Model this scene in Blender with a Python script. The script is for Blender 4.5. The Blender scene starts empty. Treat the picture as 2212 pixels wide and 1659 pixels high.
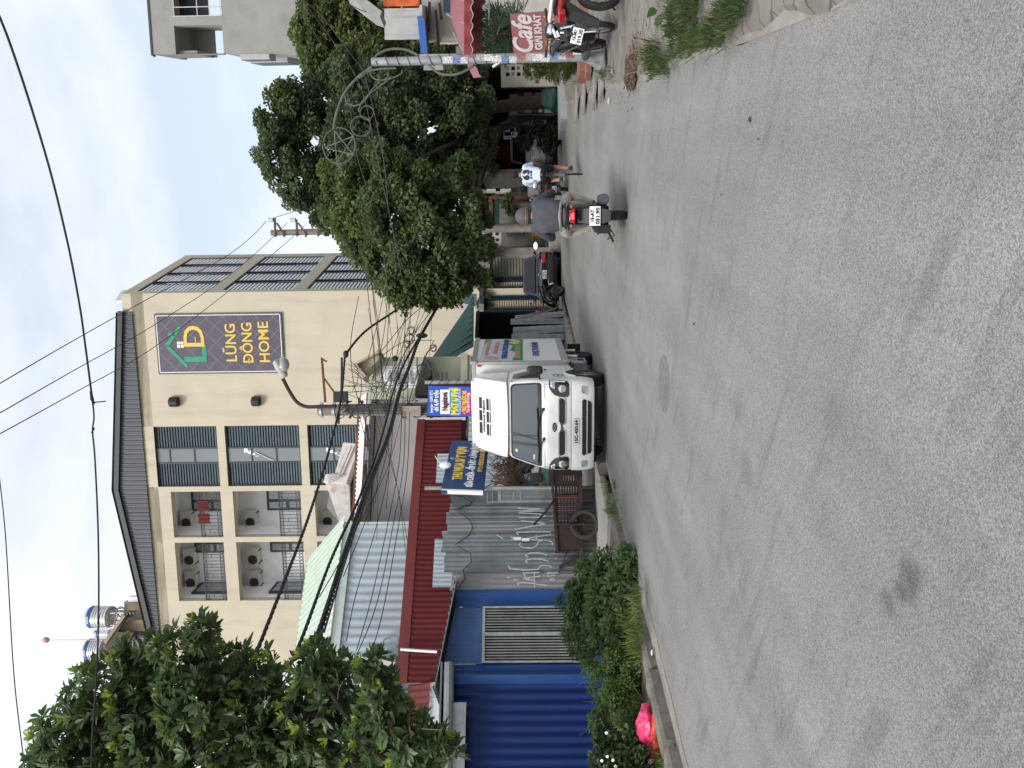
import bpy, bmesh, math, random
import numpy as np
from mathutils import Vector, Matrix
R = math.radians
PI = math.pi
random.seed(7)
S = bpy.context.scene
COL = S.collection
# ------------------------------------------------------------------ camera
F = 1600.0          # focal length in units of a 2212 x 1659 picture
XH = 1130.0         # horizon
ROLL = 0.012
CAMH = 1.5
_th = math.atan((XH - 1106.0) / F)
fw = Vector((0, math.cos(_th), math.sin(_th)))
up = Vector((0, -math.sin(_th), math.cos(_th)))
rt = Vector((1, 0, 0))
XP = (-up - rt * ROLL).normalized()      # picture +x (the photograph lies on its side: +x is down)
YP = (up * ROLL - rt).normalized()       # picture +y (is left)
C0 = Vector((0, 0, CAMH))
cd = bpy.data.cameras.new('camera'); cam = bpy.data.objects.new('camera', cd); COL.objects.link(cam)
m = Matrix.Identity(4)
for i, v in enumerate((XP, -YP, -fw)):
    for j in range(3): m[j][i] = v[j]
m.translation = C0
cam.matrix_world = m
cd.sensor_width = 36; cd.sensor_fit = 'HORIZONTAL'; cd.lens = 36 * F / 2212
cd.clip_start = 0.05; cd.clip_end = 2000
S.camera = cam
# ------------------------------------------------------------------ sky, sun, exposure
S.view_settings.view_transform = 'Standard'; S.view_settings.look = 'None'
S.view_settings.exposure = 1.07; S.view_settings.gamma = 1
SUN_EL, SUN_AZ = R(44), R(212)           # azimuth clockwise from +Y: behind the camera, a little to the left
w = bpy.data.worlds.new('World'); S.world = w; w.use_nodes = True
nt = w.node_tree; N = nt.nodes; L = nt.links
N.clear()
wo = N.new('ShaderNodeOutputWorld'); bg = N.new('ShaderNodeBackground'); bg.inputs['Strength'].default_value = 0.1
sky = N.new('ShaderNodeTexSky'); sky.sky_type = 'NISHITA'; sky.sun_disc = False
sky.sun_elevation = SUN_EL; sky.sun_rotation = SUN_AZ; sky.air_density = 1.2; sky.dust_density = 2.5; sky.ozone_density = 1.0
tc = N.new('ShaderNodeTexCoord'); mp = N.new('ShaderNodeMapping'); mp.inputs['Scale'].default_value = (1.0, 1.0, 2.6)
mp.inputs['Location'].default_value = (3.1, 0.4, 0.2)
n1 = N.new('ShaderNodeTexNoise'); n1.inputs['Scale'].default_value = 2.1; n1.inputs['Detail'].default_value = 5; n1.inputs['Roughness'].default_value = 0.55
cr = N.new('ShaderNodeValToRGB'); cr.color_ramp.elements[0].position = 0.36; cr.color_ramp.elements[1].position = 0.62
cr.color_ramp.elements[0].color = (.52, .52, .52, 1); cr.color_ramp.elements[1].color = (.97, .97, .97, 1)
mx = N.new('ShaderNodeMixRGB'); mx.inputs['Color2'].default_value = (5.2, 5.4, 5.7, 1)
L.new(tc.outputs['Generated'], mp.inputs['Vector']); L.new(mp.outputs[0], n1.inputs['Vector'])
L.new(n1.outputs['Fac'], cr.inputs['Fac']); L.new(cr.outputs['Color'], mx.inputs['Fac'])
L.new(sky.outputs['Color'], mx.inputs['Color1']); L.new(mx.outputs['Color'], bg.inputs['Color']); L.new(bg.outputs[0], wo.inputs['Surface'])
sd = bpy.data.lights.new('sun', 'SUN'); sd.energy = 1.35; sd.angle = R(20); sd.color = (1, .96, .9)
so = bpy.data.objects.new('sun', sd); COL.objects.link(so)
_sv = Vector((math.sin(SUN_AZ) * math.cos(SUN_EL), math.cos(SUN_AZ) * math.cos(SUN_EL), math.sin(SUN_EL)))
so.rotation_euler = _sv.to_track_quat('Z', 'Y').to_euler()
so.location = (0, -5, 30)

# ------------------------------------------------------------------ picture <-> world helpers
def ray(x, y): return (fw * F + XP * (x - 1106.0) + YP * (y - 829.5))
def W(x, y, Y):
    d = ray(x, y); return C0 + d * (Y / d.y)
def G(x, y, z=0.0):
    d = ray(x, y); return C0 + d * ((z - CAMH) / d.z)
def px(m_, Y): return m_ * F / Y
class Plane:
    """vertical plane: local x runs to the right along dirn, local -y is toward the street, z up"""
    def __init__(s, o, dirn):
        s.o = Vector((o[0], o[1], 0)); s.u = Vector((dirn[0], dirn[1], 0)).normalized()
        s.n = Vector((-s.u.y, s.u.x, 0)); s.a = math.atan2(s.u.y, s.u.x)
    def st(s, x, y, d=0.0):
        r = ray(x, y); t = ((s.o + s.n * d - C0).dot(s.n)) / r.dot(s.n); p = C0 + r * t - s.o
        return (p.dot(s.u), p.z)
    def rect(s, pts, d=0.0):
        q = [s.st(a, b, d) for a, b in pts]
        return (sum(sorted(v[0] for v in q)[:2]) / 2, sum(sorted(v[0] for v in q)[-2:]) / 2,
                sum(sorted(v[1] for v in q)[:2]) / 2, sum(sorted(v[1] for v in q)[-2:]) / 2)

# ------------------------------------------------------------------ materials
def M(name, col, rough=.8, metal=0., var=.12, sc=3., bump=0., bs=60., spec=.4, dirt=0., dcol=(.05, .045, .04), dsc=1.2, streak=False, tint=False, trans=0., coat=0., det=4):
    mt = bpy.data.materials.new(name); mt.use_nodes = True
    t = mt.node_tree; n = t.nodes; l = t.links; b = n['Principled BSDF']
    b.inputs['Roughness'].default_value = rough; b.inputs['Metallic'].default_value = metal
    b.inputs['Specular IOR Level'].default_value = spec; b.inputs['Coat Weight'].default_value = coat
    c = n.new('ShaderNodeTexCoord'); base = None
    nz = n.new('ShaderNodeTexNoise'); nz.inputs['Scale'].default_value = sc; nz.inputs['Detail'].default_value = det
    l.new(c.outputs['Object'], nz.inputs['Vector'])
    mr = n.new('ShaderNodeMapRange'); mr.inputs['From Min'].default_value = .3; mr.inputs['From Max'].default_value = .7
    mr.inputs['To Min'].default_value = 1 - var; mr.inputs['To Max'].default_value = 1 + var
    l.new(nz.outputs['Fac'], mr.inputs['Value'])
    mu = n.new('ShaderNodeVectorMath'); mu.operation = 'SCALE'; mu.inputs[0].default_value = col[:3]
    l.new(mr.outputs[0], mu.inputs['Scale']); out = mu.outputs[0]
    if tint:
        at = n.new('ShaderNodeAttribute'); at.attribute_name = 'tint'
        m2 = n.new('ShaderNodeVectorMath'); m2.operation = 'MULTIPLY'
        l.new(out, m2.inputs[0]); l.new(at.outputs['Color'], m2.inputs[1]); out = m2.outputs[0]
    if dirt > 0:
        mp_ = n.new('ShaderNodeMapping'); mp_.inputs['Scale'].default_value = (dsc * 3, dsc * 3, dsc * .35) if streak else (dsc,) * 3
        l.new(c.outputs['Object'], mp_.inputs[0])
        d = n.new('ShaderNodeTexNoise'); d.inputs['Scale'].default_value = 1.; d.inputs['Detail'].default_value = 6; d.inputs['Roughness'].default_value = .65
        l.new(mp_.outputs[0], d.inputs['Vector'])
        rr = n.new('ShaderNodeMapRange'); rr.inputs['From Min'].default_value = .5; rr.inputs['From Max'].default_value = .72
        rr.inputs['To Max'].default_value = dirt; l.new(d.outputs['Fac'], rr.inputs['Value'])
        mm = n.new('ShaderNodeMixRGB'); mm.inputs['Color2'].default_value = (*dcol, 1)
        l.new(rr.outputs[0], mm.inputs['Fac']); l.new(out, mm.inputs['Color1']); out = mm.outputs[0]
    l.new(out, b.inputs['Base Color'])
    if bump > 0:
        bn = n.new('ShaderNodeTexNoise'); bn.inputs['Scale'].default_value = bs; bn.inputs['Detail'].default_value = 3
        l.new(c.outputs['Object'], bn.inputs['Vector'])
        bp = n.new('ShaderNodeBump'); bp.inputs['Strength'].default_value = bump; bp.inputs['Distance'].default_value = .02
        l.new(bn.outputs['Fac'], bp.inputs['Height']); l.new(bp.outputs[0], b.inputs['Normal'])
    if trans > 0:
        tr = n.new('ShaderNodeBsdfTranslucent'); l.new(out, tr.inputs['Color'])
        ms = n.new('ShaderNodeMixShader'); ms.inputs[0].default_value = trans
        l.new(b.outputs[0], ms.inputs[1]); l.new(tr.outputs[0], ms.inputs[2]); l.new(ms.outputs[0], n['Material Output'].inputs['Surface'])
    return mt
def MG(name, col=(.02, .025, .03), rough=.05, alpha=1., spec=.5):
    mt = bpy.data.materials.new(name); mt.use_nodes = True; n = mt.node_tree.nodes; l = mt.node_tree.links; b = n['Principled BSDF']
    b.inputs['Base Color'].default_value = (*col, 1); b.inputs['Roughness'].default_value = rough
    b.inputs['Specular IOR Level'].default_value = spec; b.inputs['Coat Weight'].default_value = 1.; b.inputs['Coat Roughness'].default_value = .03
    b.inputs['Alpha'].default_value = alpha
    return mt
def ME(name, col, s):
    mt = bpy.data.materials.new(name); mt.use_nodes = True; b = mt.node_tree.nodes['Principled BSDF']
    b.inputs['Base Color'].default_value = (*col, 1); b.inputs['Emission Color'].default_value = (*col, 1); b.inputs['Emission Strength'].default_value = s
    return mt

# ------------------------------------------------------------------ mesh builder
class MB:
    def __init__(s): s.v = []; s.f = []; s.mi = []; s.M = Matrix.Identity(4)
    def add(s, vs, fs, mi=0):
        o = len(s.v); s.v += [tuple(s.M @ Vector(p)) for p in vs]; s.f += [tuple(i + o for i in f) for f in fs]; s.mi += [mi] * len(fs); return s
    def box(s, x0, x1, y0, y1, z0, z1, mi=0):
        return s.add([(x0, y0, z0), (x1, y0, z0), (x1, y1, z0), (x0, y1, z0), (x0, y0, z1), (x1, y0, z1), (x1, y1, z1), (x0, y1, z1)],
                     [(0, 3, 2, 1), (4, 5, 6, 7), (0, 1, 5, 4), (1, 2, 6, 5), (2, 3, 7, 6), (3, 0, 4, 7)], mi)
    def beam(s, a, b, w_=.05, h_=None, mi=0, upv=(0, 0, 1)):
        a = Vector(a); b = Vector(b); h_ = h_ or w_; d = (b - a).normalized(); u = Vector(upv)
        if abs(d.dot(u)) > .98: u = Vector((1, 0, 0))
        r = d.cross(u).normalized() * w_ / 2; q = r.cross(d).normalized() * h_ / 2
        vs = [a - r - q, a + r - q, a + r + q, a - r + q, b - r - q, b + r - q, b + r + q, b - r + q]
        return s.add(vs, [(0, 1, 2, 3), (7, 6, 5, 4), (0, 4, 5, 1), (1, 5, 6, 2), (2, 6, 7, 3), (3, 7, 4, 0)], mi)
    def tube(s, pts, r, n=6, mi=0, closed=False):
        pts = [Vector(p) for p in pts]; k = len(pts); vs = []; prev = None
        for i, p in enumerate(pts):
            if closed: t = pts[(i + 1) % k] - pts[i - 1]
            else: t = pts[min(i + 1, k - 1)] - pts[max(i - 1, 0)]
            if t.length < 1e-9: t = Vector((0, 0, 1))
            t.normalize()
            if prev is None: a = t.orthogonal().normalized()
            else:
                a = prev - t * prev.dot(t)
                a = a.normalized() if a.length > 1e-6 else t.orthogonal().normalized()
            prev = a; b = t.cross(a); rr = r[i] if isinstance(r, (list, tuple)) else r
            for j in range(n):
                c = 2 * PI * j / n; vs.append(p + a * math.cos(c) * rr + b * math.sin(c) * rr)
        fs = []
        for i in range(k if closed else k - 1):
            for j in range(n):
                a0 = i * n + j; a1 = i * n + (j + 1) % n; i2 = (i + 1) % k
                fs.append((a0, a1, i2 * n + (j + 1) % n, i2 * n + j))
        if not closed: fs += [tuple(range(n))[::-1], tuple((k - 1) * n + j for j in range(n))]
        return s.add(vs, fs, mi)
    def cyl(s, a, b, r0, r1=None, n=16, mi=0): return s.tube([a, b], [r0, r0 if r1 is None else r1], n, mi)
    def lathe(s, prof, n=20, c=(0, 0, 0), axis='z', mi=0, cap=True):
        vs = []; c = Vector(c)
        for r, h in prof:
            for j in range(n):
                t = 2 * PI * j / n; x, y = r * math.cos(t), r * math.sin(t)
                vs.append(c + Vector({'z': (x, y, h), 'x': (h, x, y), 'y': (x, h, y)}[axis]))
        fs = [(i * n + j, i * n + (j + 1) % n, (i + 1) * n + (j + 1) % n, (i + 1) * n + j) for i in range(len(prof) - 1) for j in range(n)]
        if cap and prof[0][0] > 1e-4: fs.append(tuple(range(n))[::-1])
        if cap and prof[-1][0] > 1e-4: fs.append(tuple((len(prof) - 1) * n + j for j in range(n)))
        return s.add(vs, fs, mi)
    def torus(s, c, R_, r, axis='x', n=28, m_=8, mi=0):
        c = Vector(c); A = {'x': (Vector((0, 1, 0)), Vector((0, 0, 1))), 'y': (Vector((1, 0, 0)), Vector((0, 0, 1))), 'z': (Vector((1, 0, 0)), Vector((0, 1, 0)))}[axis]
        return s.tube([c + A[0] * R_ * math.cos(2 * PI * i / n) + A[1] * R_ * math.sin(2 * PI * i / n) for i in range(n)], r, m_, mi, True)
    def prism(s, poly, y0, y1, mi=0):
        n = len(poly); vs = [(p[0], y0, p[1]) for p in poly] + [(p[0], y1, p[1]) for p in poly]
        return s.add(vs, [tuple(range(n)), tuple(range(2 * n - 1, n - 1, -1))] + [(i, i + n, (i + 1) % n + n, (i + 1) % n) for i in range(n)], mi)
    def slab(s, pts, th, mi=0):
        """flat polygon pts (3D) thickened downward along its normal"""
        pts = [Vector(p) for p in pts]; nn = (pts[1] - pts[0]).cross(pts[2] - pts[0]).normalized() * th; k = len(pts)
        return s.add(pts + [p - nn for p in pts], [tuple(range(k)), tuple(range(2 * k - 1, k - 1, -1))] + [(i, i + k, (i + 1) % k + k, (i + 1) % k) for i in range(k)], mi)
    def ball(s, c, r, n=14, m_=9, mi=0, e=1.):
        if not isinstance(r, (tuple, list)): r = (r, r, r)
        vs = []; fs = []
        for i in range(m_ + 1):
            a = PI * i / m_
            for j in range(n):
                b = 2 * PI * j / n; sg = lambda t: math.copysign(abs(t) ** e, t)
                vs.append((c[0] + r[0] * sg(math.sin(a)) * sg(math.cos(b)), c[1] + r[1] * sg(math.sin(a)) * sg(math.sin(b)), c[2] + r[2] * sg(math.cos(a))))
        for i in range(m_):
            for j in range(n): fs.append((i * n + j, (i + 1) * n + j, (i + 1) * n + (j + 1) % n, i * n + (j + 1) % n))
        return s.add(vs, fs, mi)
    def loft(s, rings, mi=0, cap=True, closed=True):
        n = len(rings[0]); vs = [p for r in rings for p in r]; fs = []
        for i in range(len(rings) - 1):
            for j in range(n if closed else n - 1): fs.append((i * n + j, i * n + (j + 1) % n, (i + 1) * n + (j + 1) % n, (i + 1) * n + j))
        if cap: fs += [tuple(range(n))[::-1], tuple((len(rings) - 1) * n + j for j in range(n))]
        return s.add(vs, fs, mi)
    def corr(s, o, u, w_, nrm, lu, lw, pitch=.12, amp=.015, mi=0, seg=4, sag=0., trap=False, topf=None):
        """corrugated sheet: ribs run along w_, waves across u"""
        o, u, w_, nrm = Vector(o), Vector(u).normalized(), Vector(w_).normalized(), Vector(nrm).normalized()
        nu = max(2, int(lu / pitch * seg)); vs = []; fs = []; kw = 5
        for i in range(nu + 1):
            t = lu * i / nu; ph = (t / pitch) % 1
            a = amp * math.cos(2 * PI * ph) if not trap else (amp if ph < .3 else (-amp if .45 < ph < .9 else 0))
            top = topf(t) if topf else lw
            for k in range(kw):
                vs.append(o + u * t + w_ * (top * k / (kw - 1)) + nrm * (a - sag * math.sin(PI * k / (kw - 1))))
        for i in range(nu):
            for k in range(kw - 1): fs.append((i * kw + k, (i + 1) * kw + k, (i + 1) * kw + k + 1, i * kw + k + 1))
        return s.add(vs, fs, mi)
    def holed(s, x0, x1, z0, z1, holes, depth, mi=0, mr=0, y=0.):
        xs = sorted(set([x0, x1] + [h[0] for h in holes] + [h[1] for h in holes])); zs = sorted(set([z0, z1] + [h[2] for h in holes] + [h[3] for h in holes]))
        for i in range(len(xs) - 1):
            for j in range(len(zs) - 1):
                cx, cz = (xs[i] + xs[i + 1]) / 2, (zs[j] + zs[j + 1]) / 2
                if any(h[0] < cx < h[1] and h[2] < cz < h[3] for h in holes): continue
                s.add([(xs[i], y, zs[j]), (xs[i + 1], y, zs[j]), (xs[i + 1], y, zs[j + 1]), (xs[i], y, zs[j + 1])], [(0, 1, 2, 3)], mi)
        for a, b, c, d in holes:
            e = y + depth
            s.add([(a, y, c), (b, y, c), (b, y, d), (a, y, d), (a, e, c), (b, e, c), (b, e, d), (a, e, d)], [(0, 4, 5, 1), (1, 5, 6, 2), (2, 6, 7, 3), (3, 7, 4, 0)], mr)
        return s

def finish(me, smooth=True, ang=.6, recalc=True):
    bm = bmesh.new(); bm.from_mesh(me)
    if recalc: bmesh.ops.recalc_face_normals(bm, faces=bm.faces)
    bm.to_mesh(me); bm.free()
    if smooth:
        me.polygons.foreach_set('use_smooth', [True] * len(me.polygons)); me.set_sharp_from_angle(angle=ang)
def tagp(o, label=None, cat=None, group=None, kind=None):
    if label: o['label'] = label
    if cat: o['category'] = cat
    if group: o['group'] = group
    if kind: o['kind'] = kind
    return o
def thing(name, label, cat, loc=(0, 0, 0), rz=0., group=None):
    o = bpy.data.objects.new(name, None); COL.objects.link(o); o.location = loc; o.rotation_euler = (0, 0, rz); o.empty_display_size = .2
    return tagp(o, label, cat, group)
def part(name, mb, mats, parent=None, bevel=0., label=None, smooth=True, ang=.6, recalc=True, loc=None, rz=0.):
    me = bpy.data.meshes.new(name); me.from_pydata(mb.v, [], mb.f)
    mats = mats if isinstance(mats, (list, tuple)) else [mats]
    for q in mats: me.materials.append(q)
    me.polygons.foreach_set('material_index', mb.mi); me.update()
    finish(me, smooth, ang, recalc)
    o = bpy.data.objects.new(name, me); COL.objects.link(o)
    if parent: o.parent = parent
    if loc is not None: o.location = loc
    o.rotation_euler.z = rz
    if bevel > 0:
        b = o.modifiers.new('bevel', 'BEVEL'); b.width = bevel; b.segments = 2; b.limit_method = 'ANGLE'; b.angle_limit = R(40)
    if label: o['label'] = label
    return o
def single(name, mb, mats, label, cat, group=None, **k):
    """a thing that is one mesh; its origin is moved to the base of its bounds"""
    a = np.array(mb.v); c = Vector(((a[:, 0].min() + a[:, 0].max()) / 2, (a[:, 1].min() + a[:, 1].max()) / 2, a[:, 2].min()))
    mb.v = [tuple(Vector(p) - c) for p in mb.v]
    o = part(name, mb, mats, **k); o.location = c
    return tagp(o, label, cat, group)
def struct(name, mb, mats, **k):
    o = part(name, mb, mats, **k); o['kind'] = 'structure'; return o
def text(s, size, mat, parent, loc, rot=(PI / 2, 0, 0), name='lettering', ext=.004, bold=0., ax='CENTER', sx=1., shear=0., wid=None):
    cu = bpy.data.curves.new('t', 'FONT'); cu.body = s; cu.size = size; cu.extrude = ext; cu.offset = bold; cu.align_x = ax; cu.align_y = 'CENTER'; cu.shear = shear; cu.resolution_u = 3
    o = bpy.data.objects.new('t', cu); COL.objects.link(o); dg = bpy.context.evaluated_depsgraph_get(); dg.update()
    me = bpy.data.meshes.new_from_object(o.evaluated_get(dg)); bpy.data.objects.remove(o)
    if wid:
        xs = [v.co.x for v in me.vertices]; sx = wid / max(1e-3, (max(xs) - min(xs)))
    for v in me.vertices: v.co.x *= sx
    me.materials.clear(); me.materials.append(mat)
    o = bpy.data.objects.new(name, me); COL.objects.link(o); o.parent = parent; o.location = loc; o.rotation_euler = rot
    return o
def copy_tree(o, parent=None):
    c = o.copy(); COL.objects.link(c); c.parent = parent
    for ch in list(o.children): copy_tree(ch, c)
    return c
def skin(name, joints, edges, mat, parent, sub=2, root=0):
    """one continuous surface grown round a skeleton: joints = [(x,y,z,r or (rx,ry))]"""
    me = bpy.data.meshes.new('sk'); me.from_pydata([j[:3] for j in joints], edges, []); o = bpy.data.objects.new('sk', me); COL.objects.link(o)
    md = o.modifiers.new('s', 'SKIN'); md.use_smooth_shade = True
    for i, j in enumerate(joints):
        r = j[3]; me.skin_vertices[0].data[i].radius = r if isinstance(r, tuple) else (r, r); me.skin_vertices[0].data[i].use_root = (i == root)
    if sub: sb = o.modifiers.new('u', 'SUBSURF'); sb.levels = sub; sb.render_levels = sub
    dg = bpy.context.evaluated_depsgraph_get(); dg.update()
    m2 = bpy.data.meshes.new_from_object(o.evaluated_get(dg)); bpy.data.objects.remove(o)
    m2.materials.clear(); m2.materials.append(mat); m2.name = name
    m2.polygons.foreach_set('use_smooth', [True] * len(m2.polygons)); m2.polygons.foreach_set('material_index', [0] * len(m2.polygons))
    o = bpy.data.objects.new(name, m2); COL.objects.link(o); o.parent = parent
    return o

# ------------------------------------------------------------------ foliage
def leaf_mesh(name, C, D, Nn, L_, Wd, T, mat, parent=None, curl=.12, ob=.4):
    """C centres (leaf bases), D directions, Nn normals, L_ lengths, Wd widths, T tints (n,3)"""
    n = len(C); D = D / np.linalg.norm(D, axis=1)[:, None]; Sd = np.cross(D, Nn); Sd /= (np.linalg.norm(Sd, axis=1)[:, None] + 1e-9); Up = np.cross(Sd, D)
    L_ = L_[:, None]; Wd = Wd[:, None]
    prof = [(0, 0, 0), (.3, ob, .5), (.68, .5, .3), (1, 0, -1), (.68, -.5, .3), (.3, -ob, .5)]
    V = np.zeros((n, 6, 3))
    for k, (a, b, c) in enumerate(prof): V[:, k] = C + D * L_ * a + Sd * Wd * b + Up * L_ * curl * c
    V = V.reshape(-1, 3); base = (np.arange(n) * 6)[:, None]
    Fc = np.concatenate([base + np.array([[0, 1, 2, 3]]), base + np.array([[0, 3, 4, 5]])], axis=1).reshape(-1, 4)
    me = bpy.data.meshes.new(name); me.vertices.add(len(V)); me.vertices.foreach_set('co', V.ravel())
    me.loops.add(Fc.size); me.loops.foreach_set('vertex_index', Fc.ravel()); me.polygons.add(len(Fc)); me.polygons.foreach_set('loop_start', np.arange(len(Fc)) * 4)
    me.update(calc_edges=True); me.materials.append(mat)
    at = me.color_attributes.new('tint', 'FLOAT_COLOR', 'POINT'); cc = np.ones((n, 6, 4)); cc[:, :, :3] = T[:, None, :]; at.data.foreach_set('color', cc.ravel())
    me.polygons.foreach_set('use_smooth', [True] * len(Fc))
    o = bpy.data.objects.new(name, me); COL.objects.link(o)
    if parent: o.parent = parent
    return o
def rnd_unit(rng, n):
    v = rng.normal(size=(n, 3)); return v / np.linalg.norm(v, axis=1)[:, None]
def crown(blobs, leaf, rng, dens=1.5, sub=22, droop=.5, yellow=.15, flat=.62, shell=(.8, 1.08), wr=.72, inner=.25):
    """leaves on clumps that cover ellipsoid blobs [(centre, radius)]; returns arrays for leaf_mesh"""
    Cs, Ds, Ns, Ls, Ts = [], [], [], [], []
    for c, r in blobs:
        c = np.array(c)
        k = sub; sc = rnd_unit(rng, k) * r * rng.uniform(.62, 1., (k, 1)); sc[:, 2] *= .9; sr = r * rng.uniform(.26, .46, k)
        tint0 = rng.uniform(0, 1, k)
        for q in range(k):
            n = int(dens * 4 * PI * sr[q] ** 2 / (leaf * leaf * .6)) + 4
            d = rnd_unit(rng, n); rad = sr[q] * rng.uniform(*shell, n)[:, None] * np.where(rng.uniform(size=(n, 1)) < inner, .6, 1.)
            P = c + sc[q] + d * rad * np.array([1, 1, flat])
            out = (P - c) / (np.linalg.norm(P - c, axis=1)[:, None] + 1e-6)
            dr = out * .6 + d * .5 + rng.normal(size=(n, 3)) * .5; dr[:, 2] -= droop
            nn = out * .5 + rng.normal(size=(n, 3)) * .45 + np.array([0, 0, .8])
            yl = (tint0[q] < yellow)
            b = (0.75 + .5 * tint0[q]) * rng.uniform(.7, 1.3, (n, 1))
            t = np.array([[1, 1, 1]]) * b
            if yl: t = t * np.array([[1.4, 1.4, .95]])
            Cs.append(P); Ds.append(dr); Ns.append(nn); Ls.append(leaf * rng.uniform(.7, 1.25, n)); Ts.append(t)
    return np.concatenate(Cs), np.concatenate(Ds), np.concatenate(Ns), np.concatenate(Ls), np.concatenate(Ts)

# ------------------------------------------------------------------ shared materials
m_beige = M('beige_plaster', (.555, .5, .39), .9, var=.06, sc=.7, bump=.08, bs=30, dirt=.4, dcol=(.33, .29, .22), dsc=.55, streak=True)
m_white = M('white_wall_paint', (.86, .87, .88), .85, var=.05)
m_whitep = M('white_truck_paint', (.78, .78, .76), .35, var=.03, sc=2, spec=.5, coat=.4, dirt=.38, dcol=(.42, .38, .31), dsc=2.2)
m_black = M('black_plastic', (.018, .018, .02), .45, var=.2)
m_blackg = M('black_gloss', (.008, .008, .01), .18, coat=.6, var=.1)
m_rubber = M('tyre_rubber', (.022, .022, .023), .85, var=.2, sc=12)
m_dkgrey = M('dark_grey_metal', (.055, .065, .08), .55, var=.1)
m_slate = M('slate_sheet_metal', (.075, .082, .1), .5, var=.1, sc=.8)
m_navyb = M('dark_frame', (.03, .035, .045), .5)
m_steel = M('bare_steel', (.45, .45, .46), .35, metal=.8, var=.15, sc=8)
m_galv = M('galvanised_steel', (.33, .35, .37), .5, metal=.4, var=.22, sc=5, dirt=.4, dcol=(.14, .13, .12), dsc=2, streak=True)
m_rust = M('rusty_steel', (.16, .07, .03), .9, var=.4, sc=14, bump=.2)
m_conc = M('concrete', (.27, .255, .235), .95, var=.16, sc=2.5, bump=.25, bs=25, dirt=.5, dcol=(.11, .1, .09), dsc=1.5)
m_pole = M('pole_concrete', (.22, .2, .18), .95, var=.2, sc=4, bump=.2, bs=40, dirt=.5, dcol=(.09, .08, .07), dsc=3, streak=True)
m_glass = MG('dark_glass', (.012, .014, .016), .12, spec=.35); m_glassg = MG('grey_glass', (.16, .18, .2), .08)
m_glass.node_tree.nodes['Principled BSDF'].inputs['Coat Weight'].default_value = .1
m_yel = M('yellow_paint', (.75, .52, .1), .6, var=.04); m_green = M('green_paint', (.03, .3, .17), .6, var=.04)
m_wht = M('plain_white', (.85, .85, .85), .6, var=.02)
m_cable = M('cable_rubber', (.022, .022, .025), .7)
m_cableg = M('old_grey_cable', (.075, .075, .078), .75)
m_red = M('red_paint', (.5, .02, .03), .3, coat=.5, var=.05)
m_bark = M('bark', (.05, .04, .033), .95, var=.35, sc=10, bump=.5, bs=20)
m_plate = M('number_plate_white', (.8, .8, .8), .5, var=.03)
m_lampred = ME('lit_red_lamp', (1., .05, .05), 1.6); m_redlens = M('red_lens', (.35, .01, .015), .15, coat=1)
m_lens = M('clear_lens', (.55, .57, .6), .12, metal=.6, var=.5, sc=30)
m_skin = M('skin', (.33, .17, .11), .6, var=.06); m_hair = M('hair', (.012, .01, .01), .8)
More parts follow.
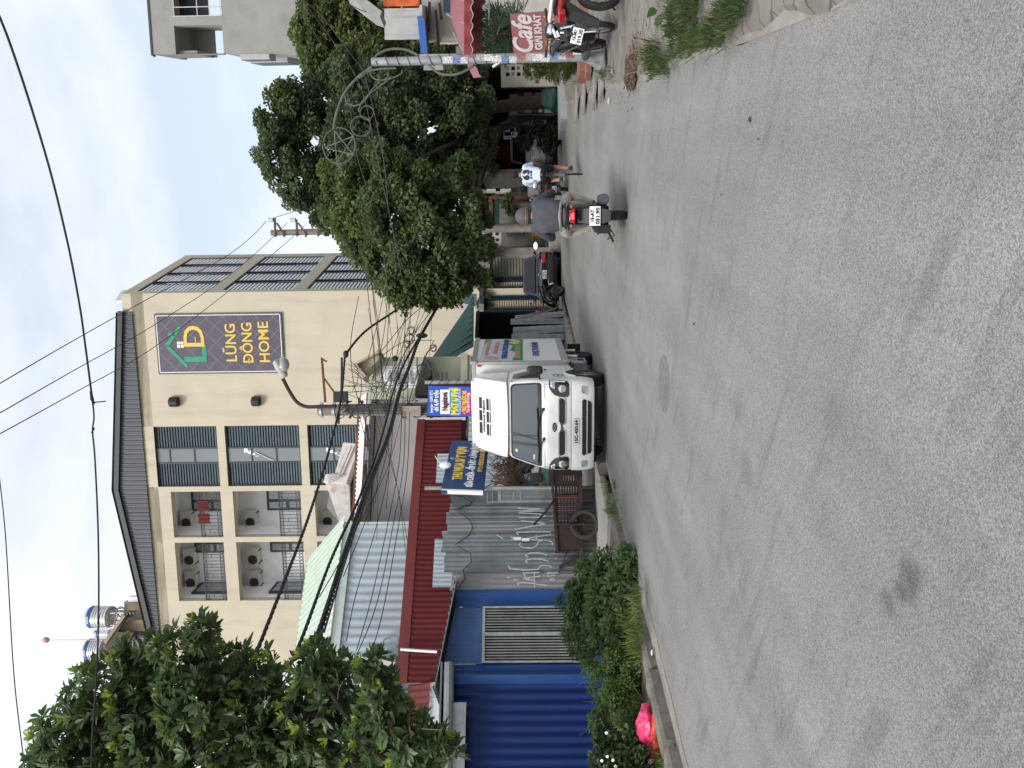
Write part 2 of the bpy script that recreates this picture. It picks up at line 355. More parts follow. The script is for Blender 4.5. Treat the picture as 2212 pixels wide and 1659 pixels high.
# ================================================================== GROUND
SL = .357
def XL(Y): return -6.27 + SL * Y
def XR(Y): return .51 + SL * Y
def asphalt():
    mt = M('asphalt', (.225, .219, .208), .92, var=.09, sc=.6, spec=.25)
    t = mt.node_tree; n = t.nodes; l = t.links; b = n['Principled BSDF']
    src = b.inputs['Base Color'].links[0].from_socket
    g = n.new('ShaderNodeNewGeometry')
    def mul(src, fac):
        v = n.new('ShaderNodeVectorMath'); v.operation = 'SCALE'; l.new(src, v.inputs[0]); l.new(fac, v.inputs['Scale']); return v.outputs[0]
    def noise(sc, lo, hi, a, b_, det=3, mapping=None, rough=.6):
        z = n.new('ShaderNodeTexNoise'); z.inputs['Scale'].default_value = sc; z.inputs['Detail'].default_value = det; z.inputs['Roughness'].default_value = rough
        if mapping:
            q = n.new('ShaderNodeMapping'); q.vector_type = 'TEXTURE'; q.inputs['Rotation'].default_value = (0, 0, mapping[0]); q.inputs['Scale'].default_value = mapping[1]
            l.new(g.outputs['Position'], q.inputs[0]); l.new(q.outputs[0], z.inputs['Vector'])
        else: l.new(g.outputs['Position'], z.inputs['Vector'])
        r = n.new('ShaderNodeMapRange'); r.inputs['From Min'].default_value = lo; r.inputs['From Max'].default_value = hi; r.inputs['To Min'].default_value = a; r.inputs['To Max'].default_value = b_
        l.new(z.outputs['Fac'], r.inputs['Value']); return r.outputs[0], z
    f1, zf = noise(310, .32, .68, .45, 1.6, 3, rough=.8); out = mul(src, f1)
    v = n.new('ShaderNodeTexVoronoi'); v.inputs['Scale'].default_value = 190; l.new(g.outputs['Position'], v.inputs['Vector'])
    r = n.new('ShaderNodeMapRange'); r.inputs['From Min'].default_value = 0; r.inputs['From Max'].default_value = 1; r.inputs['To Min'].default_value = .62; r.inputs['To Max'].default_value = 1.42
    sx = n.new('ShaderNodeSeparateColor'); l.new(v.outputs['Color'], sx.inputs[0]); l.new(sx.outputs[0], r.inputs['Value']); out = mul(out, r.outputs[0])
    f2, _ = noise(1.0, .35, .7, .88, 1.1, 5, (-math.atan(SL), (.5, 5., 1))); out = mul(out, f2)
    f3, _ = noise(1.6, .54, .68, 1, .8, 7, (.9, (.3, 1.6, 1))); out = mul(out, f3)
    f6, _ = noise(.35, .35, .65, .93, 1.06, 3); out = mul(out, f6)
    # oil stains and worn patches that lie on the road
    f5, _ = noise(7, 0, 1, -.09, .09, 5)
    for (a, c, rad, k) in ((1958, 1262, .08, .66), (1972, 1240, .07, .7), (1942, 1280, .05, .72), (1918, 1300, .05, .68), (1612, 1005, .14, .84), (1595, 870, .12, .84), (1575, 1210, .12, .85), (1480, 640, .14, .86)):
        p = G(a, c); q = n.new('ShaderNodeVectorMath'); q.operation = 'DISTANCE'; q.inputs[1].default_value = p; l.new(g.outputs['Position'], q.inputs[0])
        ad = n.new('ShaderNodeMath'); ad.operation = 'ADD'; l.new(q.outputs['Value'], ad.inputs[0]); l.new(f5, ad.inputs[1])
        rr = n.new('ShaderNodeMapRange'); rr.interpolation_type = 'SMOOTHSTEP'; rr.inputs['From Min'].default_value = rad * .3; rr.inputs['From Max'].default_value = rad * 1.5; rr.inputs['To Min'].default_value = k; rr.inputs['To Max'].default_value = 1
        l.new(ad.outputs[0], rr.inputs['Value']); out = mul(out, rr.outputs[0])
    # thin hairline cracks
    vc = n.new('ShaderNodeTexVoronoi'); vc.feature = 'DISTANCE_TO_EDGE'; vc.inputs['Scale'].default_value = .32
    zn = n.new('ShaderNodeTexNoise'); zn.inputs['Scale'].default_value = 2.5; zn.inputs['Detail'].default_value = 6; l.new(g.outputs['Position'], zn.inputs['Vector'])
    va = n.new('ShaderNodeVectorMath'); va.operation = 'MULTIPLY_ADD'; va.inputs[1].default_value = (.9, .9, 0); l.new(zn.outputs['Color'], va.inputs[0]); l.new(g.outputs['Position'], va.inputs[2]); l.new(va.outputs[0], vc.inputs['Vector'])
    rc = n.new('ShaderNodeMapRange'); rc.inputs['From Min'].default_value = .0; rc.inputs['From Max'].default_value = .004; rc.inputs['To Min'].default_value = .88; rc.inputs['To Max'].default_value = 1
    l.new(vc.outputs['Distance'], rc.inputs['Value']); out = mul(out, rc.outputs[0])
    l.new(out, b.inputs['Base Color'])
    bp = n.new('ShaderNodeBump'); bp.inputs['Strength'].default_value = .3; bp.inputs['Distance'].default_value = .005
    l.new(zf.outputs['Fac'], bp.inputs['Height']); l.new(bp.outputs[0], b.inputs['Normal'])
    return mt
m_asph = asphalt()
m_soil = M('soil', (.15, .125, .095), .98, var=.25, sc=2, bump=.6, bs=30, dirt=.5, dcol=(.06, .05, .035))
mb = MB(); mb.add([(-400, -200, -.03), (400, -200, -.03), (400, 600, -.03), (-400, 600, -.03)], [(0, 1, 2, 3)])
struct('ground', mb, m_soil)
mb = MB(); vs = []; fs = []
for i, Y in enumerate(list(range(-10, 28)) + [29.0]):
    for k in range(9):
        t = k / 8; x = XL(Y) * (1 - t) + XR(Y) * t
        e = .04 * math.sin(Y * 2.1) if k in (0, 8) else 0
        vs.append((x + e, Y, 0.0))
    if i:
        for k in range(8): a = (i - 1) * 9 + k; fs.append((a, a + 1, a + 10, a + 9))
mb.add(vs, fs)
mb.add([(3.0, 29, 0), (13.5, 29, 0), (14.5, 34, 0), (5.5, 34, 0)], [(0, 1, 2, 3)])
struct('road', mb, m_asph)
# dusty gutter strips
m_dust = M('road_dust', (.27, .25, .22), .98, var=.2, sc=5, bump=.2, bs=80, dirt=.35, dcol=(.13, .115, .1), dsc=4)
mb = MB(); rg = random.Random(3)
for side in (0, 1):
    vs = []; fs = []; i = 0; Y = 2.0
    while Y < 27:
        wv = (.16 + .1 * math.sin(Y * .9) + .05 * rg.random()) if side == 0 else (.07 + .05 * math.sin(Y * 1.3 + 1) + .03 * rg.random())
        if side == 0: vs += [(XL(Y) - .05, Y, .004), (XL(Y) + wv, Y, .004)]
        else: vs += [(XR(Y) - wv * min(1, max(.2, (Y - 5) / 4)), Y, .004), (XR(Y) + .1, Y, .004)]
        if i: fs.append((2 * i - 2, 2 * i - 1, 2 * i + 1, 2 * i))
        i += 1; Y += .25
    mb.add(vs, fs)
struct('gutter', mb, m_dust)
# left kerb stones
m_kerb = M('kerb_stone', (.2, .18, .155), .95, var=.22, sc=5, bump=.7, bs=18, dirt=.6, dcol=(.09, .08, .065), dsc=3)
mb = MB(); Y = 2.5
while Y < 23.5:
    if not (11.9 < Y < 12.6):
        ln = .93 + rg.uniform(-.03, .03); dx = rg.uniform(-.03, .03); h = .13 + rg.uniform(-.025, .02)
        ring = []
        for k in range(6):
            yy = Y + ln * k / 5; x = XL(yy) + dx + rg.uniform(-.008, .008)
            hh = h + rg.uniform(-.008, .008)
            ring.append([(x, yy, -.02), (x - .015, yy, hh - .035), (x - .05, yy, hh), (x - .21, yy, hh + .004), (x - .24, yy, -.02)])
        mb.loft(ring)
    Y += 1.0
struct('kerb', mb, m_kerb)
# left verge and pale concrete apron
mb = MB(); vs = []; fs = []; rg = random.Random(5)
ys = [2 + .5 * i for i in range(60)]
for i, Y in enumerate(ys):
    for k in range(9):
        x = XL(Y) - .2 - k * .75; vs.append((x, Y, .07 + .03 * rg.random() * (1 if k else 0)))
    if i:
        for k in range(8): a = (i - 1) * 9 + k; fs.append((a, a + 1, a + 10, a + 9))
mb.add(vs, fs); struct('verge', mb, m_soil)
m_cpale = M('pale_concrete', (.42, .4, .35), .95, var=.12, sc=3, bump=.2, dirt=.4, dcol=(.2, .19, .16), dsc=1.5)
mb = MB(); a = [(-2.25, 12.2), (-1.75, 13.3), (-1.0, 15.6), (-3.2, 15.6), (-3.95, 14.5), (-3.2, 12.6)]
mb.slab([(x, y, .135) for x, y in a], .1); struct('apron', mb, m_cpale)
# left pavement strip further on, under the sheds
mb = MB(); mb.slab([(XL(16) - .25, 16, .11), (XL(27.5) - .1, 27.5, .11), (XL(27.5) - 3, 27.5, .11), (XL(16) - 3, 16, .11)], .08)
struct('pavement', mb, m_conc)

# right pavement: broken slabs climbing from the asphalt
def paving():
    mt = M('worn_paving', (.21, .192, .168), .95, var=.2, sc=2.5, bump=.5, bs=22, dirt=.5, dcol=(.11, .095, .075), dsc=1.7)
    t = mt.node_tree; n = t.nodes; l = t.links; b = n['Principled BSDF']; src = b.inputs['Base Color'].links[0].from_socket
    c = n.new('ShaderNodeNewGeometry'); mp_ = n.new('ShaderNodeMapping'); mp_.inputs['Rotation'].default_value = (0, 0, -.35); mp_.inputs['Scale'].default_value = (2.2, 4.4, 1)
    nz = n.new('ShaderNodeTexNoise'); nz.inputs['Scale'].default_value = 1.6; nz.inputs['Detail'].default_value = 5
    l.new(c.outputs['Position'], nz.inputs['Vector'])
    ad = n.new('ShaderNodeVectorMath'); ad.operation = 'MULTIPLY_ADD'; ad.inputs[1].default_value = (.25, .3, 0); l.new(nz.outputs['Color'], ad.inputs[0]); l.new(c.outputs['Position'], ad.inputs[2])
    l.new(ad.outputs[0], mp_.inputs[0])
    v = n.new('ShaderNodeTexVoronoi'); v.feature = 'DISTANCE_TO_EDGE'; v.inputs['Scale'].default_value = 1.; v.inputs['Randomness'].default_value = .4; l.new(mp_.outputs[0], v.inputs['Vector'])
    r = n.new('ShaderNodeMapRange'); r.inputs['From Max'].default_value = .05; r.inputs['To Min'].default_value = .4; l.new(v.outputs['Distance'], r.inputs['Value'])
    s_ = n.new('ShaderNodeVectorMath'); s_.operation = 'SCALE'; l.new(src, s_.inputs[0]); l.new(r.outputs[0], s_.inputs['Scale']); l.new(s_.outputs[0], b.inputs['Base Color'])
    return mt
m_pav = paving()
mb = MB(); vs = []; fs = []; rg = random.Random(11); Y = 1.0; i = 0
while Y < 27.5:
    ed = .035 * math.sin(Y * 3.3) + .03 * math.sin(Y * 7.7 + 1)
    prof = [(0, -.012), (.06, .035), (.3, .06), (.62, .085), (1.0, .12), (1.06, .15), (1.7, .16), (2.6, .165), (5, .17)]
    for k, (dx, z) in enumerate(prof):
        zz = z + (rg.uniform(-.006, .006) if 0 < k < 7 else 0) + (.006 * math.sin(Y * 5 + k) if 0 < k < 5 else 0)
        vs.append((XR(Y) + ed * (1 - min(1, k / 4)) + dx, Y, max(zz, -.012)))
    if i:
        for k in range(8): a = (i - 1) * 9 + k; fs.append((a, a + 1, a + 10, a + 9))
    i += 1; Y += .2
mb.add(vs, fs); struct('sidewalk', mb, m_pav)
# a few tilted loose slabs along the right edge
mb = MB(); rg = random.Random(4)
for (a, c, lx, ly, tl) in ((1262, 205, .5, .8, .04), (1285, 190, .5, .7, .05), (1300, 178, .45, .6, .03), (1246, 218, .5, .9, .02)):
    p = G(a, c, .06); mb.M = Matrix.Translation(p) @ Matrix.Rotation(.35 + rg.uniform(-.2, .2), 4, 'Z') @ Matrix.Rotation(tl, 4, 'Y') @ Matrix.Rotation(rg.uniform(-.05, .05), 4, 'X')
    mb.box(-lx / 2, lx / 2, -ly / 2, ly / 2, -.02, .04)
mb.M = Matrix.Identity(4)
struct('paving_slabs', mb, m_conc, bevel=.01)
# leaf litter and red earth in the gap of the pavement
m_litter = M('leaf_litter', (.085, .055, .04), .98, var=.5, sc=20, bump=1., bs=50, dirt=.6, dcol=(.16, .12, .08), dsc=8)
mb = MB(); cx = G(1368, 160, .02); pts = []
for k in range(22):
    t = 2 * PI * k / 22; pts.append((cx.x + .25 * math.cos(t) * (1 + .25 * math.sin(5 * t)) + .35 * math.sin(t) * 1.2, cx.y + .9 * 1.2 * math.sin(t) * (1 + .2 * math.sin(3 * t)), .115))
mb.v = []; mb.f = []; mb.mi = []; mb.ball((cx.x + .12, cx.y, .035), (.28, .65, .035), 28, 14); mb.v = [(a_ + .06 * math.sin(b_ * 5 + c_ * 30), b_ + .05 * math.sin(a_ * 9), c_ + .018 * math.sin(a_ * 21 + b_ * 17)) for a_, b_, c_ in mb.v]; struct('bare_earth', mb, m_litter)
# manhole cover
p = G(1434, 830, 0); mb = MB(); mb.lathe([(.31, 0), (.31, .004), (.29, .007), (.28, .005), (0.001, .005)], 40)
o = part('manhole_cover', mb, M('cast_iron', (.185, .18, .172), .75, metal=.2, var=.25, sc=12, bump=.5, bs=30)); o.location = p
tagp(o, 'round dark manhole cover set in the asphalt in front of the truck', 'manhole cover')

# ================================================================== BEIGE BOARDING HOUSE
def z1(a, b): return (216.03 + .26857 * a, 486.1 + .26857 * b)
def z2(a, b): return (216.03 + .26857 * a, 864.1 + .26857 * b)
BC = W(800, 627, 31.0)
PB = Plane((BC.x, BC.y), (1, -.14)); PF = Plane((BC.x, BC.y), (.44, 1))
house = thing('apartment_house', 'tall beige boarding house with grey tin gable, dark louvred windows and white balconies', 'building', (BC.x, BC.y, 0), PB.a)
H = PB.st(262, 640)[1]; LEFT = -17.0
def rz2(x0, x1, y0, y1): return PB.rect([z2(x0, y0), z2(x1, y0), z2(x0, y1), z2(x1, y1)])
cols = [rz2(355, 965, 208, 698), rz2(1020, 1618, 205, 690), rz2(1677, 2260, 202, 686)]
wx0 = sum(c[0] for c in cols) / 3; wx1 = sum(c[1] for c in cols) / 3
fh = (cols[0][3] - cols[2][3]) / 2; win_h = cols[1][3] - cols[1][2]
wins = [(wx0, wx1, cols[0][3] - fh * i - win_h, cols[0][3] - fh * i) for i in range(4)]
bA = PB.rect([z2(570, 740), z2(970, 740), z2(595, 1105), z2(992, 1105)]); bB = PB.rect([z2(600, 1150), z2(1000, 1150), z2(637, 1622), z2(1022, 1622)])
bA2 = PB.rect([z2(1065, 735), z2(1612, 728), z2(1090, 1102), z2(1632, 1098)]); bB2 = PB.rect([z2(1095, 1142), z2(1640, 1140), z2(1125, 1615), z2(1660, 1608)])
balc = []
for (b1, b2) in ((bA, bA2), (bB, bB2)):
    balc.append((b2[0], b2[1], b1[2], b1[3])); balc.append((b2[0], b2[1], b2[2], b2[3])); dz = b2[3] - b2[2]
    balc.append((b2[0], b2[1], b2[2] - fh, b2[3] - fh))
mb = MB(); mb.holed(LEFT, 0, 0, H - .9, wins + balc, .35, 0, 0)
mb.add([(LEFT, 0, H - .9), (0, 0, H - .9), (0, 0, H), (LEFT + 12, 0, H), (LEFT, 0, H - .5)], [(0, 1, 2, 3, 4)])
wall = part('wall', mb, m_beige, house)
# balcony interiors
mb = MB()
for (a, b, c, d) in balc:
    e = .35; f_ = 1.9; d = d + .6
    mb.add([(a - .0, e, c), (b, e, c), (b, e, d), (a, e, d), (a, f_, c), (b, f_, c), (b, f_, d), (a, f_, d)], [(0, 4, 5, 1), (1, 5, 6, 2), (2, 6, 7, 3), (3, 7, 4, 0), (4, 7, 6, 5)])
part('balcony_walls', mb, m_white, house, recalc=False)
m_ac = M('ac_casing', (.68, .67, .63), .5, var=.05, dirt=.2); m_grille = M('fan_grille', (.05, .05, .055), .6)
def ac_unit(par, loc, sc=1., rz=0., name='air_conditioner'):
    mb = MB(); mb.box(-.4, .4, -.28, 0, 0, .55); o = part(name, mb, m_ac, par, bevel=.02); o.location = loc; o.scale = (sc,) * 3; o.rotation_euler.z = rz
    mb = MB(); mb.lathe([(.0, -.286), (.21, -.289), (.22, -.283), (.21, -.278)], 20, (-.13, 0, .28), 'y')
    for k in range(7): mb.box(-.34, .08, -.295, -.291, .08 + .065 * k, .088 + .065 * k)
    part('fan', mb, m_grille, o)
    mb = MB()
    for x in (-.3, .3): mb.box(x - .015, x + .015, -.3, .12, -.05, -.01)
    part('bracket', mb, m_navyb, o)
    return o
m_rail = M('black_railing', (.02, .025, .035), .5); m_curt = M('room_dark', (.05, .055, .065), .6, var=.4, sc=2)
m_ltgrey = M('curtain_grey', (.3, .31, .33), .8, var=.2)
for i, (a, b, c, d) in enumerate(balc):
    # railing with rings
    mb = MB(); zt = c + 1.02; y = .12
    mb.box(a, b, y - .025, y + .025, zt - .03, zt); mb.box(a, b, y - .015, y + .015, c + .08, c + .11); mb.box(a, b, y - .012, y + .012, zt - .17, zt - .15); mb.box(a, b, y - .012, y + .012, c + .24, c + .26)
    n = int((b - a) / .15)
    for k in range(n + 1):
        x = a + (b - a) * k / n; mb.box(x - .01, x + .01, y - .01, y + .01, c + .1, zt - .03)
        if k < n:
            mb.torus((x + (b - a) / n / 2, y, zt - .095), .05, .009, 'y', 10, 4); mb.torus((x + (b - a) / n / 2, y, c + .175), .05, .009, 'y', 10, 4)
            if k % 3 == 1: mb.box(x, x + .14, y - .008, y + .008, c + .62, c + .64)
    part('railing', mb, m_rail, house)
    # door-window
    wR = b - .42 if i < 3 else b - .1; wL = b - 1.44 if i < 3 else b - 1.15
    mb = MB(); zz = c + 2.15; mb.box(wL, wR, 1.8, 1.89, c + .02, zz)
    fr = part('window', mb, m_navyb, house, label='dark framed balcony door window')
    mb = MB(); mid = wL + (wR - wL) * .45
    mb.box(mid + .08, wR - .1, 1.775, 1.79, c + .55, zz - .12); mb.box(wL + .1, mid - .05, 1.775, 1.79, c + 1.25, zz - .12); mb.box(wL + .1, mid - .05, 1.775, 1.79, c + .3, c + 1.1)
    part('pane', mb, m_ltgrey if i % 2 == 0 else m_glassg, fr)
    if i >= 3:
        mb = MB(); mb.box(a + .02, a + .1, .7, 1.85, c + .02, c + 1.95); dr = part('window', mb, m_navyb, house)
        mb = MB(); mb.box(a + .1, a + .115, .8, 1.75, c + .3, c + 1.8); part('pane', mb, m_glassg, dr)
    if i < 3: spots = [a + .28]
    else: spots = [a + .32, a + 1.42]
    for sx in spots: ac_unit(house, (sx, 1.85, d - (.1 if i % 3 == 0 else .36)))
# white ceiling lamp seen in the lower left balcony
# laundry on upper balcony
m_cloth = M('maroon_cloth', (.12, .02, .025), .95, var=.2)
a, b, c, d = balc[0]
for k, (x0, x1, dz) in enumerate(((.62, 1.1, .0), (1.2, 1.66, .0))):
    mb = MB(); n = 10; vs = []; fs = []
    for q in range(n + 1):
        for r_ in range(5): vs.append((x0 + (x1 - x0) * q / n, .04 + .03 * math.sin(q * 1.7 + k), c + 1.08 - r_ * .13 + .02 * math.sin(q + r_)))
    for q in range(n):
        for r_ in range(4): fs.append((q * 5 + r_, (q + 1) * 5 + r_, (q + 1) * 5 + r_ + 1, q * 5 + r_ + 1))
    mb.add([(v[0] + a, v[1], v[2]) for v in vs], fs)
    o = part('hung_cloth', mb, m_cloth, None); o.matrix_world = Matrix.Translation((BC.x, BC.y, 0)) @ Matrix.Rotation(PB.a, 4, 'Z')
    tagp(o, ('maroon cloth hung over the upper balcony rail, the one nearer the wall unit', 'maroon cloth hung over the upper balcony rail, the one nearer the balcony door')[k], 'laundry', 'laundry on the balcony')
# clothes rack: thin coloured hangers
# louvred windows
m_louv = M('louvre_blue_grey', (.085, .115, .14), .45, var=.08)
def stair_shape(mb, x, z, n=4, s_=.17, y=.62, w_=.35):
    for k in range(n): mb.box(x - k * s_ * 1.2 - w_ * .2, x + w_ - k * s_ * 1.2, y, y + .5, z - (k + 1) * s_, z - k * s_)
for i, (a, b, c, d) in enumerate(wins):
    fr = MB(); y = .1; g0 = a + (b - a) * .39; g1 = a + (b - a) * .625
    for (x0, x1) in ((a, a + .06), (g0 - .05, g0 + .02), (g1 - .02, g1 + .05), (b - .06, b)): fr.box(x0, x1, y, y + .08, c, d)
    for (q0, q1) in ((c, c + .06), (d - .06, d)): fr.box(a, b, y + .002, y + .078, q0, q1)
    for t in (1 / 3, 2 / 3): z = c + (d - c) * t; fr.box(g0, g1, y + .003, y + .07, z - .03, z + .03)
    wo_ = part('window', fr, m_navyb, house, label='tall dark framed window with louvres on both sides of a glass strip')
    nl = 26
    for (x0, x1) in ((a + .06, g0 - .05), (g1 + .05, b - .06)):
        mb = MB()
        for k in range(nl):
            z = c + .08 + (d - c - .16) * k / nl; hh = (d - c - .16) / nl
            mb.add([(x0, y + .01, z + hh * .15), (x1, y + .01, z + hh * .15), (x1, y + .07, z + hh * .95), (x0, y + .07, z + hh * .95), (x0, y + .02, z), (x1, y + .02, z)], [(0, 1, 2, 3), (4, 5, 1, 0)])
        part('louvre', mb, m_louv, wo_)
    mb = MB(); mb.box(a, b, .33, .345, c, d); part('back_panel', mb, m_black, wo_)
    mb = MB(); mb.box(g0, g1, y + .03, y + .045, c + .06, d - .06); part('pane', mb, m_glassg, wo_)
    if i in (1, 2):
        mb = MB(); z = d - .75
        for k in range(4): mb.box(g1 - .2 - k * .06, g1 - .02 - k * .11, y + .012, y + .028, z - .16 * (k + 1), z - .16 * k)
        mb.beam((g0 + .45, y + .02, z - .5), (g0 + .05, y + .02, z - 1.3), .1, .015)
        part('stair_flight', mb, m_white, wo_)
# black wall lamps
for (zx0, zx1, zy0, zy1) in ((572, 640, 1370, 1470), (1232, 1292, 1365, 1465)):
    q = PB.rect([z1(zx0, zy0), z1(zx1, zy1), z1(zx0, zy1), z1(zx1, zy0)])
    mb = MB(); c = ((q[0] + q[1]) / 2, -.1, q[2]); hh = q[3] - q[2]; ww = (q[1] - q[0]) / 2 * .8
    mb.lathe([(.01, 0), (ww * .92, 0), (ww, .02), (ww, hh - .02), (ww * .92, hh), (.01, hh)], 20, c); mb.box(c[0] - .1, c[0] + .1, -.1, 0, q[2] + .1, q[3] - .1)
    part('wall_lamp', mb, m_black, house)
# street facade
fd = PF.a - PB.a
FW = PF.st(393, 553)[0]; FW = max(4.5, min(9, FW))
rows = [PF.rect([z1(315, 520), z1(880, 520), z1(730, 262), z1(1205, 262)]), ]
def fz(x, y): return PF.st(*z1(x, y))[1]
zr = [(fz(880, 518), fz(315, 520)), (fz(1555, 513), fz(995, 515)), (fz(2180, 510), fz(1660, 512))]
zr.append((zr[2][0] - fh, zr[2][1] - fh))
fx0, fx1 = .35, FW - .35
fholes = [(fx0, fx1, a, b) for a, b in zr]
mb = MB(); mb.holed(0, FW, 0, H, fholes, .3); mb.box(0, FW, .3, .5, H - .4, H + .02)
part('facade', mb, m_beige, house, rz=fd)
mb = MB(); mb.box(FW - .14, FW + .02, -.03, 8, 0, H - .01); part('side_trim', mb, m_beige, house, rz=fd)
mb = MB()
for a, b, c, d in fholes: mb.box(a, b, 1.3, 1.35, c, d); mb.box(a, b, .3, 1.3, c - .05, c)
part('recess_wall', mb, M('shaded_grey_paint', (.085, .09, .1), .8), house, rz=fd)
m_wstripe = M('white_slat', (.75, .77, .82), .5)
for a, b, c, d in fholes:
    fr = MB()
    for k in range(4):
        xa = a + (b - a) * (k * .26 + .0); xb = xa + (b - a) * .2
        fr.box(xa, xa + .05, .02, .1, c, d); fr.box(xb - .05, xb, .02, .1, c, d); fr.box(xa + .05, xb - .05, .03, .09, d - .06, d)
    o = part('screen_frame', fr, m_navyb, house, rz=fd)
    mb = MB(); n = 17
    for k in range(4):
        xa = a + (b - a) * (k * .26) + .05; xb = xa + (b - a) * .2 - .1
        for q in range(n):
            z = c + .05 + (d - c - .1) * q / n; mb.box(xa, xb, .04, .08, z, z + (d - c) / n * .55)
    part('screen_slat', mb, m_wstripe, o)
    mb = MB()
    for k in range(3):
        xa = a + (b - a) * (k * .26 + .2); mb.box(xa, xa + (b - a) * .06, .06, .09, c, c + 1.1)
    part('balustrade', mb, m_dkgrey, o)
# gable in grey sheet metal
gp = [PB.st(*z1(262, 700)), PB.st(*z1(165, 690)), PB.st(*z2(130, 718)), PB.st(*z2(355, 1659)), PB.st(*z2(465, 1659))]
zb = (gp[0][1] + gp[4][1]) / 2
x0 = gp[4][0] - 4; x1 = gp[0][0]; xp = gp[2][0]; zp = gp[2][1]; zr_ = gp[1][1]; slp = (zp - gp[3][1]) / (xp - gp[3][0]); zl = zp - slp * (xp - x0)
def topz(t):
    x = x0 + t; zz = (zp + (zr_ - zp) * (x - xp) / (x1 - xp)) if x > xp else zp - slp * (xp - x)
    return max(.05, zz - bz(t))
def bz(t):
    x = x0 + t; return gp[0][1] + (gp[4][1] - gp[0][1]) * (x - gp[0][0]) / (gp[4][0] - gp[0][0])
mb = MB(); seg = 420; vs = []; fs = []
for i in range(seg + 1):
    t = (x1 - x0) * i / seg; a = .015 * (1 if (t / .2) % 1 < .6 else -1); b0 = bz(t); vs += [(x0 + t, -.08 + a, b0), (x0 + t, -.08 + a, b0 + topz(t))]
for i in range(seg): fs.append((2 * i, 2 * i + 2, 2 * i + 3, 2 * i + 1))
mb.add(vs, fs); part('gable_cladding', mb, m_slate, house, smooth=False)
mb = MB(); e = .28
mb.beam((x1 + .05, -.14, zr_ - .08), (xp, -.14, zp - .1), .12, .2); mb.beam((xp, -.14, zp - .1), (x0, -.14, zl - .1), .12, .2)
part('gable_trim', mb, M('black_trim', (.035, .042, .05), .5), house)
mb = MB()
mb.add([(x1, -.2, zr_ + .1), (xp, -.2, zp + .1), (xp, 7, zp + .1), (x1, 7, zr_ + .1)], [(0, 1, 2, 3)]); mb.add([(xp, -.2, zp + .1), (x0, -.2, zl + .1), (x0, 7, zl + .1), (xp, 7, zp + .1)], [(0, 1, 2, 3)])
part('roof', mb, m_slate, house)
# antenna bracket on the corner roof
mb = MB(); o_ = PF.st(*z1(320, 400)); 
mb.beam((1.7, .5, H - .1), (1.7, .5, H + .9), .09, .2); mb.beam((.5, .5, H + .45), (2.1, .5, H + .95), .12, .3); mb.beam((.6, .5, H + .1), (.5, .5, H + .5), .06)
part('roof_canopy', mb, m_white, house, rz=fd)
# billboard
q = [PB.st(*z1(a, b)) for a, b in ((437, 712), (1465, 705), (1488, 1185), (482, 1200))]
bx1 = (q[0][0] + q[1][0]) / 2; bx0 = (q[2][0] + q[3][0]) / 2; bz1 = (q[0][1] + q[3][1]) / 2; bz0 = (q[1][1] + q[2][1]) / 2
BW = bx1 - bx0; BH = bz1 - bz0; bcx = (bx0 + bx1) / 2; bcz = (bz0 + bz1) / 2
bb = thing('billboard', 'dark purple wall sign with green house logo and yellow lettering on the beige wall', 'sign', tuple(PB.o + PB.u * bcx - PB.n * .08 + Vector((0, 0, bz0))), PB.a)
def lattice():
    mt = M('sign_purple', (.085, .075, .105), .55, var=.03); t = mt.node_tree; n = t.nodes; l = t.links; b = n['Principled BSDF']
    c = n.new('ShaderNodeTexCoord'); src = b.inputs['Base Color'].links[0].from_socket; outs = []
    for sg in (1, -1):
        s_ = n.new('ShaderNodeVectorMath'); s_.operation = 'DOT_PRODUCT'; s_.inputs[1].default_value = (1.4, 0, 1.4 * sg); l.new(c.outputs['Object'], s_.inputs[0])
        f_ = n.new('ShaderNodeMath'); f_.operation = 'FRACT'; l.new(s_.outputs['Value'], f_.inputs[0]); g_ = n.new('ShaderNodeMath'); g_.operation = 'LESS_THAN'; g_.inputs[1].default_value = .06; l.new(f_.outputs[0], g_.inputs[0]); outs.append(g_.outputs[0])
    a_ = n.new('ShaderNodeMath'); a_.operation = 'MAXIMUM'; l.new(outs[0], a_.inputs[0]); l.new(outs[1], a_.inputs[1])
    mm = n.new('ShaderNodeMixRGB'); mm.inputs['Color2'].default_value = (.15, .14, .17, 1); l.new(a_.outputs[0], mm.inputs[0]); l.new(src, mm.inputs[1]); l.new(mm.outputs[0], b.inputs['Base Color']); return mt
mb = MB(); mb.box(-BW / 2, BW / 2, 0, .07, 0, BH); part('panel', mb, lattice(), bb)
mb = MB(); e = .03
for (a, b, c, d) in ((-BW / 2 + .06, BW / 2 - .06, .06, .06 + e), (-BW / 2 + .06, BW / 2 - .06, BH - .06 - e, BH - .06), (-BW / 2 + .06, -BW / 2 + .06 + e, .06, BH - .06), (BW / 2 - .06 - e, BW / 2 - .06, .06, BH - .06)): mb.box(a, b, -.006, 0, c, d)
part('border', mb, m_wht, bb)
mb = MB(); mb.box(-BW * .34, -BW * .25, -.014, -.004, BH * .271, BH * .279); mb.box(BW * .0, BW * .12, -.018, -.012, BH * .683, BH * .69); part('letter_bar', mb, m_yel, bb)
for k, (s_, zf_) in enumerate((('LŨNG', .405), ('DÔNG', .275), ('HOME', .145))):
    text(s_, BH * .115, m_yel, bb, ((.03, .02, .03)[k], -.01, BH * zf_), bold=.01, wid=BW * (.62, .66, .67)[k])
def lp(u_, v_): return (-BW / 2 + BW * u_, BH * (1 - v_))
mb = MB()
for pts in ([(.13, .245), (.47, .088), (.8, .205), (.8, .165), (.47, .05), (.13, .205)], [(.62, .12), (.62, .085), (.68, .085), (.68, .148)]):
    pass
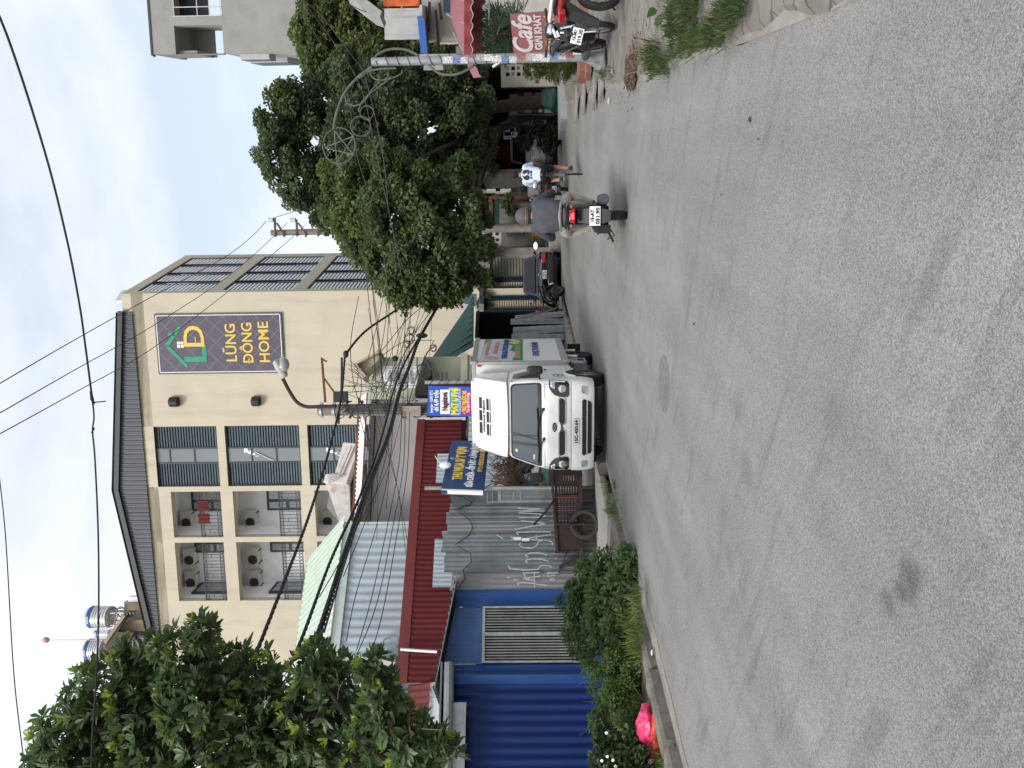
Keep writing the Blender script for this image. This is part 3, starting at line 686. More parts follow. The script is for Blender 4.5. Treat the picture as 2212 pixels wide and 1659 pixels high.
def strip(mb, a, b, w_):
    a = lp(*a); b = lp(*b); mb.beam((a[0], -.012, a[1]), (b[0], -.012, b[1]), .012, w_)
strip(mb, (.12, .235), (.47, .085), .14); strip(mb, (.47, .085), (.79, .2), .14); strip(mb, (.66, .155), (.66, .1), .14)
part('logo_roof', mb, m_green, bb)
text('L', BH * .24, m_green, bb, (*[lp(.32, .315)[0]], -.012, lp(.32, .315)[1]), bold=.03, sx=1.2, name='logo_letter')
text('D', BH * .23, m_yel, bb, (lp(.62, .31)[0], -.014, lp(.62, .31)[1]), bold=.012, sx=1.1, name='logo_letter')
mb = MB()
for du in (0, 1):
    for dv in (0, 1): a = lp(.44 + .055 * du, .165 + .028 * dv); mb.box(a[0], a[0] + .045 * BW, -.012, -.004, a[1] - .023 * BH, a[1])
part('logo_window', mb, m_wht, bb)
# ================================================================== LEFT ROW OF SHEDS
def za(a, b): return (756.1 + .26857 * a, 675.1 + .26857 * b)      # close-up of the truck area
def zb_(a, b): return (864.1 + .26857 * a, 918.1 + .26857 * b)     # close-up of the tin wall
def zc(a, b): return (540.1 + .26857 * a, 1213.5 + .26857 * b)     # close-up of the blue shed
PS = Plane((-3.75, 13.9), (1, .6))
def pl(off): return Plane(tuple((PS.o + PS.n * off).xy), (1, .6))
def at(par_plane): return dict(loc=tuple(par_plane.o), rz=par_plane.a)
def board(name, label, cat, cs, mat, th=.05, group=None, mname='panel'):
    """flat board through four world corners TL, TR, BR, BL; returns the thing and its width and height"""
    TL, TR, BR, BL = [Vector(c) for c in cs]
    u = ((TR - TL) + (BR - BL)).normalized(); v = ((TL - BL) + (TR - BR)); n = u.cross(v).normalized() * -1; v = u.cross(n) * -1
    v = n.cross(u) * -1 if n.cross(u).z < 0 else n.cross(u)
    c = (TL + TR + BR + BL) / 4; wd = ((TR - TL).length + (BR - BL).length) / 2; ht = ((TL - BL).length + (TR - BR).length) / 2
    # local axes: x = u, z = v, y = into the board
    y = v.cross(u)
    mt = Matrix(((u.x, y.x, v.x), (u.y, y.y, v.y), (u.z, y.z, v.z))).to_4x4(); mt.translation = c
    o = bpy.data.objects.new(name, None); COL.objects.link(o); o.matrix_world = mt; tagp(o, label, cat, group)
    loc = [mt.inverted() @ p for p in (BL, BR, TR, TL)]
    mb = MB(); mb.prism([(p.x, p.z) for p in loc], 0, th); part(mname, mb, mat, o)
    return o, wd, ht
m_blue = M('blue_sheet', (.022, .075, .25), .6, var=.1, sc=1.5, spec=.2, dirt=.5, dcol=(.12, .19, .34), dsc=1.5, streak=True)
m_blued = M('deep_blue_sheet', (.004, .024, .125), .5, var=.1, sc=1.2, spec=.25)
m_sheetg = M('grey_corrugated', (.18, .197, .208), .6, metal=.15, var=.25, sc=2.2, dirt=.55, dcol=(.1, .1, .1), dsc=2.2, streak=True)
m_sheetp = M('pale_grey_sheet', (.22, .22, .22), .6, var=.15, sc=2, dirt=.3, dcol=(.2, .19, .18), dsc=2, streak=True)
m_skyb = M('pale_blue_sheet', (.4, .46, .5), .6, var=.1, sc=1, dirt=.55, dcol=(.25, .28, .3), dsc=1.5, streak=True)
m_redr = M('maroon_sheet', (.115, .017, .019), .6, spec=.2, var=.15, sc=1, dirt=.25, dcol=(.1, .03, .03), dsc=1.5, streak=True)
m_redf = M('maroon_fascia', (.17, .028, .028), .5, var=.08)
m_palegr = M('pale_green_sheet', (.43, .52, .42), .6, var=.08)
m_frame = M('galvanised_bar', (.33, .36, .36), .5, metal=.3, var=.2, sc=6, dirt=.4, dcol=(.2, .13, .1), dsc=5)
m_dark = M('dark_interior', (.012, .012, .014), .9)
# ---- blue shed
bs = thing('blue_shed', 'blue corrugated metal shed with a barred window behind the roadside bushes', 'shed', tuple(PS.o), PS.a)
e0 = PS.st(1150, 1273)[0]; sA = PS.st(1100, 1475)[0]; hA = PS.st(985, 1274)[1]; hB = PS.st(968, 1640)[1]
q = PS.rect([(1042, 1311), (1042, 1432), (1262, 1311), (1262, 1432)])
sm = PS.st(1100, 1311)[0]; sl = PS.st(1100, 1434)[0]
def shed_sheet(x0, x1, z0, z1, mat, nm, pitch=.075, amp=.009, y=0., par=bs, plane=PS, trap=False, seg=4, topf=None, label=None):
    mb = MB(); mb.corr((x0, y, z0), (1, 0, 0), (0, 0, 1), (0, -1, 0), x1 - x0, z1 - z0, pitch, amp, seg=seg, trap=trap, topf=topf)
    return part(nm, mb, mat, par, recalc=False, ang=1.2, label=label)
shed_sheet(sm, e0, 0, hA, m_blue, 'wall_sheet', .3, .012)
m_bluel = M('faded_blue_sheet', (.07, .135, .3), .6, spec=.2, var=.12, sc=1.5, dirt=.3, dcol=(.07, .13, .34), dsc=1.2)
ra_ = PS.st(985, 1243, -.35); rb_ = PS.st(946, 1436, -.35)
def rl_(x): return ra_[1] + (rb_[1] - ra_[1]) * (x - ra_[0]) / (rb_[0] - ra_[0]) - .05
shed_sheet(sl, sm, q[3] - .03, hA + .45, m_bluel, 'wall_sheet', .07, .008, y=.01, topf=lambda t: rl_(sl + t) - q[3] + .03, label='faded light blue corrugated sheet above the barred window')
shed_sheet(sl, sm, 0, q[2] + .02, m_blue, 'wall_sheet', .07, .008, y=.012)
shed_sheet(sA, sl, 0, hB + .12, m_blue, 'wall_sheet', .07, .01, y=.008)
shed_sheet(sA - 3.6, sA, 0, hB, m_blued, 'wall_sheet', .17, .022, y=-.05, seg=8, label='deep blue wide ribbed sheet at the left end of the shed')
mb = MB(); mb.box(sA - .03, sA + .12, -.085, -.06, 0, hB); part('corner_strip', mb, m_blue, bs)
# side walls, dark inside
mb = MB(); mb.box(sA - 3.6, e0, 2.9, 3.0, 0, 2.6); mb.box(e0 - .05, e0 + .0, .05, 3, 0, hA - .05); mb.box(sA - 3.6, sA - 3.55, .05, 3, 0, hA)
part('inner_wall', mb, m_blued, bs)
fr = MB(); a, b, c, d = q
for k in range(2):
    x0 = a + (b - a) * k / 2; x1 = a + (b - a) * (k + 1) / 2
    fr.box(x0, x0 + .03, -.07, -.01, c, d); fr.box(x1 - .03, x1, -.07, -.01, c, d); fr.box(x0 + .03, x1 - .03, -.069, -.011, d - .05, d); fr.box(x0 + .03, x1 - .03, -.069, -.011, c, c + .05)
wn = part('window', fr, m_frame, bs)
n = 18
for k in range(n):
    x = a + .07 + (b - a - .14) * k / (n - 1); mb = MB(); mb.box(x - .011, x + .011, -.055, -.03, c + .04, d - .04); part('bar', mb, M('dull_bar', (.22, .235, .23), .6, var=.2, dirt=.5, dcol=(.1, .07, .05)) if k == 0 else bpy.data.materials['dull_bar'], wn)
mb = MB(); mb.box(a, b, .25, .3, c, d); part('shutter', mb, M('dim_shutter', (.035, .035, .035), .8, var=.6, sc=3, dirt=.6, dcol=(.012, .012, .012), dsc=.9), wn)
# roof sheet with wavy edge
r0 = PS.st(985, 1243, -.35); r1 = PS.st(946, 1436, -.35)
mb = MB(); u_ = Vector((r1[0] - r0[0], 0, r1[1] - r0[1])); ln = u_.length
mb.corr((r0[0], -.35, r0[1]), u_, (0, 1, .05), (0, 0, 1), ln + .4, 3.4, .13, .018)
mb.corr((r0[0], -.352, r0[1] - .03), u_, (0, 0, 1), (0, -1, 0), ln + .4, .02, .13, .0)
part('roof', mb, m_sheetg, bs, recalc=False, ang=1.2)
mb = MB(); mb.slab([(r1[0] - 4.2, -.35, hB + .1), (r1[0] + .05, -.35, hB + .16), (r1[0] + .05, 3, hB + .4), (r1[0] - 4.2, 3, hB + .34)], .03); part('roof', mb, m_sheetg, bs)
mb = MB(); mb.tube([(r1[0] + .05, -.28, hB + .02), (r1[0] - 2., -.28, hB - .03), (r1[0] - 4.4, -.28, hB - .05)], .09, 10); mb.box(r1[0] - 4.2, r1[0] - .6, -.3, -.2, hB - .3, hB - .05)
part('gutter_pipe', mb, M('stained_gutter', (.3, .33, .36), .5, metal=.3, var=.2, sc=3, dirt=.6, dcol=(.16, .08, .04), dsc=2.5), bs)

# ---- tin fence with sprayed letters
tf = thing('tin_fence', 'grey corrugated iron fence with white sprayed letters beside the blue shed', 'fence', tuple(PS.o), PS.a)
xs_ = [PS.st(1150, v)[0] for v in (1273, 1233, 1190, 1148, 1128, 1108, 1090, 1062)]
tops = [PS.st(t, v)[1] for t, v in ((975, 1255), (962, 1210), (958, 1170), (965, 1138), (965, 1118), (971, 1100), (975, 1076))]
rg = random.Random(9)
for k in range(7):
    x0, x1 = xs_[k], xs_[k + 1]; tz = tops[k]
    ph = rg.random() * 6
    pitch = (.1, .09, .085, .075, .075, .075, .3)[k]; mt_ = (m_sheetp, m_sheetg, m_sheetg, m_sheetp, m_sheetg, m_sheetg, m_sheetg)[k]
    shed_sheet(x0 - .02, x1 + .02, .08, tz, mt_, 'sheet', pitch, .009, y=-.006 * (k % 2) - .004 * k, par=tf, topf=lambda t, ph=ph, tz=tz: tz - .08 + .02 * math.sin(t * 3 + ph) + (.02 if (t * 2.3 + ph) % 1 > .6 else 0))
m_spray = M('white_spray', (.46, .49, .5), .8, var=.25, sc=20)
strokes = [[(970, 945), (958, 965), (985, 983), (1060, 990), (1100, 970), (1118, 932), (1180, 923), (1228, 945), (1225, 970)],
           [(952, 882), (935, 870), (950, 855)], [(945, 862), (1080, 858), (1212, 858)], [(975, 917), (1215, 880)], [(978, 916), (1100, 922), (1190, 928)], [(1095, 885), (1100, 922)], [(890, 900), (918, 910), (890, 928)],
           [(778, 885), (828, 912)], [(918, 838), (1080, 812), (1172, 790), (1080, 782), (972, 768)],
           [(955, 745), (1130, 742), (1175, 730), (1120, 715), (955, 705)], [(1170, 690), (955, 692), (1060, 680), (1165, 672), (945, 668)], [(1228, 720), (1240, 722)],
           [(1030, 1062), (1008, 1045), (1050, 1028), (1130, 1028), (1182, 1048)], [(1025, 1108), (1005, 1088), (1060, 1075), (1140, 1078), (1196, 1098)], [(868, 1128), (885, 1155), (1000, 1166), (1110, 1160), (1130, 1132), (1185, 1128), (1222, 1140)],
           [(1245, 1072), (1255, 1075)], [(1310, 1135), (1330, 1138)],
           [(955, 1290), (945, 1275), (980, 1268), (1040, 1270), (1180, 1290)], [(985, 1190), (1120, 1186)], [(990, 1235), (1130, 1215)], [(1000, 1200), (1010, 1240), (1085, 1245)], [(1080, 1180), (1082, 1310)], [(862, 1222), (882, 1230)], [(915, 1238), (945, 1245)], [(1180, 1190), (1280, 1188)], [(1185, 1215), (1250, 1210)], [(1205, 1245), (1225, 1230), (1245, 1245), (1225, 1252), (1205, 1245)]]
mb = MB()
for st_ in strokes:
    p2 = [PS.st(*zb_(a, b), -.06) for a, b in st_]
    for (a, b) in zip(p2[:-1], p2[1:]): mb.beam((a[0], -.055, a[1]), (b[0], -.055, b[1]), .004, .02)
part('sprayed_letters', mb, m_spray, tf)
mb = MB(); wire = [zb_(*p) for p in ((435, 575), (520, 590), (575, 625), (560, 655), (445, 685), (500, 720), (570, 780), (585, 830), (560, 890), (445, 970), (500, 1000), (570, 1040), (575, 1110), (510, 1170), (525, 1240), (475, 1310))]
mb.tube([(PS.st(*p)[0], -.05, PS.st(*p)[1]) for p in wire], .009, 5); part('slack_wire', mb, m_cable, tf)
# stickers
for (a, b) in ((945, 922), (1010, 930)):
    s_, z_ = PS.st(*zb_(a, b)); mb = MB(); mb.box(s_ - .03, s_ + .03, -.065, -.06, z_ - .07, z_ + .07); part('sticker', mb, m_plate, tf)
# concrete footing
mb = MB(); mb.box(xs_[0], xs_[-1] + .1, -.05, .15, 0, .14); part('footing', mb, m_conc, tf)
# ---- leaning barred gate
g0, g1 = PS.st(1150, 1089)[0], PS.st(1150, 1062)[0]; gz = PS.st(1076, 1075)[1]
gt = thing('barred_gate', 'narrow grey steel gate leaf with vertical bars at the scrap yard opening', 'gate', tuple(PS.o - PS.n * .12), PS.a)
mb = MB(); mb.box(g0, g0 + .04, 0, .04, .15, gz); mb.box(g1 - .04, g1, 0, .04, .15, gz); mb.box(g0 + .04, g1 - .04, .001, .039, gz - .06, gz)
for z in (gz - .33, gz - .47): mb.box(g0 + .04, g1 - .04, .002, .038, z, z + .03)
mb.box(g0, g0 + .02, .01, .03, gz, gz + .22); mb.box(g1 - .02, g1, .01, .03, gz, gz + .22); mb.box(g0, g1, .01, .03, gz + .2, gz + .22); mb.box(g0, g1, .012, .028, gz + .1, gz + .115)
fg = part('frame', mb, m_frame, gt)
for k in range(6): x = g0 + .06 + (g1 - g0 - .12) * k / 5; mb = MB(); mb.box(x - .008, x + .008, .01, .03, .15, gz - .06); part('bar', mb, m_frame, gt)
mb = MB(); mb.box(g0 + .03, g1 - .03, .03, .036, .15, gz - .5); part('panel', mb, m_galv, gt)
p = PS.st(918, 1066, -.1); mb = MB(); mb.cyl(PS.o + PS.u * g1 - PS.n * .18 + Vector((0, 0, 0)), PS.o + PS.u * (g1 + .02) - PS.n * .18 + Vector((0, 0, p[1])), .035, n=10)
single('pipe_post', mb, m_frame, 'slim pale pipe post rising beside the blue scrap sign', 'post')
# ---- scrap yard back wall and heap
PY = pl(2.1)
sy = thing('scrap_yard_shed', 'pale corrugated back wall of the open scrap yard behind the blue sign', 'shed', tuple(PY.o), PY.a)
y0, y1 = PY.st(1000, 1085)[0], PY.st(1000, 900)[0]; zt = PY.st(1010, 1000)[1]
shed_sheet(y0, y1, 0, zt, m_skyb, 'wall_sheet', .15, .014, par=sy)
mb = MB(); a = PY.st(916, 950, -.02); b_ = PY.st(885, 985, -.02)
x0_, x1_ = PY.st(980, 985, -.3)[0], PY.st(980, 940, -.3)[0]
PY2 = pl(1.6)
rs = []
for (a_, b__) in ((985, 822), (955, 1046)): pass
# tangled rebar
m_wirem = M('rusty_rebar', (.12, .085, .065), .8, var=.4, sc=20)
rg = random.Random(21); mb = MB()
for k in range(230):
    x = rg.uniform(965, 1058); y = rg.uniform(1, 1); cy = rg.uniform(972, 1058); cx = rg.uniform(1072, 1142) if rg.random() < .75 else rg.uniform(1100, 1160)
    lim = 1078 + (1058 - cy) * .0 + 8 * math.sin(cy * .2)
    Yd = rg.uniform(15.2, 16.6); c = W(max(cx, lim), cy, Yd); d = Vector((rg.gauss(0, 1), rg.gauss(0, .5), rg.gauss(0, .9))).normalized() * rg.uniform(.15, .55)
    mid = c + Vector((rg.gauss(0, .06), rg.gauss(0, .04), rg.gauss(0, .06)))
    mb.tube([c - d, mid, c + d], rg.choice((.007, .009, .013)), 4)
single('scrap_wire_heap', mb, [m_wirem], 'tangled heap of rusty wire and rebar in the scrap yard', 'scrap heap')
scr = [('plastic_sheet', (.1, .3, .25), 1182, 1040, .42, 'pale teal plastic sheet bunched in the scrap yard behind the cart', (.3, .2, .2)), ('scrap_sack', (.5, .5, .5), 1158, 1020, .25, 'white sack with red print on the scrap heap by the truck mirror', (.22, .2, .2)),
       ('scrap_sack', (.07, .13, .2), 1148, 1042, .3, 'dark blue bag of scrap low in the heap', (.2, .2, .15)), ('scrap_sack', (.3, .2, .13), 1176, 1052, .25, 'brown cloth bundle at the foot of the scrap heap', (.2, .2, .16)), ('scrap_sack', (.02, .02, .02), 1140, 1000, .3, 'black bin bag at the centre of the scrap heap', (.2, .2, .16))]
def lump(c, r, seed, n=40, m_=26, amp=.3):
    rg_ = random.Random(seed); mb = MB(); mb.ball((0, 0, 0), 1, n, m_); ks = [(Vector((rg_.gauss(0, 1), rg_.gauss(0, 1), rg_.gauss(0, 1))) * 2.3, rg_.random() * 6) for _ in range(6)]
    vs = []
    for v in mb.v:
        p = Vector(v); f = 1 + sum(math.sin(p.dot(k) + ph) for k, ph in ks) * amp / 3 + sum(abs(math.sin(p.dot(k) * 2.2 + ph)) for k, ph in ks) * amp / 4 - sum(abs(math.sin(p.dot(k) * 5.1 + ph)) for k, ph in ks) * amp / 8
        vs.append((c[0] + p.x * f * r[0], c[1] + p.y * f * r[1], c[2] + p.z * f * r[2]))
    mb.v = vs; return mb
for k, (nm, col, xx, yy, rr, lb, r) in enumerate(scr):
    c = W(xx, yy, 15.4); single(nm, lump(c, r, k + 3), M(nm + '_skin', col, .6, var=.25, sc=8), lb, 'plastic sheet' if 'sheet' in nm else 'sack')
rg = random.Random(5)
mb = MB()
for k in range(16): c = W(rg.uniform(1100, 1160), rg.uniform(975, 1055), 15.6); d = Vector((rg.gauss(0, 1), 0, rg.gauss(0, 1))).normalized() * rg.uniform(.2, .4); mb.beam(c - d, c + d, rg.uniform(.02, .05))
single('scrap_timber', mb, M('old_timber', (.16, .09, .05), .9, var=.4, sc=10), 'loose brown sticks and bars lying in the scrap heap', 'scrap timber')
mb = MB(); 
for k in range(14): c = W(rg.uniform(1110, 1190), rg.uniform(970, 1056), 16.2); mb.ball(c, (.2, .2, .2), 8, 6)
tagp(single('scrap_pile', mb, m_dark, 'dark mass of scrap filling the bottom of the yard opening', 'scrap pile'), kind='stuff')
# ---- blue scrap dealer sign
cs = [W(952, 1059, 14.5), W(976, 952, 15.8), W(1056, 952, 15.8), W(1045, 1060.5, 14.5)]
m_signb = M('sign_blue', (.014, .05, .15), .5, var=.05)
sg, sw, sh = board('shop_sign', 'blue sign board with yellow and white lettering above the scrap yard opening', 'sign', cs, m_signb, .09)
mb = MB(); mb.box(-sw / 2 - .01, -sw / 2 + .03, -.003, .095, -sh / 2, sh / 2); part('side_edge', mb, m_wht, sg)
text('THU MUA SẮT VỤN', .26, m_yel, sg, (.04, -.006, sh * .16), bold=.012, wid=sw * .66)
text('SỬA CHỮA - ỐP LÁT - LÀM MÁI TÔN', .17, m_wht, sg, (.06, -.006, -sh * .16), bold=.009, wid=sw * .93)
text('ĐT: 0352.668.033', .13, m_yel, sg, (.18, -.006, -sh * .37), bold=.006, wid=sw * .5)
mb = MB(); mb.ball(W(962, 1005, 14.95), (.07, .07, .12), 12, 8); mb.tube([W(962, 1005, 15.), W(950, 1000, 15.6), W(940, 985, 16)], .008, 5)
single('hanging_bulb', mb, m_wht, 'white plastic floodlight hanging in front of the blue scrap sign', 'lamp')
# ---- maroon cladding with fascia
PR = pl(2.9)
rd = thing('maroon_shed', 'long maroon corrugated shed front with a red fascia under the hanging cables', 'shed', tuple(PR.o), PR.a)
xa, xb = PR.st(900, 1640)[0], PR.st(900, 905)[0]
z_hi = PR.st(905, 905)[1]; z_lo = PR.st(872, 1213)[1]; f0 = (PR.st(902, 901), PR.st(860, 1407))
def fz_(x): return f0[0][1] + (f0[1][1] - f0[0][1]) * (x - f0[0][0]) / (f0[1][0] - f0[0][0])
xm = PR.st(900, 1475)[0]
zbm = PR.st(990, 1100)[1]
shed_sheet(xm, xb, zbm, 0, m_redr, 'wall_sheet', .12, .014, y=.02, par=rd, topf=lambda t: fz_(xm + t) - .15 - zbm)
mb = MB(); mb.add([(xm - .02, 0, fz_(xm) - .24), (xb, 0, fz_(xb) - .2), (xb, 0, fz_(xb)), (xm, 0, fz_(xm)), (xm - .02, .5, fz_(xm)), (xb, .5, fz_(xb))], [(0, 1, 2, 3), (3, 2, 5, 4)]); part('fascia', mb, m_redf, rd, recalc=False)
# pale patches lower on the wall
for (a, b, c, d) in ((942, 982, 985, 1046), (940, 1270, 990, 1165)):
    p0 = PR.st(c, b); p1 = PR.st(a, d); x0, x1 = sorted((p0[0], p1[0])); z0, z1_ = sorted((p0[1], p1[1]))
    shed_sheet(x0, x1, z0 - .4, z1_, m_skyb, 'patch_sheet', .1, .01, y=-.05, par=rd, label='pale blue patch sheet low on the maroon wall')
q = PR.rect([zc(1240, 720), zc(1240, 1640), zc(1450, 720), zc(1400, 1640)])
rsn = MB(); rsn.corr((PR.st(900, 1660)[0] - 1.5, -.1, q[2] - .05), (1, 0, 0), (0, .5, .8), (0, -1, .5), xm - PR.st(900, 1660)[0] + 1.5, (q[3] - q[2]) * 1.25, .14, .016)
part('old_roof', rsn, M('old_red_tiles', (.13, .026, .024), .8, var=.2, sc=3, dirt=.4, dcol=(.09, .05, .04)), rd, recalc=False, ang=1.2)
mb = MB(); zz = PR.st(*zc(1480, 1000))[1]; mb.box(PR.st(900, 1660)[0] - 1.5, xm, -.05, .1, .2, zz + .05)
wtl = part('tiled_wall', mb, M('white_tile', (.72, .74, .75), .35, var=.04), rd)
mb = MB(); lx = PR.st(900, 1560)[0]; 
for k in range(8): mb.box(xm - .3 - .75 * k, xm - .29 - .75 * k, -.053, -.05, .2, zz + .05)
part('tile_joint', mb, m_galv, wtl)
mb = MB(); mb.tube([(PR.st(*zc(1215, 710))[0], -.08, PR.st(*zc(1215, 710))[1]), (PR.st(*zc(1360, 722))[0], -.1, PR.st(*zc(1360, 722))[1]), (PR.st(*zc(1510, 735))[0], -.15, PR.st(*zc(1510, 735))[1])], .03, 8); part('white_pipe', mb, m_wht, rd)
# dark porch of the maroon shed between the sign and the pole
mb = MB(); c0 = PR.st(905, 905); c1 = PR.st(1020, 822); x0, x1 = c0[0] - .02, PR.st(950, 800)[0]
mb.box(x0 - .9, x1, .6, .7, 0, c0[1] - .1); part('porch_wall', mb, M('dark_maroon', (.07, .012, .014), .6, var=.1), rd)
mb = MB(); mb.box(x0, x0 + .06, 0, .05, c0[1] - 1.2, c0[1]); part('post', mb, m_white, rd)
mb = MB(); p = [PR.st(*za(a, b)) for a, b in ((945, 970), (965, 850))]; mb.beam((p[0][0], .2, p[0][1]), (p[1][0] + .5, .3, p[1][1]), .14, .12); mb.beam((p[0][0] - .1, .22, p[0][1] - .12), (p[1][0] + .4, .3, p[1][1] - .1), .1, .1); part('rolled_awning', mb, M('grey_canvas', (.33, .27, .24), .8, var=.15), rd)

# ---- pale blue wall with a light green roof
PG_ = pl(4.2)
bg_ = thing('pale_blue_house', 'upper floor clad in pale blue corrugated sheet with a light green roof', 'house', tuple(PG_.o), PG_.a)
x1 = PG_.st(800, 1132)[0]; x0 = PG_.st(800, 1659)[0] - 1.5; zt = (PG_.st(742, 1133)[1] + PG_.st(757, 1380)[1]) / 2; z0 = PG_.st(900, 1200)[1] - 1.0
shed_sheet(x0, x1, z0, zt, m_skyb, 'wall_sheet', .2, .012, par=bg_, trap=True, seg=8)
mb = MB(); mb.box(x0, x1 + .05, -.06, .0, zt - .02, zt + .22); mb.box(x1, x1 + .05, -.03, 2, z0, zt); part('trim', mb, M('pale_green_trim', (.5, .6, .55), .5), bg_)
tp = PG_.st(683, 1100, 3.); zz2 = tp[1]; xr_ = PG_.st(690, 1085, 2.5)[0]; bk = 3.0
mb = MB(); mb.corr((x0, -.12, zt + .22), (1, 0, 0), (-.18, bk, zz2 - zt - .22), (0, -1, .6), x1 - x0 + .2, (Vector((0, bk, zz2 - zt - .22))).length, .17, .02)
part('roof', mb, m_palegr, bg_, recalc=False, ang=1.2)
mb = MB(); mb.box(x0, x1 + .1, bk - .02, bk + .12, zz2 - .05, zz2 + .05); part('ridge_board', mb, M('cream_trim', (.6, .55, .4), .6), bg_)
a = PG_.st(*zc(985, 770)); ac_unit(bg_, (a[0] - .55, -.02, a[1] - .62), 1.15)
mb = MB(); pts = [PG_.st(*zc(*p)) for p in ((1060, 710), (1080, 640), (1130, 605), (1180, 615), (1205, 660), (1190, 700))]; mb.tube([(p[0], -.1, p[1]) for p in pts], .02, 6); part('grey_hose', mb, m_galv, bg_)

# ---- grey plaster house with white corrugated awning
PP = Plane(tuple(W(850, 1010, 20).xy), (1, .3))
gh = thing('grey_plaster_house', 'windowless grey plaster house wall behind the concrete utility pole', 'house', tuple(PP.o), PP.a)
m_plg = M('grey_plaster', (.4, .38, .37), .95, var=.08, sc=2, bump=.1, dirt=.25, dcol=(.22, .2, .2), dsc=2)
x0, x1 = PP.st(850, 1135)[0], PP.st(850, 862)[0]; zt = PP.st(795, 1000)[1]
mb = MB(); mb.box(x0, x1, 0, 2.5, 0, zt); part('wall', mb, m_plg, gh)
mb = MB(); mb.corr((x0 - .1, -.5, zt + .02), (1, 0, 0), (0, .5, .28), (0, -1, 1), x1 - x0 + .15, .62, .12, .02); part('awning', mb, M('white_corrugated', (.7, .7, .68), .5, var=.08, dirt=.3, dcol=(.4, .35, .3)), gh, recalc=False, ang=1.2)
mb = MB(); mb.box(x0 - .1, x1 + .05, -.5, -.46, zt + .0, zt + .03); mb.box(x0 - .1, x1 + .05, -.02, .02, zt + .3, zt + .36); part('awning_edge', mb, m_rust, gh)
mb = MB(); mb.box(x0, x1, -.012, 0, zt - .16, zt - .12); part('ledge', mb, m_dkgrey, gh)
# ---- white classical cornice block on the roof behind
PK = Plane(tuple(W(780, 1040, 22).xy), (1, .3))
ck = thing('white_parapet', 'weathered white moulded parapet of a roof poking up left of the pole', 'parapet', tuple(PK.o), PK.a)
def k2(x, y, d=0): s_ = PK.st(x, y, d); return (s_[0], s_[1])
m_wea = M('weathered_white', (.62, .59, .55), .9, var=.12, sc=3, bump=.3, dirt=.75, dcol=(.13, .1, .085), dsc=2.2)
m_pink = M('pinkish_white', (.7, .62, .58), .85, var=.08, dirt=.25, dcol=(.4, .33, .3), dsc=3)
mb = MB(); poly = [k2(*z2(1975, 355)), k2(*z2(2075, 365)), k2(*z2(2075, 470)), k2(*z2(2000, 685)), k2(*z2(1815, 675)), k2(*z2(1835, 610)), k2(*z2(1910, 600))]
mb.prism(poly, -.3, .5); part('moulding', mb, m_pink, ck, bevel=.02)
mb = MB(); a = k2(*z2(2040, 375), -.33); b = k2(*z2(1945, 600), -.33)
for dd in (0, .1, .2): mb.beam((a[0], -.34 + dd * .3, a[1] + dd), (b[0], -.34 + dd * .3, b[1] + dd), .05, .045)
a = k2(*z2(1950, 605), -.33); b = k2(*z2(1830, 612), -.33)
for dd in (0, .1, .2): mb.beam((a[0], -.34, a[1] - dd * .2), (b[0] - dd, -.34, b[1] - dd * .2), .05, .045)
part('cornice_lines', mb, m_wea, ck)
mb = MB(); poly = [k2(*z2(1815, 678)), k2(*z2(2005, 685)), k2(*z2(2015, 970)), k2(*z2(1920, 970)), k2(*z2(1850, 770))]; mb.prism(poly, .0, .6); part('side_block', mb, m_wea, ck)
mb = MB(); poly = [k2(*z2(2010, 690)), k2(*z2(2090, 480)), k2(*z2(2145, 700)), k2(*z2(2145, 970)), k2(*z2(2015, 975))]; mb.prism(poly, .15, .7); part('soffit', mb, M('dark_plaster', (.09, .075, .065), .9), ck)
mb = MB(); mb.box(PK.st(900, 1135)[0], PK.st(900, 930)[0], .2, 3, 0, PK.st(830, 1040)[1]); part('wall', mb, m_plg, ck)
mb = MB(); poly = [k2(*z2(1790, 690)), k2(*z2(1830, 690)), k2(*z2(1905, 860)), k2(*z2(1905, 1000)), k2(*z2(1760, 830))]; mb.prism(poly, .9, 1.4); part('gable_piece', mb, m_conc, ck)

# ---- small green plaster house with sloping roof slab
PN = Plane(tuple(W(900, 820, 22.5).xy), (1, .25))
gn = thing('green_house', 'small pale green plaster house with a peeling roof slab right of the pole', 'house', tuple(PN.o), PN.a)
def n2(x, y, d=0): s_ = PN.st(x, y, d); return (s_[0], s_[1])
m_grp = M('pale_green_plaster', (.47, .5, .38), .9, var=.08, sc=2, dirt=.3, dcol=(.3, .32, .24), dsc=1.5)
mb = MB(); xl, xr = n2(900, 872)[0], n2(900, 771)[0]; zl, zr2 = n2(793, 845)[1], n2(818, 771)[1]
mb.prism([(xl, 0), (xr, 0), (xr, zr2), (n2(793, 848)[0], zl), (xl, zl - .05)], 0, 3); part('wall', mb, m_grp, gn)
z5 = lambda a, b: (1150 / 1.8516 + a * .14651, 1250 / 1.8516 + b * .14651)
mb = MB(); P = [n2(*z5(*p), -.5) for p in ((1000, 765), (1375, 565), (1380, 660), (1145, 890), (1165, 950), (1105, 985), (1010, 850))]
mb.prism(P, -.5, .05); part('roof_slab', mb, M('peeling_slab', (.42, .4, .3), .9, var=.1, dirt=.5, dcol=(.25, .14, .08), dsc=3), gn)
mb = MB(); a = [n2(*z5(*p), -.6) for p in ((1000, 770), (1375, 570))]; mb.beam((a[0][0], -.6, a[0][1]), (a[1][0], -.6, a[1][1]), .2, .07); b = n2(*z5(1150, 960), -.6); mb.beam((a[0][0], -.6, a[0][1]), (b[0], -.6, b[1]), .2, .09)
part('slab_edge', mb, M('flaking_paint', (.5, .42, .3), .9, var=.15, dirt=.8, dcol=(.22, .09, .04), dsc=5), gn)
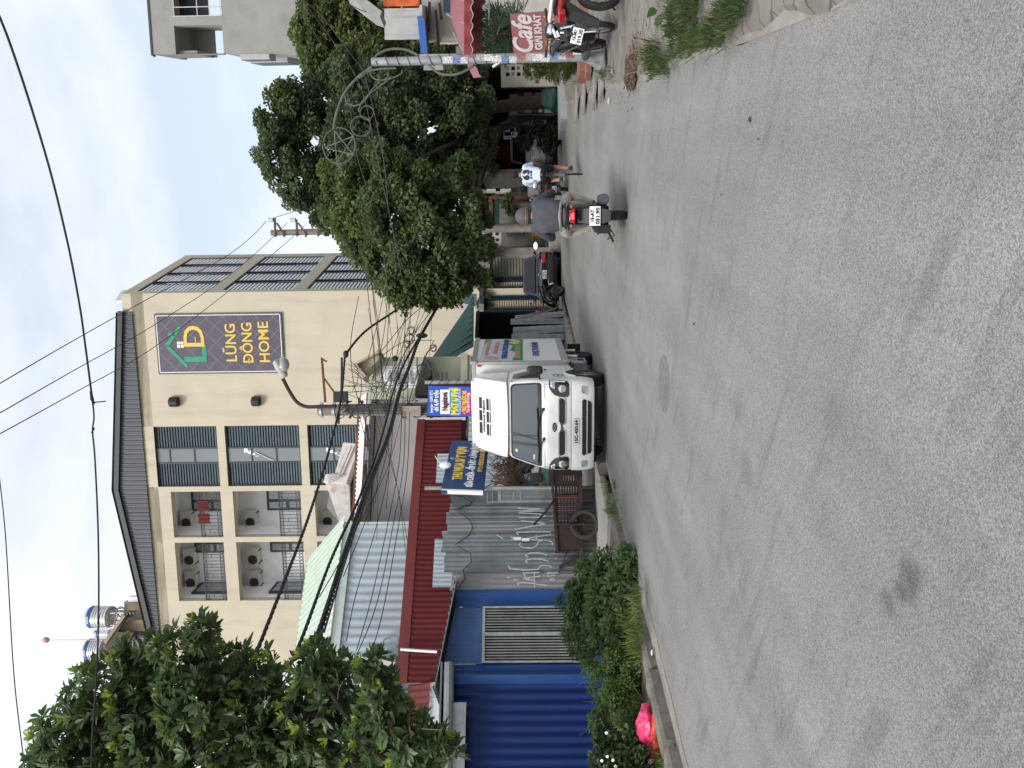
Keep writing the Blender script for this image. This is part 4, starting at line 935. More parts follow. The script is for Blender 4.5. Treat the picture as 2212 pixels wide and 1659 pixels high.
# dark lintel and posters
mb = MB(); P = [n2(*z5(*p), -.3) for p in ((1885, 1130), (2020, 640), (2040, 650), (2110, 800), (2120, 930), (2040, 1010), (2080, 1230), (1880, 1225))]; mb.prism(P, -.35, .02); part('lintel', mb, M('dark_concrete', (.07, .068, .06), .9, var=.2), gn)
for k, (xx, yy) in enumerate(((1620, 1000), (1790, 1000), (1700, 905), (1865, 900), (1550, 900))):
    c = n2(*z5(xx, yy + 0), -.02); o_ = thing('poster', '', 'poster') if False else None
    mb = MB(); mb.box(c[0] - .24, c[0] + .24, -.025, -.005, c[1] - .32, c[1] + .3); pz = part('poster', mb, m_wht, gn)
    mb = MB()
    for (a, b, c_, d) in ((-.18, .18, .2, .22), (-.18, -.16, -.22, .2), (.16, .18, -.22, .2), (-.12, .1, .05, .12), (-.12, .1, -.16, -.06)): mb.box(c[0] + a, c[0] + b, -.03, -.0255, c[1] + c_, c[1] + d)
    part('print', mb, m_ltgrey, pz)
mb = MB(); c = n2(930, 818, -.02)
for k in range(3): mb.box(c[0] - .5 + k * .02, c[0] + .2, -.03, -.005, c[1] - .5 + .13 * k, c[1] - .46 + .13 * k)
part('bracket', mb, M('old_wood', (.3, .24, .15), .9), gn)
mb = MB(); a = n2(1018, 872, -.9); b = n2(1018, 764, -.9); mb.box(a[0], b[0], -1.0, .02, b[1] + .1, b[1] + .3); mb.box(a[0], b[0] - .05, -.95, .02, b[1], b[1] + .1); part('canopy_slab', mb, M('cream_slab', (.5, .48, .38), .9, dirt=.3), gn)

# ---- green tin shed with dark opening and leaning tin sheets
PT = Plane(tuple(W(1210, 720, 25).xy), (1, .9))
def t2(x, y, d=0): return PT.st(x, y, d)
ts = thing('green_roofed_shed', 'open dark shed with a dark green tin awning beyond the truck', 'shed', tuple(PT.o), PT.a)
xl, xr = t2(1100, 775)[0], t2(1100, 672)[0]; zt = t2(1026, 720)[1]
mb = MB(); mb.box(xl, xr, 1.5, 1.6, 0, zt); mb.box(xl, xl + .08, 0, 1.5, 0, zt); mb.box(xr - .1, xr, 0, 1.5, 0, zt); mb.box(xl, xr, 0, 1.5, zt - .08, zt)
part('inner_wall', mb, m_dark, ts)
P0 = t2(903, 772, 0); P1 = t2(1000, 672, 0)
e1, e2 = t2(1020, 770, -.6), t2(1020, 672, -.6)
mb = MB(); A = Vector((xl, -.6, e1[1])); B = Vector((xr + .1, -.6, e2[1])); Cc = Vector((xr + .1, 1.0, t2(992, 672, 1.)[1])); D = Vector((xl, 1.0, t2(903, 772, 1.)[1]))
mb.slab([A, B, Cc, D], .03); part('awning', mb, M('dark_green_sheet', (.012, .07, .06), .45, var=.15), ts)
mb = MB(); 
for k in range(9): t = k / 8; a = A.lerp(B, t); b = D.lerp(Cc, t); mb.beam(a + Vector((0, 0, .02)), b + Vector((0, 0, .02)), .03, .03)
mb.beam(D, Cc, .1, .12); part('awning_rib', mb, M('green_rib', (.02, .1, .085), .45), ts)
mb = MB(); mb.box(xl, xl + .12, -.05, 0, 0, zt); mb.box(xl, xr, -.04, 0, zt - .12, zt - .02); part('frame', mb, m_dkgrey, ts)
for k, (xa_, xb__, yy0, yy1, lean) in enumerate(((1105, 1217, 737, 722, 0), (1108, 1216, 721, 705, .05), (1103, 1215, 704, 690, 0), (1112, 1212, 689, 676, .1))):
    a = t2(1150, yy0, -.4)[0]; b = t2(1150, yy1, -.4)[0]; z1_ = t2(xa_, (yy0 + yy1) / 2, -.4)[1]
    mb = MB(); mb.corr((a, -.42 - .02 * k, .12), (1, 0, 0), (0, lean, 1), (0, -1, 0), b - a, z1_ - .12, .35, .02, trap=True, seg=10)
    o_ = part('tin_sheet', mb, m_galv, None, recalc=False, ang=.8); o_.location = PT.o; o_.rotation_euler.z = PT.a
    tagp(o_, ('pale tin sheet leaning upright right beside the truck box', 'grey tin sheet standing second from the truck box', 'pale grey ribbed tin sheet third from the truck box', 'dull grey tin sheet leaning farthest from the truck, by the red motorbike')[k], 'tin sheet', 'tin sheets leaning by the dark shed')
mb = MB(); a = W(1112, 690, 24.0); b = W(1200, 668, 24.0); mb.beam(a, b, .12, .03); a = W(1118, 684, 24.); b = W(1205, 664, 24.); mb.beam(a, b, .06, .02); single('wooden_plank', mb, M('grey_plank', (.13, .12, .11), .9), 'long grey plank propped slanting against the tin sheets', 'plank')
# shelf of roof between beige wall and green shed: small white vent roof
mb = MB(); mb.slab([W(998, 660, 27), W(1003, 640, 28.5), W(1030, 640, 28.5), W(1030, 668, 27)], .1); single('tin_lean_to', mb, m_skyb, 'small pale tin lean-to roof at the corner below the beige wall', 'lean-to')

# ---- striped gate building behind the black car
PV = Plane(tuple(W(1205, 620, 31.0).xy), (1, .35))
sv = thing('striped_gatehouse', 'low building with cream ribbed panels and dark pillars behind the black car', 'building', tuple(PV.o), PV.a)
m_crm = M('cream_ribbed', (.42, .38, .26), .7, var=.08); m_navy = M('navy_pillar', (.012, .018, .045), .5)
def v2(x, y, d=0): return PV.st(x, y, d)
xr, xl = v2(1100, 600)[0], v2(1100, 672)[0]; zt = v2(1035, 640)[1]
mb = MB(); mb.box(xl, xr, .25, 3, 0, zt); part('wall', mb, m_dkgrey, sv)
for k, (a, b, c, d) in enumerate(((1061, 1150, 605, 618), (1057, 1150, 622, 638), (1054, 1160, 645, 664))):
    x0, x1 = sorted((v2(1100, c)[0], v2(1100, d)[0])); z1_ = v2(a, (c + d) / 2)[1]
    mb = MB(); n = int(z1_ / .1); vs = []; fs = []
    for i in range(n * 2 + 1): vs += [(x0, .2 - (.03 if i % 2 else 0), z1_ * i / (2 * n)), (x1, .2 - (.03 if i % 2 else 0), z1_ * i / (2 * n))]
    for i in range(n * 2): fs.append((2 * i, 2 * i + 1, 2 * i + 3, 2 * i + 2))
    mb.add(vs, fs); part('ribbed_panel', mb, m_crm, sv, smooth=False, recalc=False)
for (c, d) in ((598, 604), (618, 622), (638, 645), (664, 670)):
    x0, x1 = sorted((v2(1100, c)[0], v2(1100, d)[0])); mb = MB(); mb.box(x0, x1, .05, .25, 0, zt - .1); part('pillar', mb, m_navy, sv)
mb = MB(); mb.box(xl, xr, -.1, .3, zt - .2, zt); part('lintel', mb, m_conc, sv)
mb = MB(); mb.box(xl + .3, xl + 1.6, -.13, -.1, zt - .18, zt - .02); part('sign_plate', mb, m_dkgrey, sv)
# roller shutter bay
rs_ = thing('shuttered_shop', 'closed shop with a grey-green roller shutter right of the black car', 'shop', tuple(PV.o), PV.a)
x0, x1 = v2(1100, 598)[0], v2(1100, 540)[0]; z1_ = v2(1058, 570)[1]
mb = MB(); vs = []; fs = []; n = 44
for i in range(n + 1): vs += [(x0, .2 - .03 * (i % 2), z1_ * i / n), (x1 - .3, .2 - .03 * (i % 2), z1_ * i / n)]
for i in range(n): fs.append((2 * i, 2 * i + 1, 2 * i + 3, 2 * i + 2))
mb.add(vs, fs); part('shutter', mb, M('shutter_grey', (.2, .2, .17), .7, var=.08), rs_, smooth=False, recalc=False)
mb = MB(); mb.box(x1 - .3, x1 + .05, -.1, 3, 0, z1_ + .9); mb.box(x0, x1 - .3, .1, .4, z1_, z1_ + .9); part('wall', mb, m_conc, rs_)
mb = MB(); mb.box(x1 - .5, x1 + .9, -.9, -.1, 0, .34); part('step', mb, m_cpale, rs_)

# ---- far lane end: low house with tin awning, fence and pale houses behind
PE = Plane(tuple(W(1205, 460, 34).xy), (1, .1))
le = thing('old_stall_house', 'old low house with rusty beam, green board and window bars at the street end', 'house', tuple(PE.o), PE.a)
def e2_(x, y, d=0): return PE.st(x, y, d)
xl, xr = e2_(1100, 520)[0], e2_(1100, 425)[0]; zt = e2_(1062, 460)[1]
mb = MB(); mb.box(xl, xr, .9, 3, 0, zt); part('wall', mb, M('grimy_wall', (.17, .16, .14), .9, var=.3, sc=2, dirt=.6), le)
mb = MB(); mb.box(xl, xr, -.1, 0, zt - .02, zt + .12); mb.box(xr - .12, xr, -.1, 0, 0, zt); part('beam', mb, m_rust, le)
mb = MB(); mb.box(xl, xr - .15, .0, .1, zt - .35, zt - .05); part('green_board', mb, M('dark_green_board', (.02, .07, .06), .6), le)
fr = MB(); x0, x1 = e2_(1100, 500)[0], e2_(1100, 478)[0]; z0, z1_ = e2_(1128, 490)[1], e2_(1090, 490)[1]
for k in range(6): fr.box(x0 + (x1 - x0) * k / 5 - .012, x0 + (x1 - x0) * k / 5 + .012, .8, .83, z0, z1_)
for k in range(5): fr.box(x0, x1, .795, .825, z0 + (z1_ - z0) * k / 4 - .012, z0 + (z1_ - z0) * k / 4 + .012)
part('window_bars', fr, m_frame, le)
mb = MB(); mb.box(e2_(1100, 446)[0], e2_(1100, 432)[0], .7, .85, e2_(1110, 440)[1], e2_(1092, 440)[1]); part('shutter', mb, M('wood_shutter', (.3, .17, .09), .8, var=.3, sc=8), le)
mb = MB(); c = W(1140, 505, 33); mb.lathe([(.01, 0), (.26, 0), (.28, .1), (.26, .45), (.28, .9), (.01, .92)], 18, (c.x, c.y, .1)); single('oil_drum', mb, M('ochre_paint', (.4, .25, .04), .7, dirt=.4), 'ochre yellow oil drum beside the pole at the end of the street', 'drum')
m_boxw = M('dirty_white_box', (.5, .5, .48), .8, dirt=.4, dsc=5)
for k, (xx, yy, s_) in enumerate(((1066, 399, .3), (1087, 399, .34), (1067, 512, .33), (1045, 518, .3))):
    c = W(xx, yy, 33.2); mb = MB(); mb.box(c.x - s_, c.x + s_, c.y, c.y + .3, c.z - s_, c.z + s_)
    o_ = single('meter_box', mb, m_boxw, ('pale meter box hung highest on the right pole at the street end', 'pale meter box with four windows just below the highest one', 'white meter box on the tall pole beside the shutter', 'small upper meter box on the tall pole beside the shutter')[k], 'meter box', 'electricity meter boxes at the street end')
    mb = MB(); 
    for i in (-1, 1):
        for j in (-1, 1): mb.box(i * .13 - .06, i * .13 + .06, -.165, -.155, s_ + j * .14 - .07, s_ + j * .14 + .07)
    part('glass_port', mb, m_black, o_)
mb = MB(); a = W(1200, 408, 33.6); mb.cyl((a.x, a.y, 0), (a.x - .1, a.y, 4.2), .1, .08, 10); single('timber_pole', mb, m_pole, 'short dark pole carrying two meter boxes at the street end', 'pole')
far = [(1000, 505, 470, 42, 6.0, (.5, .5, .52)), (1010, 590, 535, 40, 5.2, (.42, .42, .42)), (990, 650, 600, 45, 6.5, (.6, .58, .5))]
for k, (xx, ya, yb, Yd, hh, col) in enumerate(far):
    a = W(xx, ya, Yd); b = W(xx, yb, Yd); mb = MB(); mb.box(a.x, b.x, Yd, Yd + 5, 0, a.z)
    t_ = single('far_house', mb, M('far_house_wall', col, .9, var=.1, dirt=.3), ('pale far house glimpsed under the tree left of the tall pole top', 'grey far house wall glimpsed over the shuttered shop', 'cream far house wall glimpsed under the low branches')[k], 'house')
    mb = MB(); L_ = b.x - a.x; mb.corr((-L_ / 2 - .2, -3.0, a.z - .3), (1, 0, 0), (0, 1, .35), (0, 0, 1), L_ + .4, 3.5, .25, .03); part('roof', mb, m_skyb, t_, recalc=False)
    mb = MB(); mb.box(-L_ * .3, L_ * .05, -2.56, -2.5, a.z - 1.8, a.z - .9); part('window', mb, m_black, t_)
# ================================================================== POLES, LAMP, BANNER, CABLES
def zq(a, b): return (270.04 + .26857 * a, .26857 * b)             # upper right close-up
def ze(a, b): return (756.1 + .26857 * a, .26857 * b)              # right close-up
def zf(a, b): return (945.1 + .1709 * a, .1709 * b)                # cafe close-up
def zt_(a, b): return (486.1 + .26857 * a, 270.0 + .26857 * b)     # medium voltage pole
def z6(a, b): return (621.1 + .14651 * a, 675.1 + .14651 * b)      # pole top close-up
def smooth(pts, k=5):
    P = [Vector(p) for p in pts]; out = []
    for i in range(len(P) - 1):
        p0, p1, p2, p3 = P[max(i - 1, 0)], P[i], P[i + 1], P[min(i + 2, len(P) - 1)]
        for j in range(k):
            t = j / k; out.append(.5 * ((2 * p1) + (p2 - p0) * t + (2 * p0 - 5 * p1 + 4 * p2 - p3) * t * t + (3 * p1 - p0 - 3 * p2 + p3) * t ** 3))
    out.append(P[-1]); return out
YP_ = 18.5
pb = W(1130, 881, YP_); ptop = W(688, 878, YP_)
up_ = thing('utility_pole', 'grey concrete utility pole wrapped in cables with a curved street lamp arm, behind the truck', 'utility pole', (pb.x, YP_, 0))
mb = MB(); mb.lathe([(.2, 0), (.165, 4), (.135, ptop.z), (.0, ptop.z)], 20); part('shaft', mb, m_pole, up_)
mb = MB()
for k, zz in enumerate((ptop.z - .08, ptop.z - .4, ptop.z - 1.9)):
    mb.lathe([(.13, zz - .03), (.165, zz - .03), (.165, zz + .03), (.13, zz + .03)], 20); mb.box(-.2, -.13, -.04, .04, zz - .035, zz + .035); mb.box(.13, .2, -.04, .04, zz - .035, zz + .035)
part('clamp', mb, m_steel, up_)
o_ = Vector((pb.x, YP_, 0))
def rel(x, y, Y): return W(x, y, Y) - o_
mb = MB(); mb.tube(smooth([rel(*z1(a, b), 18.28) for a, b in ((1895, 1457), (1760, 1460), (1660, 1461), (1585, 1425), (1525, 1340), (1470, 1235))]), .045, 10)
part('lamp_arm', mb, M('dark_brown_steel', (.035, .02, .018), .6), up_)
a, b = rel(*z1(1492, 1222), 18.3), rel(*z1(1415, 1085), 18.2)
mb = MB(); rings = []
for t, wv, hv in ((0, .07, .05), (.12, .11, .09), (.6, .15, .12), (.92, .14, .1), (1., .06, .04)):
    c = a.lerp(b, t); d = (b - a).normalized(); upv = Vector((0, 0, 1)); s_ = Vector((0, 1, 0)); n_ = d.cross(s_).normalized()
    rings.append([c + s_ * wv * math.cos(q * PI / 6) + n_ * hv * math.sin(q * PI / 6) for q in range(12)])
mb.loft(rings); part('lamp_head', mb, M('dusty_aluminium', (.42, .41, .39), .6, var=.15, dirt=.5, dcol=(.2, .19, .17), dsc=4), up_)
mb = MB(); c = a.lerp(b, .62); n_ = (b - a).cross(Vector((0, 1, 0))).normalized(); n_ = n_ if n_.z < 0 else -n_; c = c + n_ * .1; mb.ball(c, (.19, .14, .15), 16, 10); part('lamp_bowl', mb, MG('milky_bowl', (.35, .36, .36), .25), up_)
mb = MB(); p0, p1 = rel(*z1(1812, 1425), 18.5), rel(*z1(1785, 1080), 18.5); mb.beam(p0, p1, .05); mb.beam(rel(*z1(1880, 1340), 18.5), rel(*z1(1790, 1215), 18.5), .04); mb.tube(smooth([p1, rel(*z1(1780, 1070), 18.5), rel(*z1(1800, 1085), 18.5), rel(*z1(1825, 1100), 18.5)]), .022, 6)
part('cross_arm', mb, m_rust, up_)
mb = MB(); p0 = rel(*z6(760, 1310), 18.3); mb.box(p0.x - .02, p0.x + .25, -.3, -.15, p0.z - .22, p0.z + .12); part('junction_box', mb, m_black, up_)
c = rel(*z6(1840, 1450), 18.25); mb = MB(); mb.box(c.x - .12, c.x + .12, c.z * 0 - .38, -.2, c.z - .22, c.z + .22); part('meter_box', mb, M('rust_streaked_box', (.42, .36, .28), .8, dirt=.9, dcol=(.25, .08, .03), dsc=4), up_)
rg = random.Random(31)
mb = MB()
for k in range(12):
    zz = rg.uniform(3.2, ptop.z - .5); pts = []
    a0 = rg.uniform(0, 6.28); 
    for j in range(14): t = a0 + j * .5; pts.append((.19 * math.cos(t) * rg.uniform(.95, 1.25), .19 * math.sin(t) * rg.uniform(.95, 1.2), zz + .35 * math.sin(j * .4 + k) * rg.uniform(.2, .8)))
    mb.tube(smooth(pts, 2), rg.choice((.008, .011, .014)), 4)
tagp(part('cable_tangle', mb, m_cable, up_), kind='stuff')
mb = MB()
for k in range(4): x = -.16 + .09 * k; mb.tube([(x * .9, -.19, 1), (x, -.2, 3), (x * .8 + .02, -.19, 4.6), (x * .5, -.18, ptop.z - .7)], .014, 5)
part('riser_cable', mb, m_cableg, up_)
# thin pipe beside the banner
p = W(918, 826, 18.2); mb = MB(); mb.tube([(p.x, p.y, 0), (p.x, p.y, p.z * .5), (p.x, p.y, p.z)], .05, 12); tp_ = single('thin_pole', mb, m_galv, 'thin grey pipe pole wound with wire at the right edge of the banner', 'pole')
mb = MB(); mb.tube([(.06 * math.cos(t * .9), .06 * math.sin(t * .9), p.z - t * .03) for t in range(50)], .008, 4); part('wound_wire', mb, m_cable, tp_)
# promotional banner
cs = [W(*za(622, 830), 17.3), W(*za(628, 590), 17.3), W(*za(1075, 600), 17.3), W(*za(1085, 840), 17.3)]
bn, bw, bh = board('banner', 'blue and magenta advertising banner with white and yellow Vietnamese lettering on the pole', 'banner', cs, M('banner_blue', (.02, .09, .5), .6, var=.05), .012)
def by(a): return bh / 2 - (a - 622) / (1075 - 622) * bh
mb = MB(); mb.box(-bw / 2 + .05, bw / 2 - .1, -.006, -.001, -bh / 2, by(892)); part('magenta_field', mb, M('banner_magenta', (.5, .012, .16), .6, var=.04), bn)
mb = MB(); mb.box(-bw / 2 + .02, bw / 2 - .02, -.003, -.0005, by(885), by(800)); part('light_blue_field', mb, M('banner_cyan', (.04, .28, .7), .6, var=.2, sc=2), bn)
mb = MB(); mb.box(-bw * .42, bw * .40, -.007, -.001, by(798), by(722)); part('white_field', mb, m_wht, bn, bevel=.0)
m_brtx = M('dark_red_text', (.12, .01, .02), .6); m_yt = M('bright_yellow_text', (.8, .7, .05), .6)
text('Inverter - 9.000 BTU', .1, m_wht, bn, (0, -.012, by(653)), bold=.003, wid=bw * .74); text('chỉ 6,49 triệu', .15, m_wht, bn, (.02, -.012, by(692)), bold=.006, wid=bw * .7)
text('Nagakawa', .18, m_brtx, bn, (0, -.012, by(760)), bold=.007, wid=bw * .62); text('MẤT 0 PHÍ', .22, m_yt, bn, (0, -.012, by(842)), bold=.014, wid=bw * .9); text('đ', .1, m_yt, bn, (.06, -.012, by(822)), bold=.004)
text('Trợ giá mua hàng và lắp miễn phí', .06, m_wht, bn, (0, -.012, by(880)), bold=.001, wid=bw * .84)
text('• TRẢ TRƯỚC 0đ', .13, m_yt, bn, (-.02, -.012, by(917)), bold=.005, wid=bw * .76); text('Trả chậm 0% /12 tháng', .09, m_wht, bn, (-.03, -.012, by(946)), bold=.002, wid=bw * .66); text('• MIỄN PHÍ', .13, m_yt, bn, (-.05, -.012, by(988)), bold=.005, wid=bw * .62)

# ---- medium voltage pole
YM = 31.0; pm = W(1200, 491, YM); ptm = W(586, 503, YM)
mv = thing('power_pole', 'tall round power pole with short brackets and white insulators at the street end', 'power pole', (pm.x, YM, 0)); om = Vector((pm.x, YM, 0))
hm = ptm.z; mb = MB(); mb.tube([(0, 0, 0), (0, 0, hm * .5), (ptm.x - pm.x, 0, hm)], [.2, .16, .12], 16); part('shaft', mb, m_pole, mv)
def relm(a, b): return W(*zt_(a, b), YM - .1) - om
mb = MB()
for (a0, b0, a1, b1) in ((405, 900, 400, 748), (475, 880, 418, 790), (580, 895, 575, 760), (650, 870, 590, 790), (750, 895, 748, 840), (820, 895, 795, 800), (868, 830, 825, 800), (475, 900, 478, 845), (650, 900, 648, 850), (830, 895, 835, 845)): mb.beam(relm(a0, b0), relm(a1, b1), .1, .07)
part('bracket', mb, M('weathered_steel', (.12, .1, .085), .8, var=.3), mv)
for (a0, a1, b0) in ((392, 335, 764), (572, 512, 764)):
    mb = MB(); p0, p1 = relm(a0, b0), relm(a1, b0)
    L_ = (p1 - p0).length; mb.lathe([(.04, 0)] + sum([[(.1, L_ * t), (.1, L_ * (t + .06)), (.05, L_ * (t + .1))] for t in (.1, .3, .5, .7)], []) + [(.03, L_)], 14, p0); part('insulator', mb, m_wht, mv)
def cable(pts, r, label, group=None, mat=None, name='cable', k=6, twist=False):
    P = smooth([W(*p) for p in pts], k); mb = MB()
    if twist:
        for ph in (0, 2.1, 4.2):
            q = []
            L0 = 0
            P2 = smooth(P, 4)
            for i, p in enumerate(P2):
                if i: L0 += (P2[i] - P2[i - 1]).length
                t = (P2[min(i + 1, len(P2) - 1)] - P2[max(i - 1, 0)]).normalized(); a = t.orthogonal().normalized(); b = t.cross(a)
                q.append(p + (a * math.cos(L0 * 16 + ph) + b * math.sin(L0 * 16 + ph)) * r * .62)
            mb.tube(q, r * .62, 5)
    else: mb.tube(P, r, 6)
    return single(name, mb, mat or m_cable, label, 'cable', group)
hv = 'bare high voltage wires above the gable'
cable([(0, 828, 13.5), (165, 732, 17), (330, 640, 22), (486, 555, 27), (548, 507, 30), (576, 476, 31)], .011, 'uppermost bare wire running from the tall power pole over the gable', hv, name='power_line')
cable([(0, 892, 13.5), (165, 797, 17), (330, 704, 22), (486, 602, 28), (560, 540, 30), (620, 482, 31)], .011, 'middle bare wire running from the tall power pole over the gable', hv, name='power_line')
cable([(0, 937, 13.2), (165, 846, 17), (330, 752, 22), (486, 635, 28), (600, 540, 30.5), (658, 487, 31)], .011, 'lowest bare wire running from the tall power pole over the gable', hv, name='power_line')
cable([(593, 470, 31), (648, 452, 33), (700, 430, 36)], .014, 'short wire leaving the tall power pole toward the trees', hv, name='power_line')
cable([(-60, -20, 6), (0, 38, 6.4), (95, 322, 7.3), (145, 520, 7.9), (172, 660, 8.2), (185, 752, 8.3), (199, 860, 8.3)], .011, 'thick black cable across the upper sky up to the taped joint')
cable([(199, 860, 8.3), (203, 900, 8.2), (200, 932, 8.1), (205, 990, 8.0), (212, 1150, 7.8), (213, 1330, 7.6), (207, 1480, 7.4), (199, 1600, 7.2), (197, 1720, 7)], .009, 'black cable from the taped joint down to the big leafy tree')
mb = MB(); mb.tube([W(196, 845, 8.3), W(199, 862, 8.3), W(203, 874, 8.3)], [.012, .02, .01], 7); mb.tube([W(202, 872, 8.3), W(205, 869, 8.3), W(228, 867, 8.28)], .008, 5); mb.tube([W(203, 925, 8.15), W(198, 935, 8.1)], [.012, .008], 6)
single('cable_joint', mb, m_cable, 'taped joint with a loose cable end hanging in the sky', 'cable joint')
cable([(-5, 1000, 10), (12, 1160, 9.6), (30, 1457, 9), (54, 1662, 8.6), (60, 1720, 8.5)], .007, 'thin wire highest over the big leafy tree, near the picture edge')
# service bundles to the left of the concrete pole
sb = 'service cables sagging between the concrete pole and the big tree'
cable([(745, 768, 18.4), (742, 810, 18.0), (736, 868, 17.5), (722, 930, 16), (700, 1012, 14.5), (662, 1130, 12.5), (612, 1262, 10.5), (560, 1395, 9), (520, 1490, 8.2)], .023, 'thick twisted cable bundle, uppermost of the service bundles left of the pole', sb, twist=True, k=12)
cable([(745, 768, 18.4), (790, 715, 19.4), (872, 658, 21), (935, 600, 23)], .027, 'thick twisted cable from the pole knot into the tree on the right', twist=True, k=10)
cable([(960, 640, 22), (930, 690, 20.5), (880, 772, 18.3), (850, 845, 17.4), (835, 905, 16.6), (812, 985, 15.2), (770, 1090, 13.4), (715, 1210, 11.6), (655, 1372, 9.6), (620, 1450, 9)], .022, 'black cable bundle second down, sagging from pole to tree', sb, twist=True, k=10)
cable([(965, 630, 22), (935, 680, 20.6), (905, 735, 19.2), (885, 790, 18.2), (862, 850, 17.4), (842, 930, 16.2), (822, 985, 15.2), (782, 1085, 13.4), (735, 1225, 11.4), (690, 1365, 9.6), (650, 1460, 9)], .037, 'thickest black cable bundle, lowest of those sagging from pole to tree', sb, twist=True, k=10)
cable([(903, 738, 19.0), (888, 780, 18.2), (865, 850, 17.4), (846, 930, 16.), (826, 985, 15.0), (788, 1085, 13.2), (742, 1225, 11.2), (700, 1365, 9.5)], .016, 'slim cable hugging the underside of the thickest bundle', sb)
thin_l = [[(770, 880, 18.3), (800, 1000, 15.5), (775, 1130, 13), (690, 1290, 11)], [(850, 885, 18.2), (842, 1000, 16), (815, 1130, 14), (770, 1280, 12), (748, 1385, 11)],
          [(868, 888, 18.2), (862, 1000, 16), (838, 1130, 14), (803, 1290, 12), (770, 1405, 11)], [(875, 888, 18.2), (872, 1000, 16), (850, 1130, 14), (815, 1300, 12), (764, 1430, 11)],
          [(800, 886, 18.2), (790, 1000, 16), (765, 1130, 14), (725, 1290, 12)], [(885, 888, 18.2), (880, 1010, 16), (860, 1140, 14), (825, 1330, 12), (788, 1448, 11)],
          [(852, 884, 18.2), (830, 1000, 16.3), (801, 1095, 14.4), (742, 1245, 12)]]
thin_r = [[(820, 770, 18.6), (832, 700, 20), (838, 620, 22)], [(835, 772, 18.6), (840, 680, 20.5), (845, 600, 23)], [(795, 775, 18.6), (815, 700, 20.5), (830, 630, 22.5)], [(815, 870, 18.3), (802, 700, 19), (786, 560, 21)], [(830, 870, 18.3), (815, 690, 19.6), (795, 560, 22)],
          [(870, 875, 18.3), (875, 700, 20), (872, 560, 22), (868, 420, 24), (855, 250, 22), (790, 0, 18)], [(880, 876, 18.3), (886, 690, 20), (890, 600, 22)], [(815, 770, 18.6), (880, 690, 20), (930, 650, 21)], [(818, 774, 18.6), (870, 740, 19.4), (935, 735, 20)],
          [(880, 880, 18.2), (905, 800, 18.6), (938, 735, 19.6)], [(778, 878, 18.3), (762, 815, 18.4), (758, 735, 19), (775, 640, 21)], [(850, 870, 18.3), (866, 780, 18.8), (910, 700, 20), (945, 660, 21)], [(838, 875, 18.3), (820, 770, 18.7), (812, 690, 19.5), (800, 590, 21)]]
ORD = ('highest', 'second highest', 'third', 'fourth', 'fifth', 'sixth', 'seventh', 'eighth', 'ninth', 'tenth', 'eleventh', 'twelfth', 'lowest')
thin_l.sort(key=lambda P: P[-1][0] / 3 + P[1][0]); thin_r.sort(key=lambda P: P[-1][0])
for k, P in enumerate(thin_l): cable(P, .008, ORD[k if k < 6 else 12] + ' of the seven thin wires fanning left from the concrete pole', 'thin wires fanning left from the pole')
for k, P in enumerate(thin_r): cable(P, .009, ORD[k] + ' at its far end of the thin wires fanning right from the concrete pole', 'thin wires fanning right from the pole')
thin_t = [[(642, 0, 16), (690, 90, 18), (745, 180, 20), (770, 330, 20.5), (800, 430, 20.5), (830, 560, 20), (842, 700, 19)], [(652, 0, 16), (720, 90, 18), (780, 190, 19), (812, 330, 19), (845, 480, 19), (872, 620, 19)], [(656, 0, 15), (700, 40, 15.6), (760, 120, 16.5), (790, 170, 17), (826, 330, 18), (838, 440, 18)], [(740, 0, 15), (775, 20, 15.3), (800, 28, 15.6)]]
for k, P in enumerate(thin_t): cable(P, .009, 'thin wire crossing in front of the tree crowns, ' + ('highest of the four', 'second highest of the four', 'third of the four', 'the short lowest one')[k], 'thin wires in front of the crowns', mat=m_cableg)
# coils of spare cable
rg = random.Random(17)
for k, (a, b, r, lb) in enumerate(((1820, 260, .09, 'loose coil of wire, topmost right of the pole'), (1800, 380, .12, 'tangled coil of wire right of the pole under the topmost coil'), (1760, 460, .08, 'small wire coil low right of the pole'), (1980, 810, .09, 'wire coil hanging beside the dark lintel'), (1700, 1070, .11, 'flat bunched coil of cable near the posters'), (2150, 520, .08, 'small curl of wire against the green awning'))):
    c = W(*z6(a, b), 19.2); mb = MB(); pts = []
    for j in range(44): t = j * .45; pts.append(c + Vector((r * math.cos(t) * (1 + .3 * math.sin(j * .37)), .04 * math.sin(j), r * math.sin(t) * (1 + .25 * math.cos(j * .29)))))
    mb.tube(pts, .008, 4); single('wire_coil', mb, m_cableg, lb, 'wire coil', 'coils of spare wire')
mb = MB(); mb.tube(smooth([W(*za(*p), 18.9) for p in ((540, 360), (540, 450), (560, 520), (620, 560), (640, 640))]), .016, 6); mb.tube(smooth([W(*za(*p), 18.9) for p in ((690, 270), (640, 300), (610, 350), (640, 440), (680, 480), (680, 540))]), .016, 6)
single('drop_cable', mb, m_cableg, 'pale slack drop cable looping by the green awning', 'cable')
mb = MB()
for k in range(16):
    c = z6(rg.uniform(780, 1000), rg.uniform(650, 1200)); d = z6(rg.uniform(1000, 1900), rg.uniform(900, 1300)); e = ((c[0] + d[0]) / 2 + rg.uniform(-4, 14), (c[1] + d[1]) / 2 + rg.uniform(-10, 10)); mb.tube(smooth([W(*c, 18.6), W(*e, 18.4), W(*d, 18.35)], 4), .008, 4)
for k in range(14):
    e0 = (rg.uniform(775, 900), rg.uniform(868, 884)); e2 = (rg.uniform(790, 975), rg.uniform(560, 700)); e1 = ((e0[0] + e2[0]) / 2 + rg.uniform(0, 22), (e0[1] + e2[1]) / 2); mb.tube(smooth([W(*e0, 18.3), W(*e1, 19.6), W(*e2, 21.5)], 5), .007, 4)
